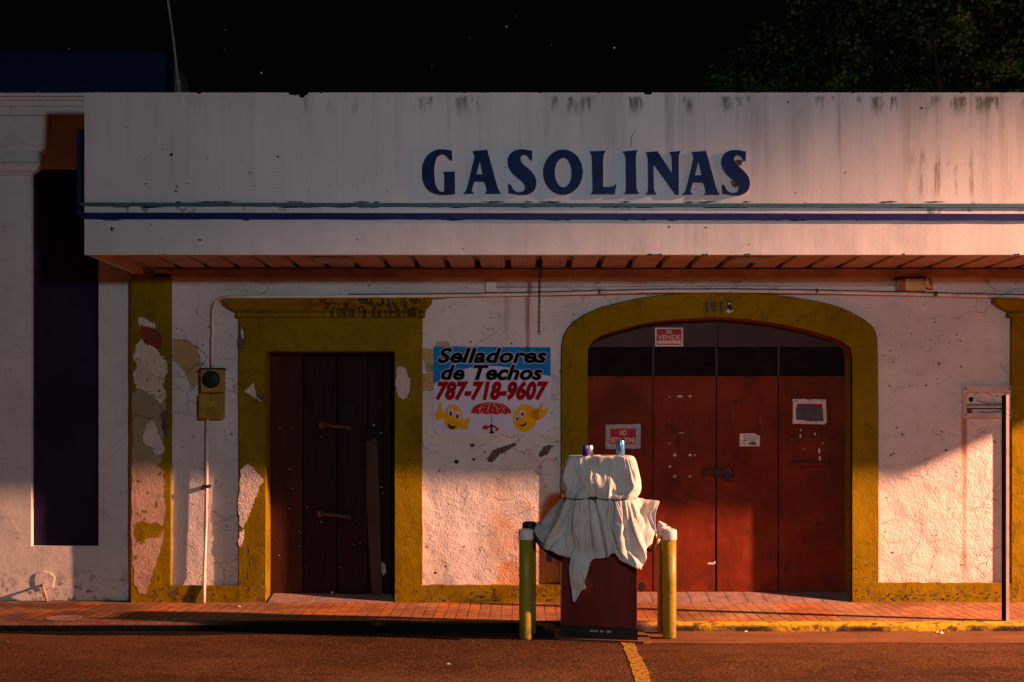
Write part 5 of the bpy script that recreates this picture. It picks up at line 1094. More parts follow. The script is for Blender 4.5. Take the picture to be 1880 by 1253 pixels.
13,-3,0,-1,5,-25,3,6,3,0,8,-10,-13,10,19,0,4,4,3,1,-1,1,3,1,2,-4,0,-2,-1,-2,4,-5,1,2,4,-9,5,2,-5,6,-13,-7,0,10,-7,5,-3,6,4,3,-17,-4,8,0,4,3,4,-1,0,1,2,2,1,1,-5,3,-1,-1,
-7,0,-1,0,3,15,-6,-11,4,-6,9,-7,-1,3,-6,-7,-2,7,7,8,-4,-17,-10,0,3,4,1,2,0,1,1,2,2,1,-5,-1,5,5,-2,-10,1,-1,8,-5,15,-4,-4,-10,-9,9,1,2,3,-15,-1,-5,6,9,4,6,-6,0,3,3,3,0,2,
1,-2,0,6,-2,2,-6,4,5,-34,26,11,2,-8,0,-3,-17,10,7,0,1,0,-4,-1,5,-9,-3,-10,8,13,1,2,0,3,3,1,1,2,0,-2,1,2,6,-2,-2,2,-1,2,-5,-2,1,-16,-13,-13,26,-8,4,9,-6,7,-5,-3,8,14,0,
-13,-9,18,-5,5,0,3,3,2,0,1,1,0,3,-3,-5,8,-2,7,-5,0,-6,-4,2,24,5,4,-2,-8,-10,-18,4,-7,4,-2,-9,13,1,10,-5,3,-2,-6,0,3,3,2,1,3,-1,1,3,-4,-1,-5,14,-2,-1,-6,-3,6,5,0,9,9,8,7,
2,-4,-6,0,-1,0,-8,-27,-10,11,12,-6,-1,-2,0,3,3,2,1,1,3,2,0,-4,-5,6,0,3,-2,-4,-2,4,-5,4,8,4,7,6,5,5,1,-5,-3,3,4,1,-9,-23,-4,4,7,-3,0,3,4,2,0,2,1,3,-3,0,-2,-2,3,0,0,-3,1,2,
0,-8,-7,11,5,-1,14,0,11,2,4,-3,7,1,-1,-3,-16,-12,15,-4,0,4,3,3,0,0,0,2,-6,4,1,0,-1,-6,5,2,-2,1,-3,5,-9,-12,13,11,-3,-5,11,-11,-6,27,-10,12,5,2,1,3,0,1,0,4,3,2,2,0,1,-3,2,
-5,6,2,-4,0,-1,3,-1,-8,8,-6,9,-5,-17,1,12,13,-10,-5,3,2,9,-15,15,3,7,7,-1,5,0,3,4,3,1,-2,1,1,-1,2,-2,2,-1,-2,1,-1,2,0,-6,7,-1,4,-3,-10,-17,22,1,5,-5,-6,3,2,-1,5,7,3,3,5,
0,4,4,1,2,1,-8,-3,9,1,5,-2,2,-5,1,0,-1,1,0,-4,3,-1,2,2,-4,-4,-8,16,-6,-12,-1,11,1,6,6,-2,-1,8,0,3,4,3,0,4,-2,-4,-10,7,7,1,-1,1,-2,0,0,-2,2,1,-1,1,0,-8,10,-18,19,-10,14,
-15,4,-1,1,9,2,1,0,0,0,4,3,2,2,1,0,-1,-1,0,-1,5,-3,1,-1,1,-1,1,-2,2,0,-2,-8,5,-6,7,-2,6,-5,7,-9,11,2,3,7,-4,-1,2,0,4,3,3,0,-1,0,2,1,2,-2,1,0,0,-1,0,0,-4,-1,-3,-2,6,4,0,
-1,0,-2,8,7,-1,1,-9,8,4,-1,-2,-1,-1,0,3,4,3,0,-5,-3,-1,7,5,1,-2,1,2,-2,-1,-1,-4,-1,0,2,-2,8,0,1,-1,-1,2,2,4,1,-4,-8,12,-6,5,1,0,0,4,3,2,1,-1,2,1,-1,-2,0,-3,1,5,-1,1,-1,2,
0,1,1,1,-2,1,-3,-1,-1,2,1,2,3,5,-11,-1,7,-1,0,0,0,3,5,1,0,-3,4,3,-2,-5,-3,-2,3,7,1,0,0,2,2,-2,0,-2,-1,-2,0,1,0,0,3,3,0,0,-3,-10,6,7,-1,-5,0,4,2,3,1,0,3,1,-2,-1,1,-1,-1,0,
0,3,-1,3,-2,3,0,-3,-1,1,1,-1,-1,0,1,0,4,1,2,-8,-3,2,4,-1,0,3,4,2,0,1,2,1,-2,-6,2,2,3,0,-1,3,-1,-3,4,0,-1,1,-2,0,0,1,0,-3,-1,4,-2,-2,7,-2,-3,-1,5,-2,0,3,3,3,0,-1,4,-2,1,0,
-1,1,1,-2,-3,6,-1,0,0,0,-1,-1,1,2,0,0,2,1,0,-3,0,1,1,0,1,-1,-2,-8,0,3,4,1,1,1,-2,-8,2,5,0,7,-1,-5,2,4,-3,0,-2,0,-3,-1,-2,-2,8,4,-1,2,0,-2,1,2,0,-2,3,1,-7,8,0,3,3,2,1,-1,
2,1,-2,0,-1,-4,9,-4,2,1,-1,-9,-1,2,-1,1,2,3,-4,1,1,2,3,5,1,-3,0,-3,-9,2,2,-4,0,3,3,2,1,2,-10,10,3,0,-3,-1,1,-2,2,0,-1,-2,-1,-3,5,2,3,3,1,-1,-1,2,0,0,0,-1,-3,0,-7,-9,4,1,
0,3,3,2,0,2,0,-9,9,3,2,1,-3,-4,6,-4,-1,2,3,1,1,0,0,1,1,0,0,-3,1,0,1,1,0,-3,-5,-6,-4,0,0,3,2,3,1,-1,0,4,-8,2,5,7,-1,-1,-7,1,-1,6,-5,2,0,-6,-2,-3,-3,5,4,1,1,1,2,3,2,0,1,-7,
-14,4,0,3,3,1,1,1,2,0,2,-2,1,4,-3,5,-16,8,-2,2,2,4,-7,1,-5,-4,0,-4,0,3,2,0,-1,4,4,5,2,2,1,-7,0,3,3,2,-1,-4,1,8,0,2,0,-1,-1,1,-5,3,-2,-1,7,-4,4,2,1,-5,-3,-4,-1,-1,0,0,1,
-2,2,2,5,4,1,-1,0,3,2,2,0,3,2,-1,4,1,0,-1,-2,-3,-1,7,-2,-7,-6,-1,2,1,1,12,6,0,-4,-2,-3,-1,-1,0,-2,0,0,3,6,6,0,2,3,2,1,5,0,2,2,0,1,-3,-4,0,0,6,-1,6,-3,-4,1,4,4,-4,2,-1,0,
-3,-2,-1,0,-2,-1,-1,-1,1,1,4,0,3,3,1,0,6,5,0,-2,-1,0,-4,2,-1,0,3,1,9,3,-3,-7,-1,0,-5,3,0,-2,4,-1,-3,-4,2,1,2,1,-2,0,2,0,2,3,2,0,-1,-6,-6,9,6,-2,1,6,0,1,-1,1,3,7,7,2,-7,
-7,2,-8,2,1,-3,-2,0,-1,-3,1,0,2,0,-1,-1,0,3,2,1,2,-7,-11,3,0,4,1,-4,15,6,2,-2,-2,-3,-3,1,7,9,7,4,2,-7,-4,-7,-4,-5,-1,-2,-4,-2,-2,2,0,-1,0,2,3,2,1,-19,6,-2,-5,2,1,9,8,8,3,
-6,-2,-12,2,3,1,4,7,9,7,13,-2,-4,-9,-9,-10,-4,-4,-3,-3,-3,1,2,0,3,1,2,1,12,-8,-7,-9,-6,7,15,-4,8,6,-9,-4,6,-3,-4,-5,2,9,9,8,-2,3,-1,-5,-12,2,3,-9,-5,-2,-1,0,1,0,2,3,1,0,
5,6,-3,-7,-2,3,-3,1,4,15,-15,-1,-10,-2,1,3,0,-4,-1,2,4,6,4,6,-2,0,1,-5,-3,-4,-2,-1,0,0,2,3,1,0,-11,10,6,-4,1,0,-2,1,1,1,-3,1,11,-3,-5,-6,-9,-9,-6,-4,3,6,7,-2,34,-6,-3,6,
1,-1,-1,-2,-2,0,3,1,2,1,-4,-7,7,4,3,-2,-2,-1,5,-2,-2,2,-2,2,1,1,-1,-5,-12,-3,-2,1,-1,14,6,12,5,12,5,4,0,-2,-7,0,2,3,1,1,6,-6,-6,13,0,0,-3,-9,6,0,-3,1,-19,-5,0,1,2,5,9,3,
-4,-4,3,11,0,9,8,11,13,8,3,-2,-2,0,2,2,2,1,-3,8,7,2,3,-2,0,0,-13,-5,-11,10,14,2,-20,1,3,4,0,-1,3,5,1,2,1,1,8,-2,8,12,-9,-13,-15,0,2,2,2,0,19,-4,4,0,-1,1,-2,-7,-13,-5,9,
-3,-13,4,23,10,-2,-3,0,-1,6,3,-5,-3,-12,10,-9,6,0,4,-22,-11,-5,0,2,2,1,1,8,10,-4,-2,-3,3,-2,-8,-11,-11,7,17,12,9,5,-6,7,-2,0,-2,1,-4,-4,-9,2,-8,3,-2,-14,-5,40,0,-1,0,2,1,
1,1,-1,0,-1,-2,0,-9,15,-17,-5,18,22,-12,15,2,-3,5,3,8,0,-4,-6,-6,-7,-2,-5,-3,-17,-2,-2,-10,5,33,6,0,1,3,1,-1,-17,0,7,-3,2,5,-1,23,1,-4,-1,-6,3,7,10,3,-1,-2,-5,-3,-11,-3,
12,-11,-9,-13,9,-16,2,-1,-4,3,32,0,2,1,1,0,4,-12,-7,5,-1,4,-4,15,10,7,-14,-5,8,-1,-4,1,-1,-1,1,-10,2,-3,-2,10,4,-17,-6,6,-3,1,-2,3,-4,0,1,1,1,0,-12,6,-1,1,1,-1,3,2,4,3,
-4,-3,2,-7,-8,-6,-5,-7,5,2,-2,13,1,2,7,6,-5,-1,0,2,2,-5,1,0,1,1,1,-1,11,-1,-5,-5,0,1,4,-5,4,0,-5,-4,0,-12,-4,-11,-4,-2,-9,9,10,3,2,-3,1,23,11,6,2,-7,-1,4,1,0,1,1,0,-1,2,
3,4,-4,-1,1,-9,5,1,2,-15,9,-18,0,1,-2,-10,1,7,5,-3,-4,17,17,8,6,5,-4,2,4,-3,0,1,0,0,0,0,0,-10,3,6,21,-6,2,-4,-10,-3,-1,-2,2,-13,-3,-3,-2,11,0,-1,5,5,15,-1,6,9,1,-1,4,-1,
0,0,-2,0,0,0,0,0,-1,2,7,7,-3,5,-6,-4,-12,-14,9,15,-8,-3,5,4,2,2,4,0,-5,9,-8,4,1,0,5,1,0,4,1,2,-1,-5,0,-1,0,0,0,6,4,-4,-7,1,-1,-2,-8,-5,9,9,1,4,3,2,10,-1,1,1,-1,-2,5,0,
-12,-1,-2,3,-1,-2,1,-1,1,-1,0,0,-2,-1,1,10,-9,-6,-5,-6,7,3,-7,-1,7,11,2,12,3,2,2,1,1,0,-2,-16,-28,1,8,-11,-13,-3,3,-1,-1,2,4,4,0,-2,0,-1,-1,-13,4,-4,0,1,5,1,-7,3,3,11,2,
5,0,0,-4,-5,-8,-15,-7,-1,9,-14,-7,1,5,0,0,3,3,0,-2,1,0,-2,-2,-1,0,3,-11,-5,0,6,-1,4,5,-8,-1,7,4,-19,-3,-2,-1,3,3,9,2,2,2,-1,0,-6,-9,-11,-3,1,-2,1,0,2,0,-2,-3,-2,-1,-5,-6,
5,1,2,-4,6,2,-3,-9,8,2,12,-2,0,1,0,1,1,-1,-1,-3,-7,-13,-6,0,-1,1,-1,0,-1,-2,-1,0,-2,-3,-1,0,-8,7,3,1,-1,2,-6,2,-3,-4,0,1,0,-1,-1,-3,-4,-3,-3,-1,-1,-3,-2,1,3,0,3,1,0,0,-2,
-2,-1,0,-2,-1,-1,0,1,10,-1,-2,-4,-1,-5,1,-1,-5,-2,1,-13,-1,-2,-1,-1,0,0,1,-2,2,2,2,2,3,2,-4,-5,-2,-3,0,-1,0,-2,-1,-2,-1,6,6,-1,-1,-3,-6,-3,1,0,-3,-6,0,19,-2,-1,1,4,3,2,2,
4,2,3,4,-14,-6,-4,-6,-4,-5,-1,-2,-2,0,-4,-4,-2,-1,11,-15,10,1,-1,-8,-1,4,2,6,-16,-3,6,11,8,5,2,2,3,3,3,5,2,-4,6,-4,-7,-3,-4,-3,-3,-3,-1,0,-7,-8,-5,-1,-2,0,2,1,-1,-4,0,5,
20,-16,-11,0,-5,0,2,4,5,3,3,2,4,2,3,4,6,6,7,5,5,3,-3,-1,-3,0,-12,-12,-8,-2,-5,11,-8,1,-2,2,-7,-1,3,0,1,2,7,0,-1,-1,-3,-2,0,-1,0,-1,-1,0,3,4,2,3,3,3,4,3,4,0,-18,-18,-11,
-3,6,-10,-4,-5,2,4,-2,-2,1,2,3,5,-10,-1,-1,-2,-2,-3,-5,-3,-5,-4,-3,-1,-2,-2,-2,-4,-3,-2,2,-2,-2,0,-22,-23,-15,-4,-7,-2,-2,1,7,-4,0,-2,0,2,3,7,-9,-5,-3,-3,-3,-2,-3,-4,-3,
-2,-2,-2,-2,-1,-1,-3,-2,-1,-2,0,-2,0,-26,-26,-17,-5,-2,5,-1,-1,-7,-1,0,1,-1,2,1,7,4,-4,-5,-4,-4,-5,-4,-4,-6,-5,-4,-4,0,-1,-1,-1,-3,-4,-3,-2,-1,0,-28,-28,-18,-6,1,-9,-3,
-4,-2,4,3,-1,1,1,3,9,-10,-2,-2,-3,-3,-1,-2,-2,-1,-4,-4,-3,-4,-3,-2,-2,-2,-3,-5,-3,-4,0,-29,-28,-19,-6,-7,-3,-3,-2,-1,-2,4,1,2,2,3,9,-10,-5,-3,-3,-2,-1,-2,-1,-3,-2,-3,-2,
-3,-2,-4,-3,-4,-4,-3,-6,-4,],
[
760,179,179,117,39,31,12,11,18,21,25,26,-3,-13,-18,-24,-44,-6,-13,-13,-15,-15,-18,-17,-10,-9,-6,-6,-6,-4,-3,-3,-1,3,-9,-14,-9,-9,0,4,5,3,0,9,10,8,1,-2,-8,-18,1,3,3,-15,7,
-23,3,4,6,6,9,9,2,0,-3,0,1,-2,-2,-3,-2,-6,6,10,6,6,0,5,4,4,0,-39,-1,3,6,9,7,10,4,2,-4,10,-9,51,11,8,8,6,2,0,-1,-4,-9,-3,-3,-2,-5,-4,-3,5,5,1,2,8,0,4,5,2,1,6,-17,-4,-4,-4,
2,13,3,1,-21,-5,28,-30,9,13,15,27,12,10,9,9,11,6,4,5,-3,-8,-4,-1,5,6,3,1,0,3,2,2,0,-4,17,8,-9,-10,3,-9,-4,0,20,12,-26,37,3,1,-1,-14,3,2,2,0,0,3,11,22,9,8,12,9,2,-5,-4,1,
0,1,0,1,0,31,-1,-12,-2,-2,-14,-14,-3,-4,7,5,3,2,2,2,2,5,5,6,4,3,5,13,13,-2,12,16,9,1,-2,1,1,-4,0,-3,-2,-2,-1,-5,1,-4,-3,-2,-3,-2,1,-1,-14,17,7,-2,1,0,1,1,2,5,8,14,16,4,
-4,-3,2,3,3,1,3,4,4,3,0,-6,-5,-4,-3,-6,-4,-1,0,-3,-4,-1,0,4,13,-13,3,-5,-3,-2,-2,-1,0,-2,0,1,4,2,3,3,5,5,-1,-2,-3,2,0,-5,0,-8,-10,-6,-1,-7,-6,-1,-2,-3,-7,0,-1,3,4,-1,5,
-8,-5,-4,-4,-2,-3,-2,-3,-2,-3,-4,-5,-1,2,5,6,0,-8,-8,-7,8,0,-11,-11,-7,-2,-9,-5,-4,0,0,0,-7,-1,0,4,2,6,-9,-3,-4,-1,-4,-3,-2,-3,-1,-3,-3,-3,-4,-4,-3,3,3,-6,-3,4,10,0,-13,
-12,-8,-3,-8,-5,-5,-1,1,-1,-1,-5,2,1,5,5,-4,-3,-1,-4,-2,-2,-3,-2,-3,-4,-3,-3,-3,-3,-1,-2,3,0,-2,6,-19,0,-14,-14,-9,-2,-5,-6,-5,-3,-1,1,-1,0,-1,3,2,6,2,1,-1,-2,-2,-8,-2,
-2,-2,-3,-4,-3,-3,0,1,-4,-2,14,-3,-6,-1,0,-14,-14,-10,-3,0,-4,-1,-5,-3,0,1,5,-1,-5,4,1,-2,-2,0,0,-1,5,4,5,-6,-1,1,-12,-5,1,-4,-2,-2,1,13,-8,-2,0,-16,-17,-10,-3,-3,0,0,-1,
-2,-2,1,2,1,1,1,0,9,3,1,2,0,0,-3,-6,5,0,-3,5,-9,-8,-2,-2,-2,9,-14,5,2,0,-19,-18,-12,-5,1,2,1,-1,-3,-2,0,0,4,2,-4,3,-3,0,2,-1,1,-1,-2,2,-1,1,1,5,8,-3,-11,11,6,-27,2,2,2,0,
-19,-20,-13,-4,0,0,0,1,0,0,0,-1,0,1,1,2,-2,1,-2,0,1,4,5,-5,-2,-2,-1,-1,2,1,6,-10,-3,-2,-1,11,-17,0,-20,-19,-13,-3,-1,-1,1,1,1,0,0,0,-1,3,2,-1,-3,6,3,3,0,-1,-3,2,0,1,0,-1,
0,11,1,-11,-25,-2,17,-3,10,0,-18,-18,-12,-3,3,0,-2,0,0,0,-2,1,-1,-1,0,4,5,-5,-1,0,0,0,0,3,3,0,0,3,1,-10,-6,-8,0,18,1,-4,4,0,-15,-16,-10,-3,-2,1,1,-1,-2,0,0,-2,-1,8,-6,2,
-1,-2,-2,-2,-2,0,0,-1,1,1,1,-1,-1,1,2,-3,16,1,-4,-3,2,0,-13,-12,-8,-3,-4,-2,-1,-1,0,-3,-1,-1,2,3,5,-5,-4,-1,-1,-2,0,-2,0,2,-2,0,0,1,1,1,1,11,-3,-4,-2,0,0,0,-11,-10,-7,-2,
1,-4,-5,-2,-4,-2,-2,0,1,1,3,1,2,0,0,0,-1,-1,-2,-4,-1,-2,-2,-2,0,-2,-1,0,1,1,0,1,0,0,-9,-9,-7,-1,-5,-2,-1,-6,-2,-2,-1,0,2,1,-1,3,-3,0,0,0,-2,-2,-2,-2,-2,-3,0,-1,-2,-2,-1,
-1,-1,-1,1,0,1,0,-8,-9,-4,-2,-5,-3,-4,-1,-2,-2,-1,2,1,-1,-2,3,-4,-1,0,-2,-1,-1,-2,-2,-2,0,-3,-1,-1,1,-1,-1,-2,-1,-2,1,2,0,-8,-7,-6,-1,-3,-3,-2,-3,-2,-1,1,7,12,-18,-3,3,
-2,-2,-3,-1,-1,-1,0,-1,-1,-2,-3,0,-1,-2,-1,-1,0,2,3,2,2,0,-7,-8,-5,-2,-1,-2,-2,0,-3,1,4,7,-4,-9,-1,2,-5,-2,-2,-2,1,0,0,1,-2,-1,1,-3,4,7,9,12,26,-11,-7,2,-21,0,-8,-7,-5,
-1,-1,-1,1,-1,2,2,1,-3,1,-3,-2,1,-2,-1,-2,-1,-1,0,2,1,5,5,6,10,5,5,4,10,-12,10,-14,-31,-12,0,-7,-8,-4,-2,1,2,0,2,1,2,0,-3,0,21,-23,0,0,0,2,1,0,4,3,5,4,4,5,0,3,1,1,-3,-9,
-31,-6,0,-1,0,-6,-7,-5,-1,1,2,5,8,-4,11,-12,-2,-3,10,-8,-2,7,14,-4,-2,-1,0,3,3,3,2,1,3,2,3,0,-17,-27,3,-8,-4,33,0,-6,-6,-4,-1,2,2,7,3,0,3,-6,-3,-4,6,-1,-2,9,2,7,1,-3,2,
-1,2,3,4,4,2,-1,-6,-12,-25,-3,-3,3,17,0,0,-6,-4,-3,-2,8,0,8,-5,1,2,-2,4,0,-9,0,1,12,-6,2,-2,8,2,2,0,3,3,1,-4,-6,-12,-10,-9,-1,5,12,14,-20,0,-4,-5,-3,0,-1,5,4,-3,4,2,-2,
12,1,-16,-1,-1,1,1,5,4,7,0,1,2,0,-4,-18,4,-13,4,1,8,-5,1,8,6,8,0,-3,-4,-2,-1,2,3,0,-6,11,-1,-3,6,-1,-10,2,1,2,0,0,10,1,2,0,-2,-3,-14,2,-1,-9,3,1,6,0,3,4,3,6,0,-3,-1,-2,0,
3,-1,-2,-1,12,-9,0,4,-3,-8,4,2,7,2,1,0,-3,0,1,1,-7,-6,1,-1,-6,2,0,5,2,2,3,3,5,0,-1,-2,-1,0,2,-1,-3,2,6,-5,0,3,-6,-5,6,0,1,-4,-2,0,-1,-3,0,4,4,15,2,-17,-4,-10,3,8,17,-9,1,
2,4,0,-1,-1,-1,0,0,1,-5,3,4,-4,1,1,-8,2,4,1,-6,5,3,-1,2,3,-1,-5,-4,-6,10,-5,3,5,-17,-2,5,36,-11,-11,5,0,-1,-1,0,0,-3,0,-1,4,3,-4,0,-1,-9,5,6,-1,-5,1,-2,0,-2,1,0,3,-5,7,
-7,9,9,-20,-1,-1,5,13,14,-7,-4,0,-1,-1,0,0,-12,7,1,4,1,-3,0,-5,21,-10,-3,0,-8,-1,0,0,1,-1,0,3,8,-17,21,-16,0,7,8,-21,19,-5,8,12,-4,0,-1,-1,-1,0,2,-10,2,6,-2,-4,4,-4,10,
10,-10,2,-4,0,1,0,1,-1,-1,-6,-1,6,-5,-3,1,0,8,-1,-8,8,3,0,11,0,-1,0,-1,0,10,-12,-1,6,3,-4,-1,-12,10,7,4,-2,5,-2,0,-2,1,-8,-2,-12,0,8,1,3,-9,8,-17,18,1,-13,2,11,3,0,0,-1,
0,0,3,9,3,-10,-5,1,14,-16,-2,-4,20,-4,-15,6,8,2,-3,2,-8,4,5,-10,-10,4,7,-21,18,29,3,-2,-5,-2,-15,0,-1,0,0,0,-1,-2,0,9,-9,-7,16,7,-14,12,1,-2,5,-2,-8,0,1,1,5,2,-13,4,-20,
-4,-12,32,34,-8,-9,-5,9,-20,-5,0,0,-1,0,-1,-6,0,0,-3,1,4,-5,13,10,-11,-5,13,-5,-26,-7,-4,-2,9,1,-1,-2,-2,-5,-7,33,6,-14,22,9,0,-34,-4,-17,0,-1,0,-1,1,-1,1,-5,-2,0,25,-20,
-12,9,18,6,-13,0,7,-5,-14,-15,-19,-5,2,4,1,1,59,9,1,-26,-1,-6,-15,3,-6,11,0,0,-1,-1,0,-1,1,-3,1,-4,11,9,-20,-1,2,-2,3,-8,-2,-5,0,2,1,3,18,-15,-8,28,-14,14,-2,4,-9,-21,4,
-11,0,3,0,-1,-1,0,0,0,2,-3,-8,-1,8,5,-2,-15,8,-14,5,3,-7,11,11,8,5,-3,-21,16,1,-12,10,-16,9,19,-43,6,-3,2,-4,8,0,-1,0,-1,-1,2,0,4,-10,-5,-7,11,19,-9,-23,-4,5,-3,5,-7,-1,
-2,1,0,1,5,18,15,-15,6,-2,-13,-10,-10,1,7,-1,1,0,0,-2,0,0,-3,2,1,6,-14,-7,-3,3,3,-6,1,1,2,12,-10,5,9,-12,0,-3,1,5,0,15,2,-26,4,6,-16,-2,13,8,-1,0,-1,0,-1,-1,-6,3,-1,4,1,
-10,-6,0,5,-2,0,0,4,3,3,10,-4,0,-9,-2,5,18,-10,-1,5,-12,-16,-8,19,-11,4,13,14,0,-1,-1,0,-1,0,-8,3,-2,4,-3,4,6,-15,0,2,2,2,-1,7,3,0,5,0,-2,-5,9,-4,-8,2,-1,-30,20,-11,10,
-1,15,-13,0,-1,-1,0,-1,-5,5,-8,0,1,2,8,-4,-8,1,0,6,9,-13,6,0,6,5,2,-4,-4,2,19,1,-48,-1,10,-17,9,7,19,-12,41,0,-1,0,-1,0,-2,-1,3,-9,-1,5,-4,4,-5,0,3,4,7,2,-7,-8,8,6,5,-2,
-7,2,1,-6,-20,-1,0,22,3,-3,-5,36,-42,0,-1,-1,-1,0,2,-1,-1,2,-9,1,-1,2,-4,0,5,1,2,13,-6,-7,-9,9,5,9,-3,-4,-1,-5,-12,-11,17,-14,17,9,31,-33,0,0,0,-2,0,-1,4,0,-2,-3,-4,-1,1,
-2,-1,2,2,2,-6,8,16,-8,-8,-8,2,10,2,-2,-1,-5,1,-13,-5,12,-5,37,-7,-18,0,0,-1,-1,-1,1,2,1,-3,-5,0,6,-10,0,13,-5,-3,2,-4,-1,8,13,-7,-12,-3,-2,14,-6,1,-1,2,-8,-1,2,10,-3,7,
-7,-4,0,-1,-1,0,-1,4,1,-1,-3,-5,2,-1,-4,0,8,-2,2,-3,-2,-1,9,8,-5,-5,-9,-1,2,3,4,-1,-2,-3,2,6,3,-4,1,1,0,-1,-1,-1,0,5,-1,-2,4,-7,0,-1,-5,-2,5,2,3,0,2,-4,-5,13,9,-1,-6,-11,
-10,-1,16,5,-3,-8,0,-1,4,-3,7,-1,0,-1,-1,-1,0,2,-1,1,1,-4,-1,5,-12,4,-2,6,2,0,2,-2,-3,-3,15,2,5,-5,-11,-4,6,8,-1,-6,-8,-4,-7,4,7,0,0,-2,0,0,-1,-3,1,2,1,-1,-9,1,9,4,-5,0,
2,-1,2,0,-3,-3,3,7,-1,3,-2,-2,-3,11,4,-7,-12,-8,-9,1,13,0,0,-1,-1,-1,1,-8,2,4,3,3,-17,5,0,0,17,-8,-1,1,-1,2,-1,-3,2,4,0,5,-3,-3,-2,9,15,-8,-13,-12,-10,-6,12,0,0,-1,-1,-1,
0,-1,-6,4,1,10,-8,-8,0,0,5,6,0,-1,0,3,-2,-3,-1,7,1,3,0,-6,-3,6,11,6,-13,-13,5,-28,12,-10,0,-1,-1,-1,0,5,-8,-6,4,7,2,1,-8,-1,-3,9,3,-4,0,2,2,-2,-7,6,13,1,-1,-6,-8,1,7,10,
-4,-14,9,4,-28,11,0,-1,-1,0,0,3,-3,-7,-2,0,12,-2,2,9,-14,6,2,-4,-8,6,6,7,-8,-16,9,3,2,4,-8,-2,-1,13,0,-7,-21,18,-19,10,0,-1,-1,-1,1,1,6,-1,-8,-5,-4,-2,2,11,11,-4,2,-2,-9,
-8,4,6,10,-10,-9,-1,0,2,3,9,4,-3,0,-2,-11,4,3,-5,0,0,-2,0,0,-8,7,6,4,1,-9,-8,4,-6,9,11,-2,6,-7,-8,-8,-2,12,11,-11,-1,-8,-4,-1,10,7,-2,3,-2,-12,2,5,-4,0,-1,-1,0,-1,0,-6,
-1,8,3,6,-9,-1,-2,-6,19,-2,1,5,0,-12,-6,-9,18,10,-4,0,-11,-7,1,9,2,3,4,-20,-8,9,0,0,-1,0,-2,1,3,-4,-3,-5,4,4,11,-10,0,2,1,3,-3,-1,-1,9,2,-2,-20,13,4,0,3,-5,-11,7,6,10,-2,
11,-49,28,-22,0,-1,-1,0,-1,5,6,1,-13,-4,-1,5,11,2,2,-5,-4,-12,0,0,2,7,0,3,-14,13,0,3,2,1,-8,8,11,4,0,-26,-5,0,0,-1,-1,0,0,-2,2,0,9,-13,-1,-4,11,-3,-3,7,-3,1,0,-2,-4,-4,0,
2,7,-4,4,0,2,1,-1,5,13,13,-9,8,-67,57,0,-1,0,-2,0,-7,-2,2,0,10,-6,3,-9,0,4,-3,4,4,14,0,-7,-7,-3,0,-1,-1,2,3,0,-1,3,3,9,13,2,3,-2,-64,0,-1,-1,0,-1,1,1,-3,-1,1,3,-10,1,2,4,
-3,-1,2,4,3,6,-7,-1,-1,-1,-4,0,0,2,-2,0,2,3,11,15,3,5,-4,0,0,-2,0,0,10,-2,-2,-1,3,-7,-6,-2,7,-2,-5,-2,9,-10,-4,8,9,-3,0,-4,-3,1,3,4,-1,2,2,3,2,8,14,1,1,0,-1,-1,-1,1,-1,2,
2,4,-4,2,-9,5,3,-3,-6,1,-8,0,-1,-3,1,2,-2,-1,2,0,5,5,15,2,1,2,3,1,4,2,4,0,-1,-1,0,0,-2,-2,5,3,-4,-1,2,-3,3,0,-2,-1,-8,-4,2,-4,-2,-1,-1,-2,-2,-1,0,4,4,9,5,2,5,5,7,3,2,0,
-2,0,-1,-1,-2,2,2,0,-3,1,1,8,-7,0,-1,-1,-3,-3,-1,-3,-4,-2,0,-1,-1,-1,-5,-2,-1,-1,2,7,5,8,6,21,5,0,-1,-2,-1,0,-1,5,3,-7,-5,5,1,10,2,-6,-4,-5,1,0,-1,0,-2,-3,-3,-3,-2,-2,0,
-2,-2,-4,-1,0,5,3,2,8,17,0,-1,-1,-1,-2,3,3,2,-13,1,7,-2,6,-1,12,-4,-8,4,1,0,-2,-1,-1,-3,-1,-4,-4,-3,-2,-1,-1,-4,-2,-1,1,-4,-1,9,0,-2,-1,-1,-1,6,1,-3,7,-9,0,-1,-10,0,10,
12,-9,20,8,5,-3,-5,-8,-5,-5,-4,-2,-2,-1,-4,-3,0,-1,-2,-2,-2,-4,-3,0,-1,-2,-1,-1,0,-1,3,5,-2,-8,8,-17,0,1,0,8,-6,7,11,10,4,3,0,-1,-4,-5,-3,-5,-1,-1,-4,-5,-3,-3,-1,0,-3,0,
-1,-2,-1,0,-11,1,8,7,3,-3,0,-8,-3,-2,-2,3,-20,-10,-6,1,6,9,10,9,7,4,-2,4,0,0,-2,-3,-4,-4,1,0,-3,0,-2,-1,-1,-1,-5,0,3,6,7,2,-7,-5,-3,-3,4,2,-8,-7,-11,-10,-4,-2,0,4,3,9,0,
2,5,8,5,1,-1,1,4,-2,0,0,-2,-1,-1,-1,4,-4,-2,4,9,-3,0,-6,-2,0,7,-1,-2,0,7,2,-19,-8,-7,-7,3,-3,-5,-5,0,3,6,6,0,4,6,7,0,0,-1,-2,-1,-1,1,1,-7,5,3,3,3,-5,-3,5,4,-6,1,-3,4,6,
-1,-9,-6,-5,2,-12,3,-5,-3,-6,2,-2,-3,-1,1,5,7,0,-2,-1,-1,0,3,1,0,-5,-1,3,2,-1,0,7,-1,-4,5,-6,-4,8,9,-6,-3,-8,-12,5,3,-3,-3,5,-9,-6,-3,-7,-1,-1,1,0,-1,-2,-1,0,5,4,0,-9,-1,
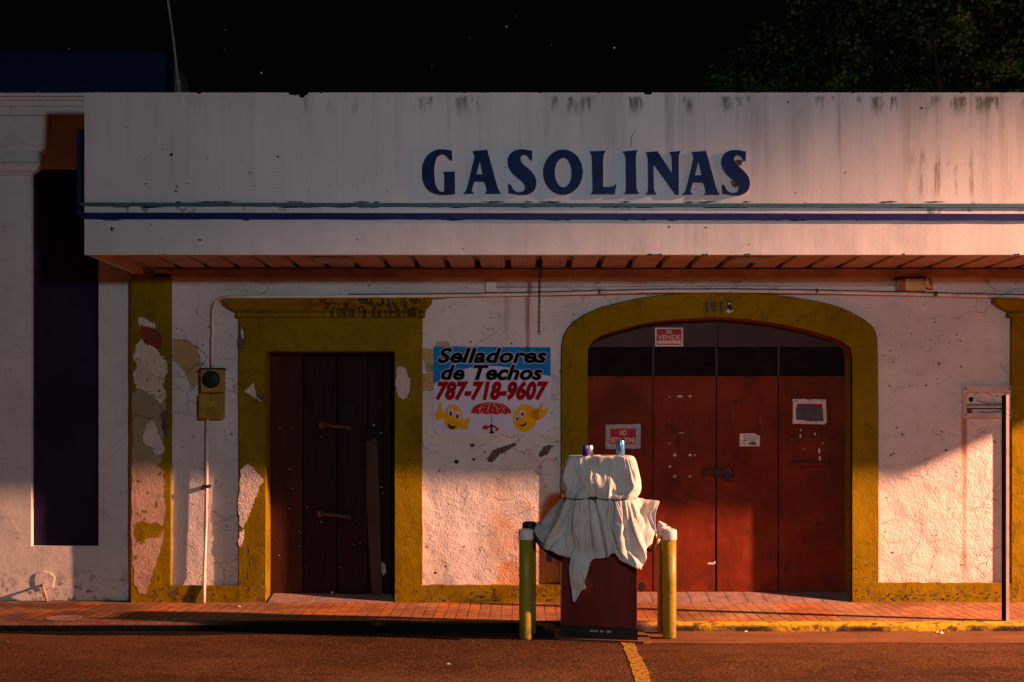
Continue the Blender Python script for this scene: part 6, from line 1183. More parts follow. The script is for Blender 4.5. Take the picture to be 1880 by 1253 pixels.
1,0,3,0,4,-9,4,4,-2,-3,2,10,2,-1,3,0,-6,-9,0,-5,-2,-5,0,1,-2,-8,5,-4,0,-1,-2,-1,0,4,5,-10,-1,2,0,0,1,2,1,-8,4,3,1,-2,1,6,9,3,1,-1,2,-3,-13,-6,-11,4,1,3,1,-4,-8,-2,0,-2,0,
-1,0,4,-1,-3,-1,1,-1,1,1,0,1,-5,1,3,0,0,4,-2,5,6,3,-4,2,2,1,-8,0,0,7,-5,-3,0,-2,2,0,-1,-2,0,0,1,-2,9,-5,-1,-4,1,1,3,-1,-7,2,1,12,-8,0,0,-1,5,-2,9,0,0,1,-4,3,-1,0,5,-1,0,
-1,-1,0,-1,-1,-1,0,2,0,2,5,-2,-4,-4,2,2,-5,-4,3,2,-2,14,-10,-8,0,0,0,1,8,2,0,7,2,0,-1,-8,-1,0,0,0,0,-1,-1,0,0,0,2,0,0,-1,4,-4,-2,6,-6,-5,3,-6,2,10,-1,7,-7,0,0,-9,-3,1,9,
6,-4,2,-5,-7,-1,1,-1,1,0,-1,-1,-1,0,2,0,2,-4,-5,6,5,-4,5,-10,-1,2,1,1,-7,0,10,10,0,0,0,-12,-3,-6,-1,0,-1,1,9,8,2,-4,-4,0,-1,0,-1,-1,-2,-2,5,7,-7,-8,4,8,-1,-8,1,3,0,5,-9,
-2,-3,12,3,3,2,2,1,-7,2,-1,0,0,7,0,1,1,1,0,-1,-1,-1,0,-5,-3,4,5,10,-12,-7,16,-12,-2,2,2,-1,-2,10,-1,-10,-6,0,17,6,1,-2,4,1,1,1,-1,-1,0,0,1,-9,0,-1,-1,0,0,11,-10,-10,5,6,
7,-9,-10,2,0,1,0,7,6,-6,-3,1,-7,-3,-2,17,-7,5,14,1,1,0,0,-2,2,-4,-9,-12,0,0,-2,0,-1,2,11,-12,-10,2,3,6,-3,-9,2,3,-1,13,-8,-4,-3,-1,3,-2,-4,-3,36,-6,1,2,1,1,1,-2,-7,-13,
-10,-8,0,-1,0,-2,0,-3,5,9,-7,1,-11,8,-1,-3,-6,3,3,-4,-1,-2,0,0,0,1,2,-3,-7,36,1,1,-1,-2,-6,-14,-19,5,-7,-2,0,-1,-1,0,-1,-1,-1,2,11,-5,-1,-1,-2,0,-5,1,0,-5,-2,0,0,1,2,11,
10,3,0,-18,2,0,0,1,-23,-3,2,5,-3,28,0,-1,-1,-1,0,-8,-1,1,0,14,1,-3,0,2,-3,-1,-3,-8,-1,1,2,2,8,2,2,-5,-13,-3,-1,5,2,4,12,-16,-5,-6,9,1,0,-1,-1,-1,0,-3,1,1,2,3,4,2,0,5,0,
-8,-4,-6,0,-1,2,5,10,-1,-9,-11,-1,-1,5,-1,1,-2,13,4,-9,-12,6,4,0,-1,-2,0,0,-1,0,2,1,1,10,-4,-2,2,6,-6,-2,-3,-3,2,2,-1,-12,9,-6,-5,1,11,-6,-1,1,0,1,15,-1,-7,-4,-7,0,-2,0,
-1,0,1,1,0,2,-3,6,2,-1,0,8,-4,-2,-4,6,-5,6,3,-9,-19,1,20,0,-21,4,1,0,-1,5,12,3,2,-7,-7,0,-1,-2,0,0,2,0,0,1,0,2,4,-3,9,2,-4,-2,-3,-3,11,-6,3,4,-17,-10,1,2,6,-8,-2,-2,4,0,
6,18,-3,8,-15,0,-1,-1,-2,1,4,-1,-1,2,-2,4,1,0,0,7,2,-3,1,-1,-7,10,-6,-11,16,-14,-13,2,-2,-4,3,3,0,0,2,11,5,-3,7,0,-1,-2,0,1,4,-1,-1,1,1,0,4,-1,-17,18,0,1,14,4,1,-27,8,7,
-6,4,-13,-10,1,2,-4,0,1,-3,1,6,15,0,-9,0,-1,-1,0,-1,2,-1,1,1,2,1,2,1,-9,9,3,-16,12,9,7,5,-30,13,0,6,4,-5,-2,-1,-8,-12,-1,3,-5,2,13,-9,16,0,-1,0,-2,0,-2,3,0,2,-1,4,4,0,-6,
-6,-20,3,-3,3,2,7,4,-7,-5,0,6,4,3,1,-1,7,-8,0,3,-5,9,-1,-11,0,-1,-1,0,0,-7,-3,2,2,-1,6,7,7,-9,-7,-8,-9,-11,-12,-10,4,15,1,14,11,-6,2,2,1,4,-6,11,-1,-5,0,1,12,-6,0,-1,-1,
0,-1,-4,1,1,5,-5,-6,6,11,-1,-10,-5,-1,-11,-7,6,-11,-3,-6,-2,0,11,5,6,7,2,7,-8,1,13,-7,1,6,4,0,-1,0,-1,-1,-3,1,3,1,9,-8,-10,11,6,-13,0,-2,0,3,-11,5,8,-4,2,3,-13,-7,3,-4,0,
-5,-2,5,3,20,-7,5,-1,0,-1,-1,-1,1,1,-3,-1,-3,8,9,-10,-12,25,-18,0,2,3,12,-4,-7,-11,3,9,-9,5,-16,-15,-4,1,4,6,-3,-8,6,10,15,-3,0,-1,-1,-1,0,10,-7,-8,1,1,7,9,-14,-1,1,0,0,
0,3,11,-1,0,-5,-18,7,-16,12,4,8,22,-16,-11,-2,-5,-20,-2,16,3,0,-1,-1,0,0,2,6,-8,-11,6,2,6,0,-12,7,-1,1,6,-12,11,11,-1,2,-10,-15,26,-4,12,2,-28,24,-8,-4,-1,6,-30,-3,0,0,
-1,-1,-1,-1,0,3,9,-8,-11,6,3,6,-6,-3,1,-1,17,-13,-13,13,10,0,5,5,-21,15,1,0,0,-12,13,-3,1,-7,-6,-16,-5,0,-1,-2,0,-1,-7,7,3,7,-4,-11,4,13,0,-9,1,-2,5,10,-11,-13,9,8,9,4,6,
-1,-1,0,-1,-4,-2,-1,-4,-9,1,-17,-5,0,-1,-1,-1,-1,-3,-7,2,7,4,1,-7,5,4,-3,-1,1,-1,3,9,-7,-11,11,-2,11,8,2,-7,6,4,-1,-6,-5,-5,-6,3,-25,5,0,-1,-1,-1,0,3,3,-8,-7,1,4,4,1,1,
-3,3,0,-7,1,8,5,-5,-5,17,-8,8,-3,10,-13,11,-3,-2,-4,-13,0,-4,4,-9,0,-1,-1,-1,-1,6,-2,4,-6,-5,0,4,0,3,-1,1,0,0,4,-2,5,3,4,-4,3,-2,1,-6,5,-7,7,-8,-4,-12,2,-6,2,3,0,-1,-1,
-1,0,-2,2,1,7,-5,3,-2,-3,2,-2,1,4,6,1,3,1,-3,-6,0,1,2,5,-6,-5,-3,1,9,-20,-1,-2,-8,5,6,0,-1,-2,0,0,-7,-2,0,0,15,-5,-3,1,2,0,2,4,6,0,1,-2,3,-11,0,-2,-5,-5,-3,-2,5,4,7,5,-6,
-20,5,1,5,0,-2,0,-1,0,1,1,-3,-3,-1,-2,1,-2,9,-1,1,5,-1,2,-3,0,1,5,-11,-5,-1,-2,0,-5,-1,3,9,10,0,-7,-5,-2,7,0,0,-2,0,0,9,0,-6,-6,-6,-1,-1,0,8,1,2,5,-2,-7,-8,-2,-2,3,0,3,1,
0,0,6,-7,0,1,16,-2,2,-6,-5,18,0,-1,0,-1,1,2,0,1,2,-8,3,-1,-4,1,0,2,4,-3,-10,1,-2,-1,-1,3,2,3,2,1,2,5,-5,-7,13,4,-1,0,-7,1,0,-1,0,-1,1,0,0,5,1,6,-2,1,-5,-10,-1,1,3,-9,9,
-1,0,0,-3,1,0,3,6,6,-1,-6,5,3,-8,4,2,-1,-6,3,0,0,-1,0,0,-10,7,-3,6,0,1,2,3,-12,-5,9,4,0,-2,5,2,1,0,-4,-4,-3,-1,-1,3,8,2,-1,-3,6,-1,1,2,-27,0,0,-1,0,0,-3,-7,-1,0,0,1,5,7,
-9,-1,8,3,2,4,0,2,1,1,1,-3,-3,0,0,1,3,-3,-5,1,5,-3,3,6,-11,0,0,0,0,-1,10,-11,-1,-5,-3,2,-3,9,-6,0,11,-1,11,1,-2,0,1,0,1,4,1,-3,0,-1,-6,-6,1,1,8,5,1,0,2,0,0,1,0,0,3,7,-8,
-4,-6,-2,0,1,-2,5,11,0,4,1,3,-4,1,1,-1,0,0,-1,-4,-4,-2,1,-1,2,6,10,2,1,0,0,0,1,1,-1,-2,3,11,-6,-2,-11,-4,1,-1,14,5,0,-18,9,0,4,-8,-5,-3,0,1,2,1,0,0,2,3,-1,5,14,5,2,1,0,1,
0,0,1,-9,-2,8,14,-1,-1,-20,-1,4,17,2,-2,-9,-14,1,1,-5,-4,-3,-6,0,1,4,2,2,1,5,6,3,8,15,7,1,0,0,1,0,0,0,-3,-6,9,9,-1,-3,-21,20,12,-3,-1,1,0,-16,-12,2,-2,-3,-4,-5,-2,0,4,2,
0,0,4,9,7,8,10,8,0,1,0,1,1,7,2,-10,-11,8,6,3,3,4,2,-5,1,9,-4,4,-6,-8,-7,-9,-4,-6,-3,-1,1,1,1,-3,1,1,8,9,12,10,0,2,1,1,1,0,0,5,-11,-2,7,5,3,3,3,-6,-3,10,7,6,2,-2,-3,-5,
-13,-1,-6,-5,-4,-2,-3,-1,-5,-1,2,3,4,8,0,2,4,2,0,-9,4,-6,5,-4,-1,13,6,1,1,-6,-3,-11,5,6,6,1,-1,12,-4,-2,-3,-2,-3,-2,-3,-7,-9,-7,-4,5,3,3,0,5,4,3,2,-4,-8,8,3,2,1,4,1,-1,
-2,-1,-5,-12,-12,-7,2,13,9,-13,32,4,3,-9,-1,-1,3,-4,-5,-11,-8,-8,2,6,0,7,7,4,1,4,1,1,2,-2,1,1,-5,2,-2,-2,-5,1,-6,-7,-8,-9,-2,10,-7,7,14,9,1,1,-2,6,-2,-1,-7,-2,-1,3,0,8,9,
6,1,3,0,3,2,0,-1,-1,-1,-3,-1,0,-4,4,0,0,0,0,0,0,-10,1,-9,4,4,2,3,2,7,2,3,-5,0,-1,0,10,10,6,1,1,3,3,0,2,-1,-1,-1,-3,-2,1,-4,5,0,-2,0,-1,0,2,4,-15,-1,-3,-3,4,3,2,5,6,4,4,
-3,-2,0,11,10,8,2,-3,6,2,3,-1,-1,-4,1,-3,-4,4,-2,-2,2,1,1,0,-4,-4,-3,4,-4,-2,1,3,-5,-12,13,7,3,0,-3,-5,0,11,11,7,3,1,-2,3,4,2,-2,0,-2,-3,-9,9,-3,3,0,1,-1,0,1,1,-2,-1,-2,
-3,-5,-1,-3,-9,2,2,2,1,0,-3,0,11,11,7,2,4,1,-1,1,1,0,0,-2,0,-1,2,-4,-3,1,2,3,3,2,-1,1,0,-1,-3,-7,-20,8,-5,-7,-4,1,4,-1,8,0,11,10,7,3,4,1,1,0,-1,2,1,-1,-1,-1,0,-2,3,0,1,0,
0,3,1,-1,-3,-3,-3,0,-9,-5,-2,-15,1,-1,0,8,7,0,11,12,7,2,2,4,2,-3,-1,1,2,3,-2,0,-1,-1,1,1,2,2,-1,-3,-1,-4,0,0,-1,-8,-2,-6,-3,2,-5,-2,11,12,7,0,12,11,8,2,4,0,-2,-2,-2,2,1,
2,6,0,-2,-1,1,0,3,-4,-4,-2,-1,1,-1,-4,-18,8,6,-22,13,15,-1,-7,20,13,6,0,11,13,8,1,-5,5,-2,1,1,-1,1,6,4,0,-1,-3,1,-2,-8,-15,11,2,0,2,-6,-10,-5,-4,-12,17,22,-6,-1,-5,4,-4,
-5,0,12,11,8,3,0,-5,3,3,2,0,1,2,1,-4,2,-2,-5,-12,-4,17,-8,3,-2,-2,-6,-5,-2,-10,22,9,-14,-14,-12,26,-36,1,2,0,12,12,7,3,2,0,1,1,1,-1,0,-2,-1,3,-10,6,-6,3,6,-3,-2,-9,-1,-5,
-1,0,3,6,-12,-4,-8,4,3,-20,9,-33,-2,0,12,11,8,3,0,0,2,-1,1,1,0,-6,-1,2,1,1,2,0,-11,-4,-2,1,0,7,1,4,9,-12,9,-16,3,-15,3,-4,-20,4,-8,0,12,12,8,2,1,0,-2,2,0,1,-1,2,-5,-4,7,
-1,0,1,1,-1,0,2,0,0,2,4,1,7,-16,7,-9,-1,-7,0,4,4,-31,0,12,12,8,2,1,1,-1,1,0,-1,2,-1,0,0,0,-4,3,1,-1,-1,-1,-3,5,-5,4,7,4,-1,4,-9,-4,0,-3,7,1,-17,-1,0,12,12,8,2,-1,-1,3,1,
0,1,-1,0,1,-1,-1,-2,2,-1,1,0,-2,1,-7,3,5,2,-2,2,-3,2,4,3,-3,-19,-11,16,1,0,11,12,8,2,1,0,0,2,1,0,-1,-1,1,0,-3,-1,-4,-2,2,0,1,-3,6,6,-10,-7,7,5,8,11,1,-6,0,-1,-6,-5,0,0,
12,11,7,3,-1,2,2,-4,3,-1,1,2,-1,0,-1,-2,1,-2,-2,-3,1,2,-2,3,0,8,9,3,1,-4,2,3,-1,1,-1,-6,0,0,11,12,7,2,2,0,-1,3,-1,2,0,0,-5,4,-1,-2,-3,4,1,2,3,0,-3,-7,11,7,-5,0,3,2,2,3,4,
3,3,-4,0,0,11,11,7,3,2,0,4,1,1,0,0,-4,-1,2,1,-2,3,0,1,3,-2,2,3,4,4,-5,3,-4,13,1,3,2,2,1,2,-3,0,0,11,11,8,1,2,3,0,0,-2,5,0,-2,-1,4,2,-5,6,3,3,2,1,2,3,-1,-7,-11,11,9,-21,
-7,2,5,2,4,5,10,12,0,11,10,7,2,-2,5,-2,2,1,4,0,-2,2,1,2,-3,2,4,1,1,0,-2,-5,-3,2,7,-15,-4,7,6,3,3,5,5,3,1,-1,0,10,10,6,3,3,-2,-1,-1,5,1,3,1,-2,-1,3,-3,-5,0,1,2,4,5,5,3,3,
3,2,3,1,-2,-5,-1,3,1,3,1,2,0,9,10,6,1,1,-3,3,0,2,0,3,2,-2,-4,4,-2,4,2,3,2,1,3,4,2,2,2,1,-3,-1,3,2,2,2,2,2,-1,0,0,8,8,6,1,-3,4,1,1,1,0,2,1,-1,-3,1,0,4,1,1,1,1,0,0,3,1,1,0,
4,4,2,3,4,3,2,-2,1,0,0,7,8,4,2,0,-1,0,1,0,1,0,2,-1,-1,2,-1,-4,0,1,2,3,3,3,3,2,4,5,3,3,3,3,-1,-3,0,0,2,2,0,7,7,5,0,1,-2,0,1,-1,-1,1,2,1,0,-1,0,9,3,3,1,3,2,3,1,5,3,2,1,6,3,
2,1,1,-1,2,0,1,0,7,5,5,2,2,-7,6,0,0,-2,0,3,2,3,-4,-3,9,5,1,3,0,2,2,3,2,3,3,5,1,5,6,3,3,4,2,2,3,0,6,7,3,2,-1,1,2,1,-1,-1,2,6,6,-3,-8,-2,-3,4,6,6,8,4,4,4,5,3,4,3,3,3,1,3,3,
3,5,4,4,0,6,6,5,1,-6,18,-5,0,0,3,-5,-2,4,-2,-1,-1,14,3,3,3,1,3,4,4,4,4,4,5,5,5,6,4,6,5,4,6,5,0,6,7,3,2,18,-12,-5,-8,2,12,1,-1,0,-1,-1,-2,-31,-1,0,1,2,4,4,3,4,5,4,3,1,0,0,
1,0,0,0,-1,0,0,7,5,5,1,-22,6,7,15,15,-6,0,-4,-1,-2,-2,-2,1,-5,-5,-5,-4,-4,-4,-2,-4,-2,0,4,8,1,-3,-5,-3,-4,-4,-4,-8,0,6,6,4,1,11,15,5,1,-7,-5,-2,-2,-4,-4,-4,-2,30,2,2,0,
-1,-2,-3,-4,-5,-6,-8,-11,-14,-10,-7,-6,-9,-7,-5,-3,-2,0,5,7,3,1,23,-13,-4,-5,-6,18,4,-6,-18,-4,9,3,-15,-27,-6,-4,-2,-2,-4,-3,-3,-5,0,-2,-2,0,-1,-3,-2,-5,-2,-2,0,0,6,4,4,
1,-31,3,4,8,13,5,11,-17,0,-6,-15,25,-35,12,-7,-8,-10,-7,-4,-4,-2,-2,-6,-5,-4,-3,-1,2,0,3,0,1,3,],
[
2889,8,-11,-5,-12,-59,-61,-61,-58,-58,-54,-53,-59,-57,-55,-55,-46,-57,-53,-54,-54,-54,-55,-56,-58,-59,-61,-63,-63,-64,-65,-66,-68,-69,-69,-68,-71,-72,1,-3,-1,2,-1,5,3,2,
0,0,-4,-6,0,-2,-2,7,-7,9,0,-1,-1,-2,-2,-2,-1,0,1,0,0,0,0,1,0,0,-1,-2,0,-1,0,-3,-1,3,0,-12,-1,2,2,4,3,2,-1,0,-2,-7,7,-5,0,1,0,1,2,3,4,4,6,5,3,3,4,3,4,2,2,3,2,2,1,-5,2,2,
-2,3,-2,-2,-1,-1,0,4,0,-1,11,2,-15,0,4,5,6,7,3,2,2,2,1,2,4,4,5,8,6,6,4,4,4,5,0,-3,1,3,-2,3,2,4,-1,-4,1,-4,-1,-1,-10,-5,14,12,6,4,4,1,5,5,5,5,5,4,4,4,4,3,3,4,6,5,7,5,-1,
-3,3,2,-2,10,1,-3,0,1,-5,-4,1,0,-2,-1,2,7,5,6,5,6,5,5,5,5,3,5,4,5,2,1,4,4,6,6,5,6,-1,-2,4,1,-3,1,1,0,0,-1,-1,1,0,1,8,-5,-4,5,5,5,5,6,5,6,5,3,2,3,2,3,5,3,2,4,2,4,4,4,-1,
-1,3,1,-2,-1,1,0,0,0,1,0,0,0,-6,3,4,2,3,2,3,2,3,3,3,5,5,4,5,6,4,4,3,2,3,2,3,4,-1,-1,4,0,-2,0,-1,1,-1,1,-1,1,1,0,-1,3,1,-1,1,1,0,-1,0,0,0,-1,-1,-1,2,16,13,11,10,5,3,1,1,
10,-2,2,3,-1,-1,-2,-2,-3,5,1,1,0,0,2,1,1,-1,-7,1,3,0,1,2,2,2,0,0,2,5,-7,1,5,28,14,2,3,8,17,-2,2,3,-2,-1,-3,-2,3,-2,3,1,1,1,2,1,1,-1,2,1,0,1,0,0,0,2,0,1,3,3,3,4,10,4,13,2,
2,12,-16,-1,3,1,-2,0,-5,3,1,-1,-3,3,1,4,2,3,-1,-3,8,1,0,1,0,-2,1,-1,-1,0,0,3,3,6,10,-7,1,14,2,-9,2,-1,3,1,-2,0,3,-1,0,0,-2,-3,1,-4,0,11,8,-8,-12,2,2,3,3,7,4,6,0,3,3,-8,
-8,8,-3,1,-1,2,6,-4,0,-1,4,0,-3,2,0,-1,-3,-2,0,2,1,2,-2,-2,-2,9,17,1,1,1,1,-2,-3,-6,4,0,-2,-1,-3,-22,6,3,-22,-13,25,9,0,1,3,-2,-2,2,-6,-2,-1,1,2,0,1,2,0,-5,5,4,-9,4,5,-7,
8,2,1,-1,0,1,2,4,4,-1,-29,-25,1,24,-8,1,-1,0,4,-2,-3,2,2,-1,-2,-1,-1,0,-1,1,1,7,3,-7,7,-2,-10,1,-11,-7,-6,4,1,1,-1,-1,-3,-2,-4,-4,-1,0,2,-9,14,2,2,-3,-1,2,-2,1,1,-1,-1,
-1,0,-2,2,-8,-2,11,-5,-13,-4,-2,-1,0,2,-3,0,-2,0,-1,-1,-4,0,-2,20,-4,-24,-1,-10,2,2,-4,-1,2,3,1,0,0,-1,-1,-2,0,-3,-1,-1,3,-16,2,1,0,-2,0,-1,-3,-3,0,-2,-2,-2,1,1,10,-3,
-20,-2,1,-4,3,0,-3,-1,3,-1,1,1,1,0,-1,-1,-2,-1,13,-7,-8,6,-1,-1,0,1,-3,-2,-2,-4,-3,-2,-1,-1,-1,-2,2,-17,-2,1,0,-1,3,-1,-3,1,1,1,-2,-1,-1,0,1,1,0,-1,7,2,-12,1,1,1,0,-1,0,
-2,-3,0,-1,-2,-2,-3,-3,-3,-11,1,2,1,-1,-2,3,-1,-4,2,1,-4,0,0,0,0,1,1,-1,0,-2,-8,8,-5,1,1,0,-2,0,-1,0,-2,-1,0,-2,0,0,0,-4,-2,-1,-2,-1,-1,3,-2,-2,1,1,0,-1,-1,-1,1,-1,0,-1,
2,-5,0,0,3,-2,-1,-1,0,-3,-1,-1,-1,-2,0,2,1,1,1,1,-1,3,-2,-5,-6,3,-4,-1,2,0,1,0,0,2,1,-1,-4,-1,0,-5,3,-1,-2,0,-1,0,0,2,-1,-2,1,0,-2,2,4,4,1,1,-1,-7,-3,-1,-4,2,-3,-1,3,-1,
1,2,0,-2,0,0,-2,3,5,-13,3,-2,2,-1,-1,-1,0,0,2,2,-1,0,-1,4,0,-2,-1,-3,-3,-3,-2,-1,0,1,-4,2,2,-1,3,-1,1,1,-3,-2,1,4,-3,-1,-2,-2,-1,-1,-2,0,-1,1,1,2,2,1,3,-8,-5,-5,-2,0,6,0,
-1,0,3,0,-3,2,3,-3,2,1,1,-2,-1,0,-1,-4,4,5,-5,-1,-1,-2,-1,-2,1,-1,-1,-1,0,0,-2,0,0,1,0,3,-6,-2,3,6,10,0,-3,2,2,-2,0,1,0,0,0,-1,1,-2,-1,-7,10,-1,-1,-1,-1,-2,-2,0,0,0,0,0,
0,-1,-1,0,0,-2,-4,16,6,-2,7,-2,-2,4,1,-2,0,0,-2,0,2,1,1,-1,-5,0,7,-2,-4,2,0,0,-1,-2,0,0,0,-1,0,1,0,1,-2,-6,7,-4,7,6,-19,-2,-1,3,1,-3,-1,0,0,1,1,0,2,0,-3,2,2,0,-1,1,-1,0,
-1,-1,-2,0,0,1,1,0,-1,-4,-3,7,3,2,-6,-12,-1,-3,0,4,-1,-1,-3,1,1,0,1,1,2,1,0,-1,1,1,1,-3,1,-1,-1,0,0,-1,0,1,0,-3,-3,-2,0,8,-1,-7,-9,-2,0,-4,1,3,0,-2,1,-2,0,2,-1,1,1,3,1,1,
-1,0,-1,0,0,0,1,-1,0,-1,-1,-2,-4,1,0,0,-1,-8,3,-2,-3,-1,-2,-4,2,3,-2,-1,-1,1,0,3,-1,0,2,1,1,2,-2,1,-1,-1,-1,2,0,-1,-1,0,-2,-2,-1,-1,3,-1,-1,-4,-1,-3,-1,0,-2,-4,3,2,-2,0,
-1,0,0,1,1,0,0,3,0,4,-2,1,0,-1,0,-2,-1,0,0,-1,-1,-1,0,-2,4,-1,0,-4,-3,-2,-1,0,0,-3,3,0,-2,0,0,0,1,-1,2,0,1,3,0,4,-3,0,-1,0,-2,0,0,-1,-1,0,0,0,0,-2,3,1,-1,-2,-9,3,-1,0,0,
-4,4,0,-3,2,1,-1,0,-1,2,1,0,2,2,0,-1,0,-1,2,2,-1,-1,1,-2,-1,-2,0,0,-1,-3,-2,7,0,-3,-1,-1,-3,-1,-2,4,-2,-3,2,1,0,0,-1,1,1,1,0,4,-2,-2,1,1,-2,-1,0,-1,-2,0,-1,1,0,3,6,-10,6,
-2,0,0,-3,-1,-1,-2,-1,2,-2,-2,2,3,-1,-1,-1,1,0,1,-1,-5,5,2,0,-1,0,-1,-1,0,0,-1,-1,-2,1,-1,3,1,-6,-2,5,0,-3,0,1,0,-1,3,-3,-1,2,0,2,-1,0,0,3,-3,-4,2,-3,4,0,1,-1,0,-1,0,0,
-1,-2,0,-2,-1,0,1,1,-3,0,-1,1,1,-1,2,1,2,-4,-2,3,-2,3,1,-1,-1,1,1,-4,1,-2,0,2,4,-1,-1,0,0,-2,1,-1,0,-2,0,-2,5,0,2,-5,-1,-3,0,3,0,1,1,-4,1,2,-2,-1,2,1,0,-1,-3,2,0,2,-4,0,
-2,2,3,0,-1,1,-1,1,0,0,-3,-2,-3,11,0,0,1,-1,-1,0,-2,3,-1,-3,0,1,3,-1,0,0,-3,5,-3,-2,-1,2,-3,-1,5,-1,-3,0,1,0,0,0,-1,-1,0,1,11,-13,5,-3,-2,0,2,-3,-1,3,-2,-2,1,1,0,2,-2,0,
1,-1,0,0,-1,-5,0,0,-1,0,-1,-1,0,4,-1,0,-1,0,0,10,-17,1,-8,8,0,-1,-3,-1,4,4,-3,-3,3,1,-1,0,1,0,1,-7,2,-2,1,-2,0,0,0,-3,0,-2,0,-4,6,0,-2,0,0,-5,1,-2,-3,-4,-3,0,-3,-1,-5,4,
-3,-1,1,0,1,-2,1,0,-2,-1,-2,1,-2,-2,1,1,0,-1,0,1,-2,-2,-10,1,0,-3,-2,-11,3,-3,-3,-5,3,-4,3,-3,-2,3,-3,0,3,-1,-1,0,-1,-1,0,1,-2,-1,-4,-6,11,-3,-3,-1,-3,-3,-5,-4,-1,-7,-4,
-2,-5,1,-5,0,-2,3,-7,1,-4,-3,5,4,-4,1,2,-2,0,-1,-2,3,-4,-1,1,-4,-2,2,7,-4,-2,-4,-5,-5,-3,-3,-3,-3,-3,-4,-2,-2,-7,-3,-1,-3,6,-6,-7,-2,-11,3,-4,2,3,-2,-1,-1,0,-2,1,-3,-2,1,
0,3,1,-1,-5,-6,-3,-3,-3,-2,-4,-4,-3,-3,-3,-7,8,-6,-10,-3,-1,-2,-5,-5,-4,2,-3,3,2,-2,1,-2,0,-2,0,-1,-2,-1,1,5,-2,0,-5,-3,-4,-1,-4,-4,-3,-3,-3,3,-6,-3,-16,2,1,1,-13,0,-5,
-7,-3,1,-1,2,2,-3,-1,1,0,0,-1,0,-1,0,0,3,-3,1,-3,-2,-3,-2,-3,-4,-2,-3,-4,2,-5,-8,-1,-7,13,-17,2,-10,-3,0,-8,0,-1,4,0,-2,-1,0,1,0,0,-2,2,0,2,6,-9,2,-3,-2,-2,-4,-2,-3,-3,
-3,-3,-1,1,-1,-2,-6,-10,5,-10,-5,-1,-7,10,-1,0,4,0,-2,0,-1,0,2,-2,1,-1,2,3,2,-5,2,-2,-3,-3,-4,-2,-2,-4,-3,-4,-5,-2,-5,6,-3,-2,-13,-4,-3,-5,9,-13,-1,1,3,-1,-1,-1,0,-1,-1,
2,1,1,1,4,-2,-3,3,-3,-2,-3,-3,-3,-2,-3,-3,-2,-5,-5,-3,1,7,-15,0,-7,-4,11,-16,-4,-2,2,3,-2,-1,-1,0,0,-1,1,1,3,0,6,-8,2,2,-2,-2,-2,-2,-3,-5,-1,-2,-3,-4,-2,-4,-3,2,-1,-8,-2,
5,-10,-3,-3,-2,3,1,-2,0,-1,0,0,1,0,1,0,1,-7,3,4,3,-2,-1,-1,-3,-3,0,-4,-1,-1,-5,-2,-1,-4,1,-2,-2,-3,-4,0,-1,-3,-3,3,2,-3,1,-1,0,-2,1,2,2,0,0,0,-3,2,4,0,-3,-1,1,-1,-2,-1,
-2,-3,-1,-1,-1,-1,0,0,-2,0,-1,-2,-1,-1,-3,4,-1,-2,1,0,-1,1,-2,5,0,0,1,2,-3,0,2,0,1,0,-1,1,0,0,0,0,-4,0,1,-2,3,2,1,-1,3,-1,-2,1,-2,4,-2,-3,2,0,0,0,0,4,-2,1,2,-2,2,-4,4,0,
2,0,1,1,2,1,1,2,-1,0,3,-3,1,5,2,2,-2,3,2,1,-2,3,-3,-1,2,0,0,-1,2,2,0,-1,-2,-1,1,1,1,2,2,2,1,2,2,3,1,2,1,2,2,-4,0,6,6,2,-1,3,3,2,-2,2,-2,-2,2,2,-1,1,0,-2,5,-1,1,-2,-4,1,2,
2,2,2,3,1,3,2,2,3,2,1,1,0,-7,9,9,3,0,0,5,2,-1,2,-4,-1,3,0,2,1,0,-5,3,2,0,0,-2,-2,1,2,2,2,1,2,2,3,3,1,2,2,1,1,-3,-2,11,6,4,-6,8,3,0,0,-3,-1,2,0,3,2,0,-3,-2,1,1,0,1,-5,1,1,
1,3,2,1,0,4,1,2,2,1,0,2,-1,-4,6,9,4,3,-4,-1,0,0,-4,1,1,0,2,2,1,0,-4,-1,1,-1,0,-1,-1,1,0,2,2,2,0,-2,3,1,1,1,0,1,2,-5,3,4,-2,7,-1,1,1,-2,-3,1,2,1,-1,0,3,2,2,-2,-4,0,-2,-2,
-1,1,0,-1,1,2,2,-1,-1,1,2,1,1,-1,-1,2,-1,3,1,4,0,0,1,-3,-2,2,0,4,-2,-1,-2,0,2,4,-2,-2,-1,1,-4,0,1,-1,-1,0,3,2,0,1,-1,0,1,1,-1,1,-1,2,3,1,1,5,1,-3,-1,2,0,1,3,0,-2,-2,-1,1,
0,-1,-2,3,-5,1,0,2,1,0,-2,5,1,-1,1,1,0,1,-1,0,-2,-1,5,-2,7,0,1,-4,0,3,-1,0,3,2,1,-2,-2,-3,1,0,-2,0,-1,0,2,1,2,0,2,-3,4,2,1,0,2,1,1,-1,-5,2,3,-3,3,10,1,-3,1,2,-2,0,-3,0,4,
3,0,-2,-1,0,3,-4,-3,3,1,1,1,4,1,2,-1,4,2,3,1,1,2,0,-3,-1,1,15,0,-7,1,-4,2,3,-2,0,2,-2,-4,4,2,0,-2,0,-1,4,-5,2,2,3,2,2,3,3,4,3,3,2,3,4,2,2,-3,-4,4,0,10,11,0,-2,3,2,-3,2,0,
2,-2,-5,3,1,0,-1,-2,-2,3,2,5,2,4,3,3,4,4,2,5,4,4,3,5,3,2,0,2,0,6,2,0,-2,3,1,-1,-1,0,0,1,-2,-2,4,1,-1,0,-1,0,3,4,4,4,3,5,3,4,4,3,6,4,5,3,5,4,3,1,3,1,6,0,-1,4,0,-3,-2,-1,
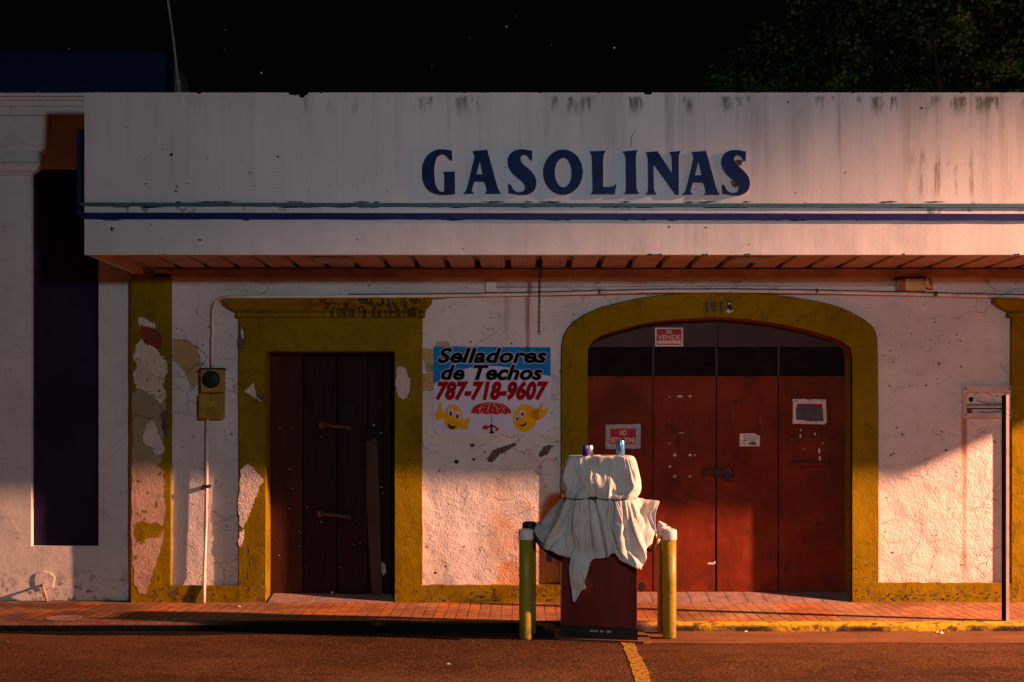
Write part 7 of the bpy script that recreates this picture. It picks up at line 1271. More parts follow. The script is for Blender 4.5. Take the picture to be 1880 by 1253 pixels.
-1,1,0,0,3,0,2,1,-2,2,2,2,4,5,5,2,4,4,4,4,3,5,4,5,4,4,5,1,0,3,4,-1,0,4,0,-2,-1,-1,-1,0,1,-2,3,1,1,1,-1,1,2,3,3,2,4,4,3,2,4,4,4,3,4,4,3,4,3,4,2,1,3,0,1,2,0,-1,-1,-2,0,0,2,
2,-2,1,1,1,1,0,2,1,2,1,0,3,2,2,3,2,3,3,3,3,4,2,2,3,2,3,0,-1,2,3,-2,-1,0,-2,-1,0,3,1,1,1,-1,1,1,0,2,1,1,1,1,0,1,1,-1,1,1,2,2,2,1,3,2,2,1,-5,1,-1,3,2,-2,0,-1,-2,-3,1,4,-1,
2,2,2,-1,1,-1,1,1,0,1,0,0,1,0,0,0,0,1,1,0,1,1,2,0,1,1,-3,0,3,1,-3,0,-2,-1,0,5,-1,-2,0,2,1,3,1,-2,1,1,0,0,1,0,-1,1,0,0,-1,0,-1,0,-1,0,0,2,0,0,0,-1,5,-2,-2,2,-4,1,-1,-4,6,
0,1,-2,1,4,3,-2,2,-1,1,0,-1,0,1,-1,0,0,1,-1,0,-1,0,0,-1,-1,-1,0,-1,1,2,0,-3,2,-3,0,1,-2,1,3,-4,0,0,1,0,4,0,1,0,1,1,0,-1,1,1,0,-1,0,0,0,0,-1,0,-1,0,-1,0,0,4,-3,-2,2,0,-1,
1,-2,-2,1,0,1,0,-1,1,2,-1,0,0,-1,1,2,1,0,1,1,1,0,0,0,1,0,0,0,0,1,-1,1,3,-4,-1,2,0,0,0,-1,-4,-1,3,1,0,0,1,0,0,0,0,1,0,0,1,3,-1,1,0,-2,0,2,0,0,0,1,1,0,2,2,1,-3,-2,3,1,0,-1,
0,-5,1,0,2,-1,0,2,-1,-1,0,0,-1,6,0,0,-2,2,1,1,1,-1,-2,1,1,-1,-2,1,0,0,2,0,-4,1,2,0,1,0,0,-2,-1,-3,3,-1,1,2,-4,0,0,0,0,0,3,0,1,1,-1,0,1,1,1,0,0,0,1,-2,0,0,2,0,-4,0,2,2,0,
0,-1,0,-2,-1,0,0,2,-1,-3,-1,2,0,1,-5,4,2,1,-1,0,0,0,1,2,-1,0,2,0,1,0,0,2,-2,-2,1,1,1,0,0,1,-1,-1,0,-2,-1,2,-5,1,0,1,1,2,-2,-1,0,0,0,1,2,0,0,0,2,0,0,1,1,3,0,2,-3,-2,3,0,0,
1,1,-1,-1,0,-1,-1,-1,0,-3,0,1,0,1,1,1,-4,0,0,0,1,0,6,0,0,0,1,0,1,1,-1,1,2,-3,-1,1,0,1,-1,1,1,0,-1,-1,-2,0,-1,-2,1,0,1,-1,1,2,-1,-1,-1,3,0,2,-1,3,0,0,1,2,0,1,0,2,1,-4,0,3,
-1,-1,0,-2,3,0,2,-1,-1,-1,-2,0,0,1,-1,0,1,1,1,1,2,-2,-1,2,0,2,1,1,1,1,1,-1,1,0,0,-3,1,3,-3,0,0,0,-1,1,0,2,-1,0,-3,0,0,1,1,3,-2,0,1,1,0,2,2,0,1,-2,2,1,-1,1,1,2,1,-1,0,-4,
2,2,-1,-1,-1,0,1,0,-1,2,1,-1,-3,1,1,1,-1,2,1,0,1,0,1,1,0,-1,2,1,-1,1,1,0,1,0,1,1,-2,-2,3,2,-3,0,-1,1,2,3,-3,-3,1,3,-3,1,0,0,0,-1,0,3,-1,0,1,1,3,1,-2,0,0,1,0,1,-1,1,1,2,
-2,-2,3,2,-2,-1,-1,1,-3,5,6,-3,-3,0,-1,0,2,-1,1,-1,0,-1,2,1,-1,-1,0,0,3,0,1,-1,1,-2,0,0,1,0,-2,-2,4,0,-2,1,1,-1,-1,-6,7,8,-4,-2,0,0,1,0,0,1,-1,-1,-2,0,2,-1,0,2,-1,-1,0,0,
0,0,0,0,-1,3,-4,1,4,-1,-2,-1,4,0,0,-3,-3,5,2,0,0,0,1,0,0,-1,0,0,0,-1,1,2,1,-2,-5,0,-1,0,0,0,0,1,2,3,-3,1,3,-1,-1,2,-2,2,2,2,-4,-1,2,1,0,0,2,0,-1,-1,0,-1,-1,0,-4,0,0,0,0,
0,0,-1,0,1,0,4,2,3,-4,3,2,-1,-1,0,1,-3,2,-1,9,-7,1,2,1,-1,2,-1,-1,1,-1,-1,0,-1,2,-2,-3,2,-1,-1,0,-1,0,3,6,-2,2,4,-3,3,1,-2,0,1,1,1,-4,0,1,1,2,0,2,0,2,-2,0,-1,0,0,-1,2,1,
1,0,-6,1,-1,-1,1,7,0,-2,-1,5,-13,-3,3,2,-3,0,1,0,2,0,-4,0,1,1,1,2,0,2,-1,0,0,-1,0,1,0,0,-1,-3,-1,-1,2,0,0,-6,9,2,0,-8,-1,-2,4,-1,-3,2,-1,1,0,1,1,-4,0,0,3,1,2,0,0,0,-1,0,
0,3,0,-3,-2,0,0,2,-2,0,-1,-3,-4,8,2,-4,1,-1,3,-2,-2,2,0,-1,0,1,1,-6,2,2,1,0,3,0,0,0,-1,1,-1,-3,3,-1,0,0,2,-1,1,0,-1,0,-9,1,6,1,-2,0,3,-3,-2,3,0,0,-1,-1,1,-1,-1,0,0,2,1,0,
1,-1,1,0,1,-1,-5,0,3,0,-1,2,0,0,1,-1,-3,-4,0,5,1,1,2,-3,-1,1,1,-1,0,-1,1,-1,-1,0,0,0,3,-1,1,0,0,-1,0,-1,1,-1,0,0,-1,-3,1,2,1,1,0,-9,1,-1,7,1,2,-3,-2,3,0,0,-2,0,0,0,-2,1,
-1,1,0,1,2,-1,0,1,-1,1,-3,3,-4,0,0,0,-1,2,0,1,1,-4,-3,1,-2,3,0,-4,1,2,0,0,-2,0,-1,-1,-1,0,-1,5,-4,0,0,2,-1,2,1,-3,-1,-3,2,1,0,-1,-1,-2,-1,2,2,0,-7,-3,4,3,0,-3,0,1,1,-1,0,
-2,-1,-1,0,-2,1,9,-3,-7,3,-1,2,-2,2,3,-3,-2,-2,0,0,1,-1,-2,-1,-2,1,1,-3,4,-10,4,-2,-3,1,2,-1,0,1,-1,-2,-1,-3,0,0,-7,20,-13,2,2,-2,0,-5,7,5,0,-3,-4,-1,-2,1,-2,0,-1,-3,1,
-2,0,4,4,-3,-2,3,0,-1,-1,0,1,-1,-2,-1,-3,1,-6,8,-2,-2,-2,4,-1,2,-8,0,0,3,2,0,0,-2,1,1,-1,-2,-2,4,-8,3,4,-3,-1,2,-1,0,0,0,0,1,0,-4,-2,-1,-4,5,-1,-2,0,-3,-1,-1,1,-1,2,0,-1,
0,0,-1,-2,2,1,1,-1,0,-3,-4,4,-4,0,2,0,-2,0,0,-1,-1,2,2,-5,-3,-3,5,-1,-1,1,-2,-2,-2,-1,-1,0,1,2,0,0,1,0,-5,-3,4,2,-3,-1,1,3,-4,1,3,-2,1,-2,0,-1,0,-2,1,1,-5,0,3,0,-4,-2,1,
1,0,-4,1,-2,-1,5,0,-1,0,-1,0,-1,-6,-1,2,0,1,2,-3,2,3,-3,-1,2,-3,1,0,0,-3,3,-1,-1,0,-1,1,-1,-3,-1,2,2,-7,0,4,-6,-2,-1,3,4,-1,0,-2,-4,-4,5,-1,1,-2,3,1,-2,1,-2,2,-2,0,0,-1,
1,1,-2,0,1,-2,-1,1,-1,-3,3,3,-5,-8,1,1,0,2,-5,2,-1,-1,0,1,-1,-2,0,-2,4,1,-2,-1,1,-2,2,0,-1,0,-2,3,0,-1,1,-5,3,-2,2,-1,-5,0,3,0,-6,1,-2,0,-1,-4,1,0,-2,5,-5,1,0,-2,4,0,-2,
-1,2,1,-1,0,0,0,-2,-1,2,1,1,1,-5,1,-3,2,-1,-1,-2,3,-1,-3,0,-5,-1,-1,-2,-1,2,-3,1,2,-2,1,3,0,-2,0,-2,2,1,0,-1,1,0,0,2,-1,2,-1,0,-3,-1,-3,2,0,1,-2,-1,-3,0,-4,-1,-2,0,0,1,
-4,9,-5,-3,2,3,-1,-1,-1,1,1,-1,0,1,-1,1,0,2,0,1,0,-1,1,-2,0,-2,0,0,-5,2,0,-3,-3,0,-1,-3,4,-1,1,-5,5,-3,2,2,-1,-1,0,0,0,2,0,-1,2,0,1,1,0,2,-1,0,-1,1,-1,-1,-2,-3,1,-2,-3,0,
-2,-3,1,0,4,-1,1,-1,-4,-3,2,2,-2,0,0,1,-1,0,1,1,0,1,0,3,-1,1,0,0,-1,-1,0,-2,0,-1,-3,-3,-1,-3,0,-1,-5,12,0,-2,4,-4,-4,-4,4,1,-4,1,1,0,1,-1,1,0,1,1,1,0,0,2,1,-2,0,-1,-2,-1,
-1,-1,-1,-2,-2,-1,-1,-1,1,-9,10,7,-4,-1,-3,-3,4,-2,-1,1,1,0,-1,1,0,1,1,0,-1,2,-3,4,0,0,-1,-1,-1,0,-2,-1,-1,-1,-1,-2,-1,-1,-1,-4,2,5,2,-1,-4,-3,3,-1,-3,2,0,0,1,1,1,0,1,1,
0,-1,-3,4,-1,-2,-1,-1,0,-1,0,0,0,0,0,-1,-2,-1,0,-4,-5,5,4,3,-2,-2,3,-3,-2,3,0,-1,0,1,1,1,0,0,1,1,-4,2,-1,0,-1,0,-1,0,0,0,1,0,0,1,-1,-2,-1,-2,-7,-1,5,6,-1,-2,3,-3,-2,2,1,
0,0,1,-1,2,-1,1,0,3,-6,2,0,0,0,0,0,0,0,0,0,1,1,-1,0,0,-1,-1,-3,-3,-1,8,0,-1,1,-3,-1,2,0,1,2,0,0,-1,1,0,0,6,-11,3,0,0,0,0,0,0,0,1,-1,0,-1,2,1,0,0,2,-6,2,-1,-2,3,0,0,-4,1,
2,1,0,1,0,1,0,-2,-1,4,-1,-6,0,1,0,1,0,1,0,0,1,0,0,1,0,0,2,1,0,-2,4,-2,-8,7,1,-1,-3,0,2,-1,4,0,0,0,-1,0,-1,2,-2,-5,1,-1,0,1,1,1,0,0,-1,1,1,1,1,1,2,2,1,-2,-9,0,1,0,1,-1,-3,
1,1,0,-1,3,1,0,0,-1,1,0,-5,-3,1,0,1,0,1,0,1,1,0,2,1,1,1,2,0,1,2,1,-8,-5,2,1,2,-3,-2,2,0,2,1,-3,1,1,2,0,-2,1,-9,2,0,0,2,1,0,0,0,1,2,0,2,2,1,1,1,2,1,0,-3,-4,-1,0,2,-3,-1,3,
-1,2,0,0,-4,0,0,6,-1,-4,-2,-2,0,3,-1,1,1,0,0,-1,-3,4,2,3,2,2,3,1,3,2,-1,-4,-5,2,2,-4,0,3,-1,1,1,0,0,-2,-1,2,1,-8,8,-5,-2,3,2,4,1,1,-1,-2,0,-3,2,2,4,2,1,4,3,3,1,0,-3,-3,2,
-3,1,2,-1,-3,0,4,0,0,-1,-2,-1,2,3,-3,-3,4,4,-1,1,2,3,2,-1,-2,-1,1,3,3,2,0,2,3,4,2,0,-2,2,-4,3,2,-3,2,-1,-2,4,0,-1,-2,-1,1,4,-1,-6,3,2,2,3,1,1,5,8,2,-2,0,-2,2,0,1,0,2,3,2,
1,0,2,-3,2,2,-1,2,-1,0,0,0,0,-4,0,0,2,3,-4,2,1,3,4,5,7,-1,5,1,0,-1,1,-1,2,-1,-1,-1,1,3,2,2,0,-1,4,1,-3,4,1,-2,-3,0,0,-1,0,0,0,2,-1,4,2,0,1,3,2,11,-3,2,3,2,0,0,0,1,0,-1,
-1,1,2,1,1,-1,3,1,-3,-1,-2,-1,2,1,-1,0,1,0,-1,2,1,0,1,3,3,2,2,-1,3,5,2,0,1,0,1,1,1,2,0,0,1,3,0,0,4,-1,-1,-5,0,0,1,0,1,0,2,0,-1,0,4,-3,-1,-1,-1,1,0,1,5,2,4,3,3,3,2,2,3,0,
2,0,1,1,-1,2,3,-1,-1,-4,-1,1,-2,0,1,2,3,-1,-2,1,5,-4,0,1,-1,-1,1,-1,-2,7,2,2,3,3,3,4,2,3,2,1,1,1,0,1,3,-2,-1,0,-1,-1,-1,-1,1,5,-1,1,-4,1,5,2,0,-2,-1,0,2,2,2,-3,2,2,1,5,1,
4,4,2,1,2,0,0,-1,4,1,-2,0,-1,0,-1,0,0,0,-1,3,1,-7,4,5,-3,1,1,1,1,-1,2,2,2,2,1,1,2,2,5,2,1,1,0,2,0,-1,3,1,-3,1,-2,1,0,0,0,1,0,0,2,0,3,-1,4,0,1,1,-1,-1,-1,0,2,2,2,2,3,1,6,
-1,1,0,2,1,0,-1,4,-1,-2,1,0,-1,1,-1,1,0,-1,1,1,1,2,-1,3,3,3,3,2,0,-3,-1,-1,0,0,0,9,-1,2,0,0,2,0,0,3,0,3,-2,-2,2,1,-1,-1,2,0,0,0,-4,4,1,2,-2,2,3,1,2,1,2,1,0,-2,-2,2,8,0,0,
2,0,0,-1,2,1,1,0,3,-2,-3,3,0,2,1,0,1,-1,0,1,-5,3,11,-13,6,1,4,0,0,0,1,1,0,1,14,-4,-6,14,-8,-5,2,4,4,5,4,0,3,-4,-1,2,4,1,1,0,-1,0,-1,-2,0,2,-8,4,0,3,0,13,-8,-1,2,-2,5,10,
9,3,5,-6,-9,4,1,6,8,1,1,1,1,-4,0,2,4,1,0,-1,-2,1,-1,0,1,8,-5,-8,2,15,2,-18,7,-1,3,6,8,7,6,4,-10,-3,9,5,2,-1,-10,1,4,1,0,-3,-1,2,0,1,-1,0,1,-2,5,2,1,-11,-6,8,12,-7,-7,6,2,
9,3,7,5,5,3,-1,7,3,2,3,3,-1,6,-3,-5,1,-1,-3,1,2,-5,0,3,-1,0,1,-1,-3,0,-1,-1,4,-7,11,15,5,6,2,3,-5,6,-1,-10,18,-4,13,5,7,3,3,3,5,4,1,-1,-4,2,1,2,-2,-2,1,0,0,-2,2,-4,-2,2,
1,13,-8,-6,13,5,2,7,2,1,5,3,-3,21,-4,9,7,7,5,2,3,12,1,-3,-1,1,0,0,0,0,0,0,0,-1,1,0,-3,0,0,3,-3,3,0,9,11,-1,15,0,2,3,2,1,12,7,4,7,2,4,8,5,1,-4,-1,3,0,2,1,-1,-2,0,0,2,-3,
-1,0,-2,-1,4,-1,11,2,5,2,9,3,2,-1,3,3,6,10,1,2,9,14,7,-3,4,0,-3,0,3,-2,2,1,0,-1,0,0,-3,1,-1,-1,11,-11,16,11,0,3,-3,7,3,-7,3,5,5,2,-5,-15,7,18,5,6,10,3,5,0,-4,2,2,-2,-1,1,
1,5,-1,0,-1,-3,0,-1,-1,-1,-2,9,1,6,16,-7,1,2,10,-4,-21,3,7,12,1,-3,7,5,7,4,3,0,-4,2,2,-1,1,1,3,-2,1,-1,-1,-2,3,-2,-10,8,-16,4,12,-6,6,12,7,13,-16,-19,38,4,1,3,-1,-4,-5,
-2,-4,4,2,-2,-2,3,2,-3,2,4,-3,0,0,-1,0,0,2,0,-3,1,-10,-9,-7,5,-13,0,3,9,22,19,-36,-25,16,0,0,7,4,5,8,17,2,-2,-1,3,1,-2,4,-4,-1,0,-1,3,0,2,0,2,-2,-1,1,1,10,2,-3,-5,-8,-16,
-23,-5,11,8,-23,1,2,-3,0,1,3,7,18,-2,-1,3,1,-2,-5,2,0,1,0,2,1,4,-1,2,-1,-2,10,-6,-16,-11,-8,-7,-3,-1,4,0,-3,3,0,-1,-1,1,-2,-2,0,0,-5,-2,0,4,-1,-2,1,-4,0,1,2,-1,2,-1,5,0,
1,-1,-18,-1,-2,-1,-2,-3,-1,1,4,5,2,4,-5,-5,-6,-2,-1,-2,-4,-4,-4,-3,1,4,-1,-2,-2,-1,2,1,0,0,1,1,2,-1,2,1,6,-2,-1,0,0,-1,-6,-1,-3,-5,-6,-5,0,-2,-1,-1,-3,-1,-3,-4,-7,-3,3,2,
-2,0,-2,1,1,0,1,0,0,-1,3,1,1,0,-5,0,-1,-2,-3,-4,-2,-6,0,-1,-1,-1,3,2,-1,-4,-3,-5,-4,-5,-5,-2,3,1,-2,0,0,3,-1,0,-1,1,-2,1,3,-1,0,3,-9,-3,-1,-3,-2,-1,-2,-3,-5,-4,-2,-2,0,
-1,1,-5,-3,-3,-1,-2,-1,-2,4,0,-2,1,1,0,1,-1,0,-1,1,0,-1,1,-1,3,1,-3,-3,1,0,0,0,0,-5,-1,-1,2,-5,-6,-5,-7,-6,-5,-4,-5,-6,-1,4,-1,-3,2,2,-4,2,0,1,-1,0,0,-1,0,0,4,-1,4,2,0,2,
1,-1,0,-1,-2,-1,-4,-3,-3,-5,-4,-4,-4,-6,-5,-5,0,3,-1,-3,2,-1,0,1,1,-1,0,1,0,-10,3,5,3,-9,-3,0,1,6,1,2,0,0,1,0,-1,0,-2,-1,0,-2,-3,-4,-6,-4,1,3,-3,-2,2,-2,7,-4,-1,0,0,0,0,
-1,1,0,0,13,-3,-3,-4,-7,-1,-3,-1,-2,-1,-2,-1,-3,-1,-2,-1,-1,-2,-2,-1,-2,2,2,-4,-1,3,5,-6,-2,-2,0,4,-1,0,1,-1,1,-1,-13,-4,-7,-5,-5,-5,-3,-5,-3,-5,-5,-6,-5,-7,-7,-6,-7,-6,
-8,-7,-8,2,1,-3,0,1,-6,0,1,3,5,-2,0,-1,-1,0,0,-2,-4,-8,-8,-8,-9,-8,-8,-7,-8,-8,-8,-9,-7,-9,-8,-9,-9,-9,-10,-9,-9,3,1,-4,-1,3,-1,6,3,-1,-4,-3,-1,-1,-1,2,-1,-3,0,-6,-7,-8,
-8,-9,-10,-10,-9,-9,-11,-10,-12,-9,-10,-9,-8,-9,-9,-10,-10,4,-2,-3,2,0,7,-7,-3,-1,-3,6,0,1,5,-1,-2,-7,-11,0,-6,-7,-8,-9,-7,-8,-8,-8,-7,-9,-8,-10,-8,-9,-9,-8,-8,-10,-10,4,
-2,-3,1,2,-11,-1,0,2,5,2,2,3,0,1,2,-12,3,-11,-4,-5,-5,-6,-8,-7,-6,-6,-6,-4,-7,-6,-7,-8,-7,-8,-7,-8,-8,],
]
def undrape():
    q = []
    for d in DRAPE:
        a = []
        for i in range(NC):
            for j in range(L):
                if i == 0: r = a[j - 1] if j else 0
                elif j == 0: r = a[(i - 1) * L]
                else: r = a[(i - 1) * L + j] + a[i * L + j - 1] - a[(i - 1) * L + j - 1]
                a.append(r + d[i * L + j])
        q.append(a)
    p = [Vector((q[0][m] / 2000, 10 + q[1][m] / 2000, q[2][m] / 2000)) for m in range(NC * L)]
    return [p[i * L:(i + 1) * L] for i in range(NC)]
cols = undrape(); cen = Vector((PX(1103, 10.38), 10.38, 0))
mb = MB(); L = len(cols[0]); vs = [p for c in cols for p in c]
fs = [(i * L + j, i * L + j + 1, ((i + 1) % NC) * L + j + 1, ((i + 1) % NC) * L + j) for i in range(NC) for j in range(L - 1)]
mb.add(vs, fs, 'tarp', True)
tarp = empty('tarpaulin', (PX(1100, 10.3), 10.47, PZ(1107, 10.27)), 'dusty grey canvas tarpaulin draped over the fuel pump and tied round the middle', 'tarpaulin')
cl = mb.build('canvas', tarp)
sb = cl.modifiers.new('smooth', 'SUBSURF'); sb.levels = 1; sb.render_levels = 1
sd = cl.modifiers.new('thick', 'SOLIDIFY'); sd.thickness = .003; sd.offset = 0
mb = MB(); ring = [c[16] for c in cols]; pts = []
for i in range(0, NC, 2):
    p = ring[i]; out = Vector((p.x - cen.x, p.y - cen.y, 0)).normalized(); pts.append(Vector((p.x, p.y, PZ(916.5, 10.2) + .004 * math.sin(i * .11))) + out * .008)
pts.append(pts[0]); mb.tube(pts, .0045, 'blackpaint', 6, cap=False)
c = min((p for p in ring), key=lambda p: abs(p.x - PX(1089, 10.15)) + (10 if p.y > 10.38 else 0)) + Vector((0, -.018, 0))
for dx, dz in ((.03, .012), (.045, -.003), (-.03, .01), (.02, -.03), (-.04, -.004)): mb.tube([c, c + Vector((dx * .5, -.012, dz * .5 + .006)), c + Vector((dx, -.004, dz))], .004, 'blackpaint', 5)
mb.tube([c + Vector((-.012, -.006, .004)), c + Vector((.012, -.008, -.002))], .010, 'blackpaint', 8)
mb.build('tie_rope', tarp)
# cans on top
ztop = PZ(839.5, 10.2) + .008
def can(px, Y, r, h, key, label, band=None, stick=False):
    x = PX(px, Y); mb = MB()
    mb.lathe([(r * .82, 0), (r, .008), (r, h - .014), (r * .86, h - .003), (r * .86, h), (r * .80, h - .004), (.001, h - .005)], (x, Y, ztop), key, 22)
    if band: mb.lathe([(r + .0006, h * .45), (r + .0006, h * .75)], (x, Y, ztop), band, 22)
    if stick: mb.tube([(x + .0, Y - .01, ztop + h * .9), (x + .03, Y - .01, ztop + h + .014), (x + .045, Y - .01, ztop + h + .02)], [.006, .009, .007], 'blackpaint', 6)
    mb.build('drink_can', loc=(x, Y, ztop), props=dict(label=label, cat='can', group='drink cans left on the tarpaulin'))
can(1075, 10.25, .0255, .087, 'canblue', 'dark indigo drink can at the left on top of the covered pump', None)
can(1083.5, 10.29, .024, .087, 'canwhite', 'pale can standing just behind and right of the dark indigo can')
can(1139, 10.26, .0355, .128, 'canlight', 'light blue dented drink can on the right of the covered pump top', None, True)

# ------------------------------------------------------------------ signpost
YS = 10.75; mb = MB(); xr = PX(1852.5, YS); z1 = PZ(725, YS)
t = .006; w = .026; d = .10
poly = [(xr - w, YS), (xr, YS), (xr, YS + d), (xr - w, YS + d), (xr - w, YS + d - t), (xr - t, YS + d - t), (xr - t, YS + d * .5 + t), (xr - w * .5, YS + d * .5 + t), (xr - w * .5, YS + d * .5), (xr - t, YS + d * .5), (xr - t, YS + t), (xr - w, YS + t)]
mb.prism([poly], lambda u, v, w_: (u, v, w_), z1, .0, 'blackpaint')  # shaded side of the post painted black; pale plates only where lit
mb.box(xr - w + .001, xr + .001, YS - .002, YS - .0005, .001, z1 + .001, 'steel'); mb.box(xr + .0005, xr + .0015, YS, YS + d, .001, z1 + .001, 'steel')
for i in range(10): mb.box(xr - w - .0008, xr - w + .001, YS + .002, YS + .0045, z1 - .1 - i * .1, z1 - .11 - i * .1, 'hole')
mb.build('signpost', loc=(xr, YS, 0), props=dict(label='bare steel channel post without a sign standing at the kerb on the right', cat='post'))

# ------------------------------------------------------------------ manhole, litter, weeds
mb = MB(); mx, my = PX(126, 11.1), 10.97
mb.lathe([(.001, .002), (.14, .002), (.145, .003), (.155, .003), (.157, .0005)][::-1], (mx, my, .0), 'tile_th', 28); mb.build('manhole_cover', loc=(mx, my, 0), props=dict(label='round utility cover in the pavement near the left edge', cat='manhole cover'))
def scrap(px, py, s, label, z=0.0, key='litter'):
    Y = (EH - z) * F / (py - HY); x = (px - CXP) * Y / F; r = random.Random(int(px)); mb = MB()
    vs = [(x + s * math.cos(a) * r.uniform(.6, 1.2), Y + s * .7 * math.sin(a) * r.uniform(.6, 1.2), z + .001 + r.uniform(0, s * .25)) for a in [k * math.pi / 3 for k in range(6)]] + [(x + s * .1, Y, z + s * .7)]
    mb.add(vs, [(k, (k + 1) % 6, 6) for k in range(6)] + [(5, 4, 3, 2, 1, 0)], key); mb.build('litter_scrap', loc=(x, Y, z), props=dict(label=label, cat='litter', group='scraps of litter on the ground'))
scrap(439, 1115, .022, 'pale scrap on the pavement left of the wooden door')
scrap(499, 1106, .016, 'pale crumb at the left end of the wooden door sill')
scrap(823, 1221, .024, 'pale flat scrap on the open asphalt in front of the wall', RD)
scrap(1720, 1162, .020, 'white scrap against the yellow kerb near the signpost', RD + .005)
scrap(1728, 1164, .030, 'long white scrap in the gutter near the signpost', RD + .005)
scrap(1369, 1161, .022, 'white scrap in the gutter right of the bollards', RD + .005)
scrap(12, 1181, .03, 'dark leaf scrap on the asphalt at the left edge', RD, 'stain')
scrap(640, 1108, .012, 'tiny pale crumb in front of the wooden door'); scrap(456, 1106, .012, 'tiny pale crumb at the foot of the left door jamb')
mb = MB(); Yc = YW - .12; r = random.Random(2)
for i in range(46):
    x = 590 + abs(r.gauss(48, 22)); a = r.uniform(-.9, .9); h = r.uniform(3, 9)
    p0 = Vector((PX(x, Yc), Yc + r.uniform(0, .08), PZ(547, Yc) + .0)); mb.tube([p0, p0 + Vector((a * .02, -.01, h / 190 * .6)), p0 + Vector((a * .05, -.02, h / 190))], [.0022, .0016, .0006], 'weed', 4)
mb.build('weed', loc=(PX(640, Yc), Yc, PZ(547, Yc)), props=dict(label='dry weeds growing on the cornice above the wooden door', cat='weed'))
mb = MB(); mb.tube([(PX(1158, YA), YA - .01, PZ(270, YA)), (PX(1158.5, YA), YA - .012, PZ(256, YA)), (PX(1162, YA), YA - .016, PZ(246, YA)), (PX(1167, YA), YA - .02, PZ(240, YA))], [.003, .0028, .0024, .0012], 'weed', 5)
mb.build('twig', loc=(PX(1158, YA), YA - .01, PZ(270, YA)), props=dict(label='single dry twig on the fascia above the letter I', cat='twig'))

# ------------------------------------------------------------------ tree behind
tr = empty('tree', (6.6, 18.5, RD), 'dark leafy tree rising behind the right half of the canopy', 'tree')
mb = MB()
mb.tube([(6.6, 18.5, RD), (6.65, 18.5, 2.5), (6.5, 18.4, 4.6), (6.4, 18.4, 6.6)], [.32, .27, .22, .12], 'bark', 12)
rt = random.Random(9); lobes = []
for i in range(16):
    a = rt.uniform(0, 6.28); e = rt.uniform(.1, 1.2); L_ = rt.uniform(1.8, 3.6)
    tip = Vector((6.5 + math.cos(a) * math.cos(e) * L_ * 1.25, 18.4 + math.sin(a) * math.cos(e) * L_ * .6, 5.4 + math.sin(e) * L_)); lobes.append(tip)
    b0 = Vector((6.5, 18.4, rt.uniform(4.2, 5.8))); mid = b0.lerp(tip, .5) + Vector((0, 0, -.15)); mb.tube([b0, mid, tip], [.09, .05, .015], 'bark', 6)
mb.build('trunk', tr)
mb = MB(); vs = []; fs = []
def leaves(c, rad, n):
    for _ in range(n):
        d = Vector((rt.gauss(0, 1), rt.gauss(0, .8), rt.gauss(0, .8))); d = d.normalized() * rad * rt.random() ** .45
        p = c + d; L_ = rt.uniform(.045, .085); w_ = L_ * rt.uniform(.32, .45)
        ax = (d.normalized() * .8 + Vector((rt.uniform(-1, 1), rt.uniform(-1, 1), rt.uniform(-.4, 1)))).normalized()
        s = ax.cross(Vector((rt.uniform(-1, 1), rt.uniform(-1, 1), rt.uniform(-1, 1)))).normalized()
        b = len(vs); vs.extend([p, p + ax * L_ * .5 + s * w_, p + ax * L_, p + ax * L_ * .5 - s * w_]); fs.append((b, b + 1, b + 2, b + 3))
# clumps follow the crown outline seen above the fascia
for i in range(330):
    while True:
        px = rt.uniform(1300, 2180); lim = 165 - 165 * min(1, max(0, (px - 1290) / 175)) ** .75 if px < 1470 else -rt.uniform(10, 260)
        py = rt.uniform(-260, 230); Y = rt.uniform(17.2, 19.8)
        if py > lim + 14: break
    leaves(Vector((PX(px, Y), Y, PZ(py, Y))), rt.uniform(.14, .34), rt.randint(50, 95))
for (x, y) in ((1305,155),(1325,120),(1345,132),(1390,82),(1372,105),(1412,62),(1480,12),(1468,40),(1500,28),(1440,50),(1590,8),(1330,158),(1764,60),(1860,90),(1850,120)):
    leaves(Vector((PX(x, 17.4), 17.4, PZ(y, 17.4))), .17, 30)
for tpt in lobes: leaves(tpt, .5, 90)
mb.add(vs, fs, 'leaf'); mb.build('crown', tr)

# ------------------------------------------------------------------ light
LAMP = Vector((18.5, 7.4, 7.86))
l = bpy.data.lights.new('street_lamp_light', 'SPOT'); l.energy = 80000; l.color = (1.0, .43, .245); l.shadow_soft_size = .20
l.spot_size = math.radians(157.4); l.spot_blend = .130
o = bpy.data.objects.new('street_lamp_light', l); COL.objects.link(o); o.location = LAMP; o.rotation_euler = (0, 0, 0)
l2 = bpy.data.lights.new('porch_light_across_street', 'POINT'); l2.energy = 475; l2.color = (.82, 1.03, 1.18); l2.shadow_soft_size = .16  # unseen cool lamp over the street without a fitting, strength set for shaded walls
o2 = bpy.data.objects.new('porch_light_across_street', l2); COL.objects.link(o2); o2.location = (1.13, 3.0, 3.6)

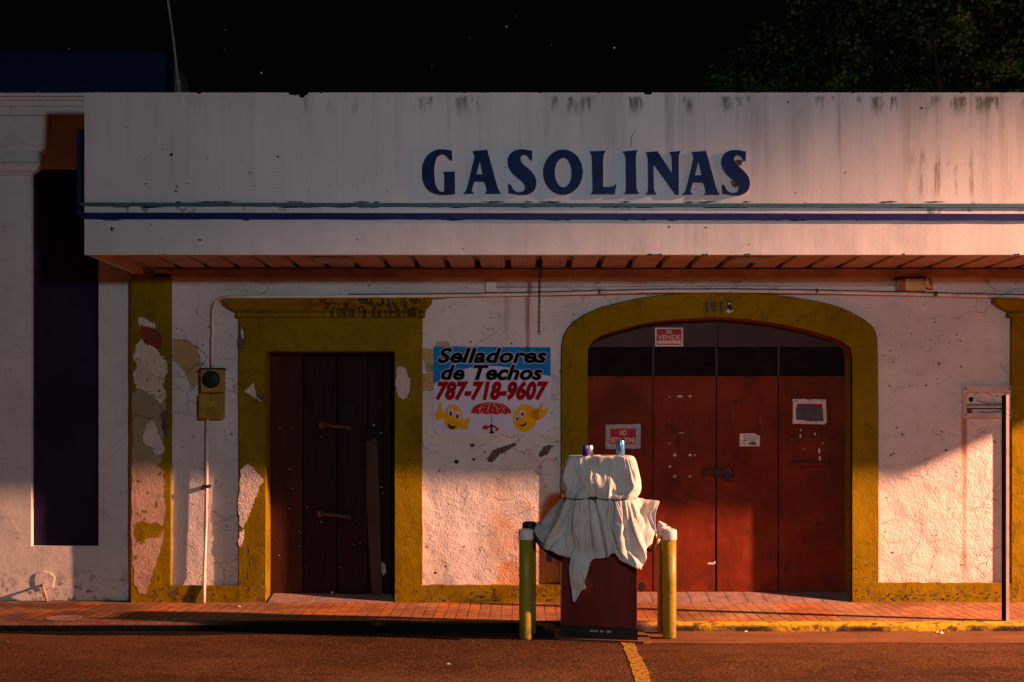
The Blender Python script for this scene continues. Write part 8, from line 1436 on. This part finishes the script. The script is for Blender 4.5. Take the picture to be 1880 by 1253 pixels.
# night sky with a few stars
w = bpy.data.worlds.new('World'); SC.world = w; w.use_nodes = True; nt = w.node_tree; nt.nodes.clear()
wo = nt.nodes.new('ShaderNodeOutputWorld'); bg = nt.nodes.new('ShaderNodeBackground'); nt.links.new(bg.outputs[0], wo.inputs[0])
tc = nt.nodes.new('ShaderNodeTexCoord'); acc = None
stars = [(414,55,.25,0),(412,92,.12,0),(480,134,.7,1),(930,49,.6,1),(862,70,.10,0),(1013,83,.14,0),(1128,88,.9,1),(793,122,.14,0),(127,90,.22,0),(948,30,.12,0)]
def wn(t, **k):
    n = nt.nodes.new(t)
    for a, b in k.items(): setattr(n, a, b)
    return n
for (px, py, b, blue) in stars:
    d = Vector((px - CXP, F, -(py - HY))).normalized()
    vm = wn('ShaderNodeVectorMath', operation='DISTANCE'); nt.links.new(tc.outputs['Generated'], vm.inputs[0]); vm.inputs[1].default_value = d
    mr = wn('ShaderNodeMapRange', interpolation_type='SMOOTHSTEP'); nt.links.new(vm.outputs['Value'], mr.inputs[0])
    rad = .00045 if b < .5 else .00065
    mr.inputs[1].default_value = rad * .3; mr.inputs[2].default_value = rad * 1.3; mr.inputs[3].default_value = b * .4; mr.inputs[4].default_value = 0
    cc = wn('ShaderNodeVectorMath', operation='SCALE'); cc.inputs[0].default_value = (.35, .6, 1.0) if blue else (.8, .85, .9); nt.links.new(mr.outputs[0], cc.inputs['Scale'])
    if acc is None: acc = cc.outputs[0]
    else:
        ad = wn('ShaderNodeVectorMath', operation='ADD'); nt.links.new(acc, ad.inputs[0]); nt.links.new(cc.outputs[0], ad.inputs[1]); acc = ad.outputs[0]
ad = wn('ShaderNodeVectorMath', operation='ADD'); nt.links.new(acc, ad.inputs[0]); ad.inputs[1].default_value = (.0005, .0007, .0008)
nt.links.new(ad.outputs[0], bg.inputs[0]); bg.inputs[1].default_value = 1.0
w.cycles.sampling_method = 'NONE'

# ------------------------------------------------------------------ camera and colour
cam = bpy.data.cameras.new('camera'); co = bpy.data.objects.new('camera', cam); COL.objects.link(co)
co.location = (0, 0, EH); co.rotation_euler = (math.pi / 2, 0, 0)
cam.sensor_width = 36; cam.lens = F / 1880 * 36; cam.shift_x = (940 - CXP) / 1880; cam.shift_y = (HY - 626.5) / 1880
cam.clip_end = 500; SC.camera = co
vs_ = SC.view_settings; vs_.view_transform = 'Standard'; vs_.look = 'None'; vs_.exposure = 0; vs_.gamma = 1
try:
    SC.cycles.use_denoising = True; SC.cycles.denoiser = 'OPENIMAGEDENOISE'
    SC.cycles.max_bounces = 6; SC.cycles.diffuse_bounces = 4; SC.cycles.use_adaptive_sampling = False
except Exception: pass
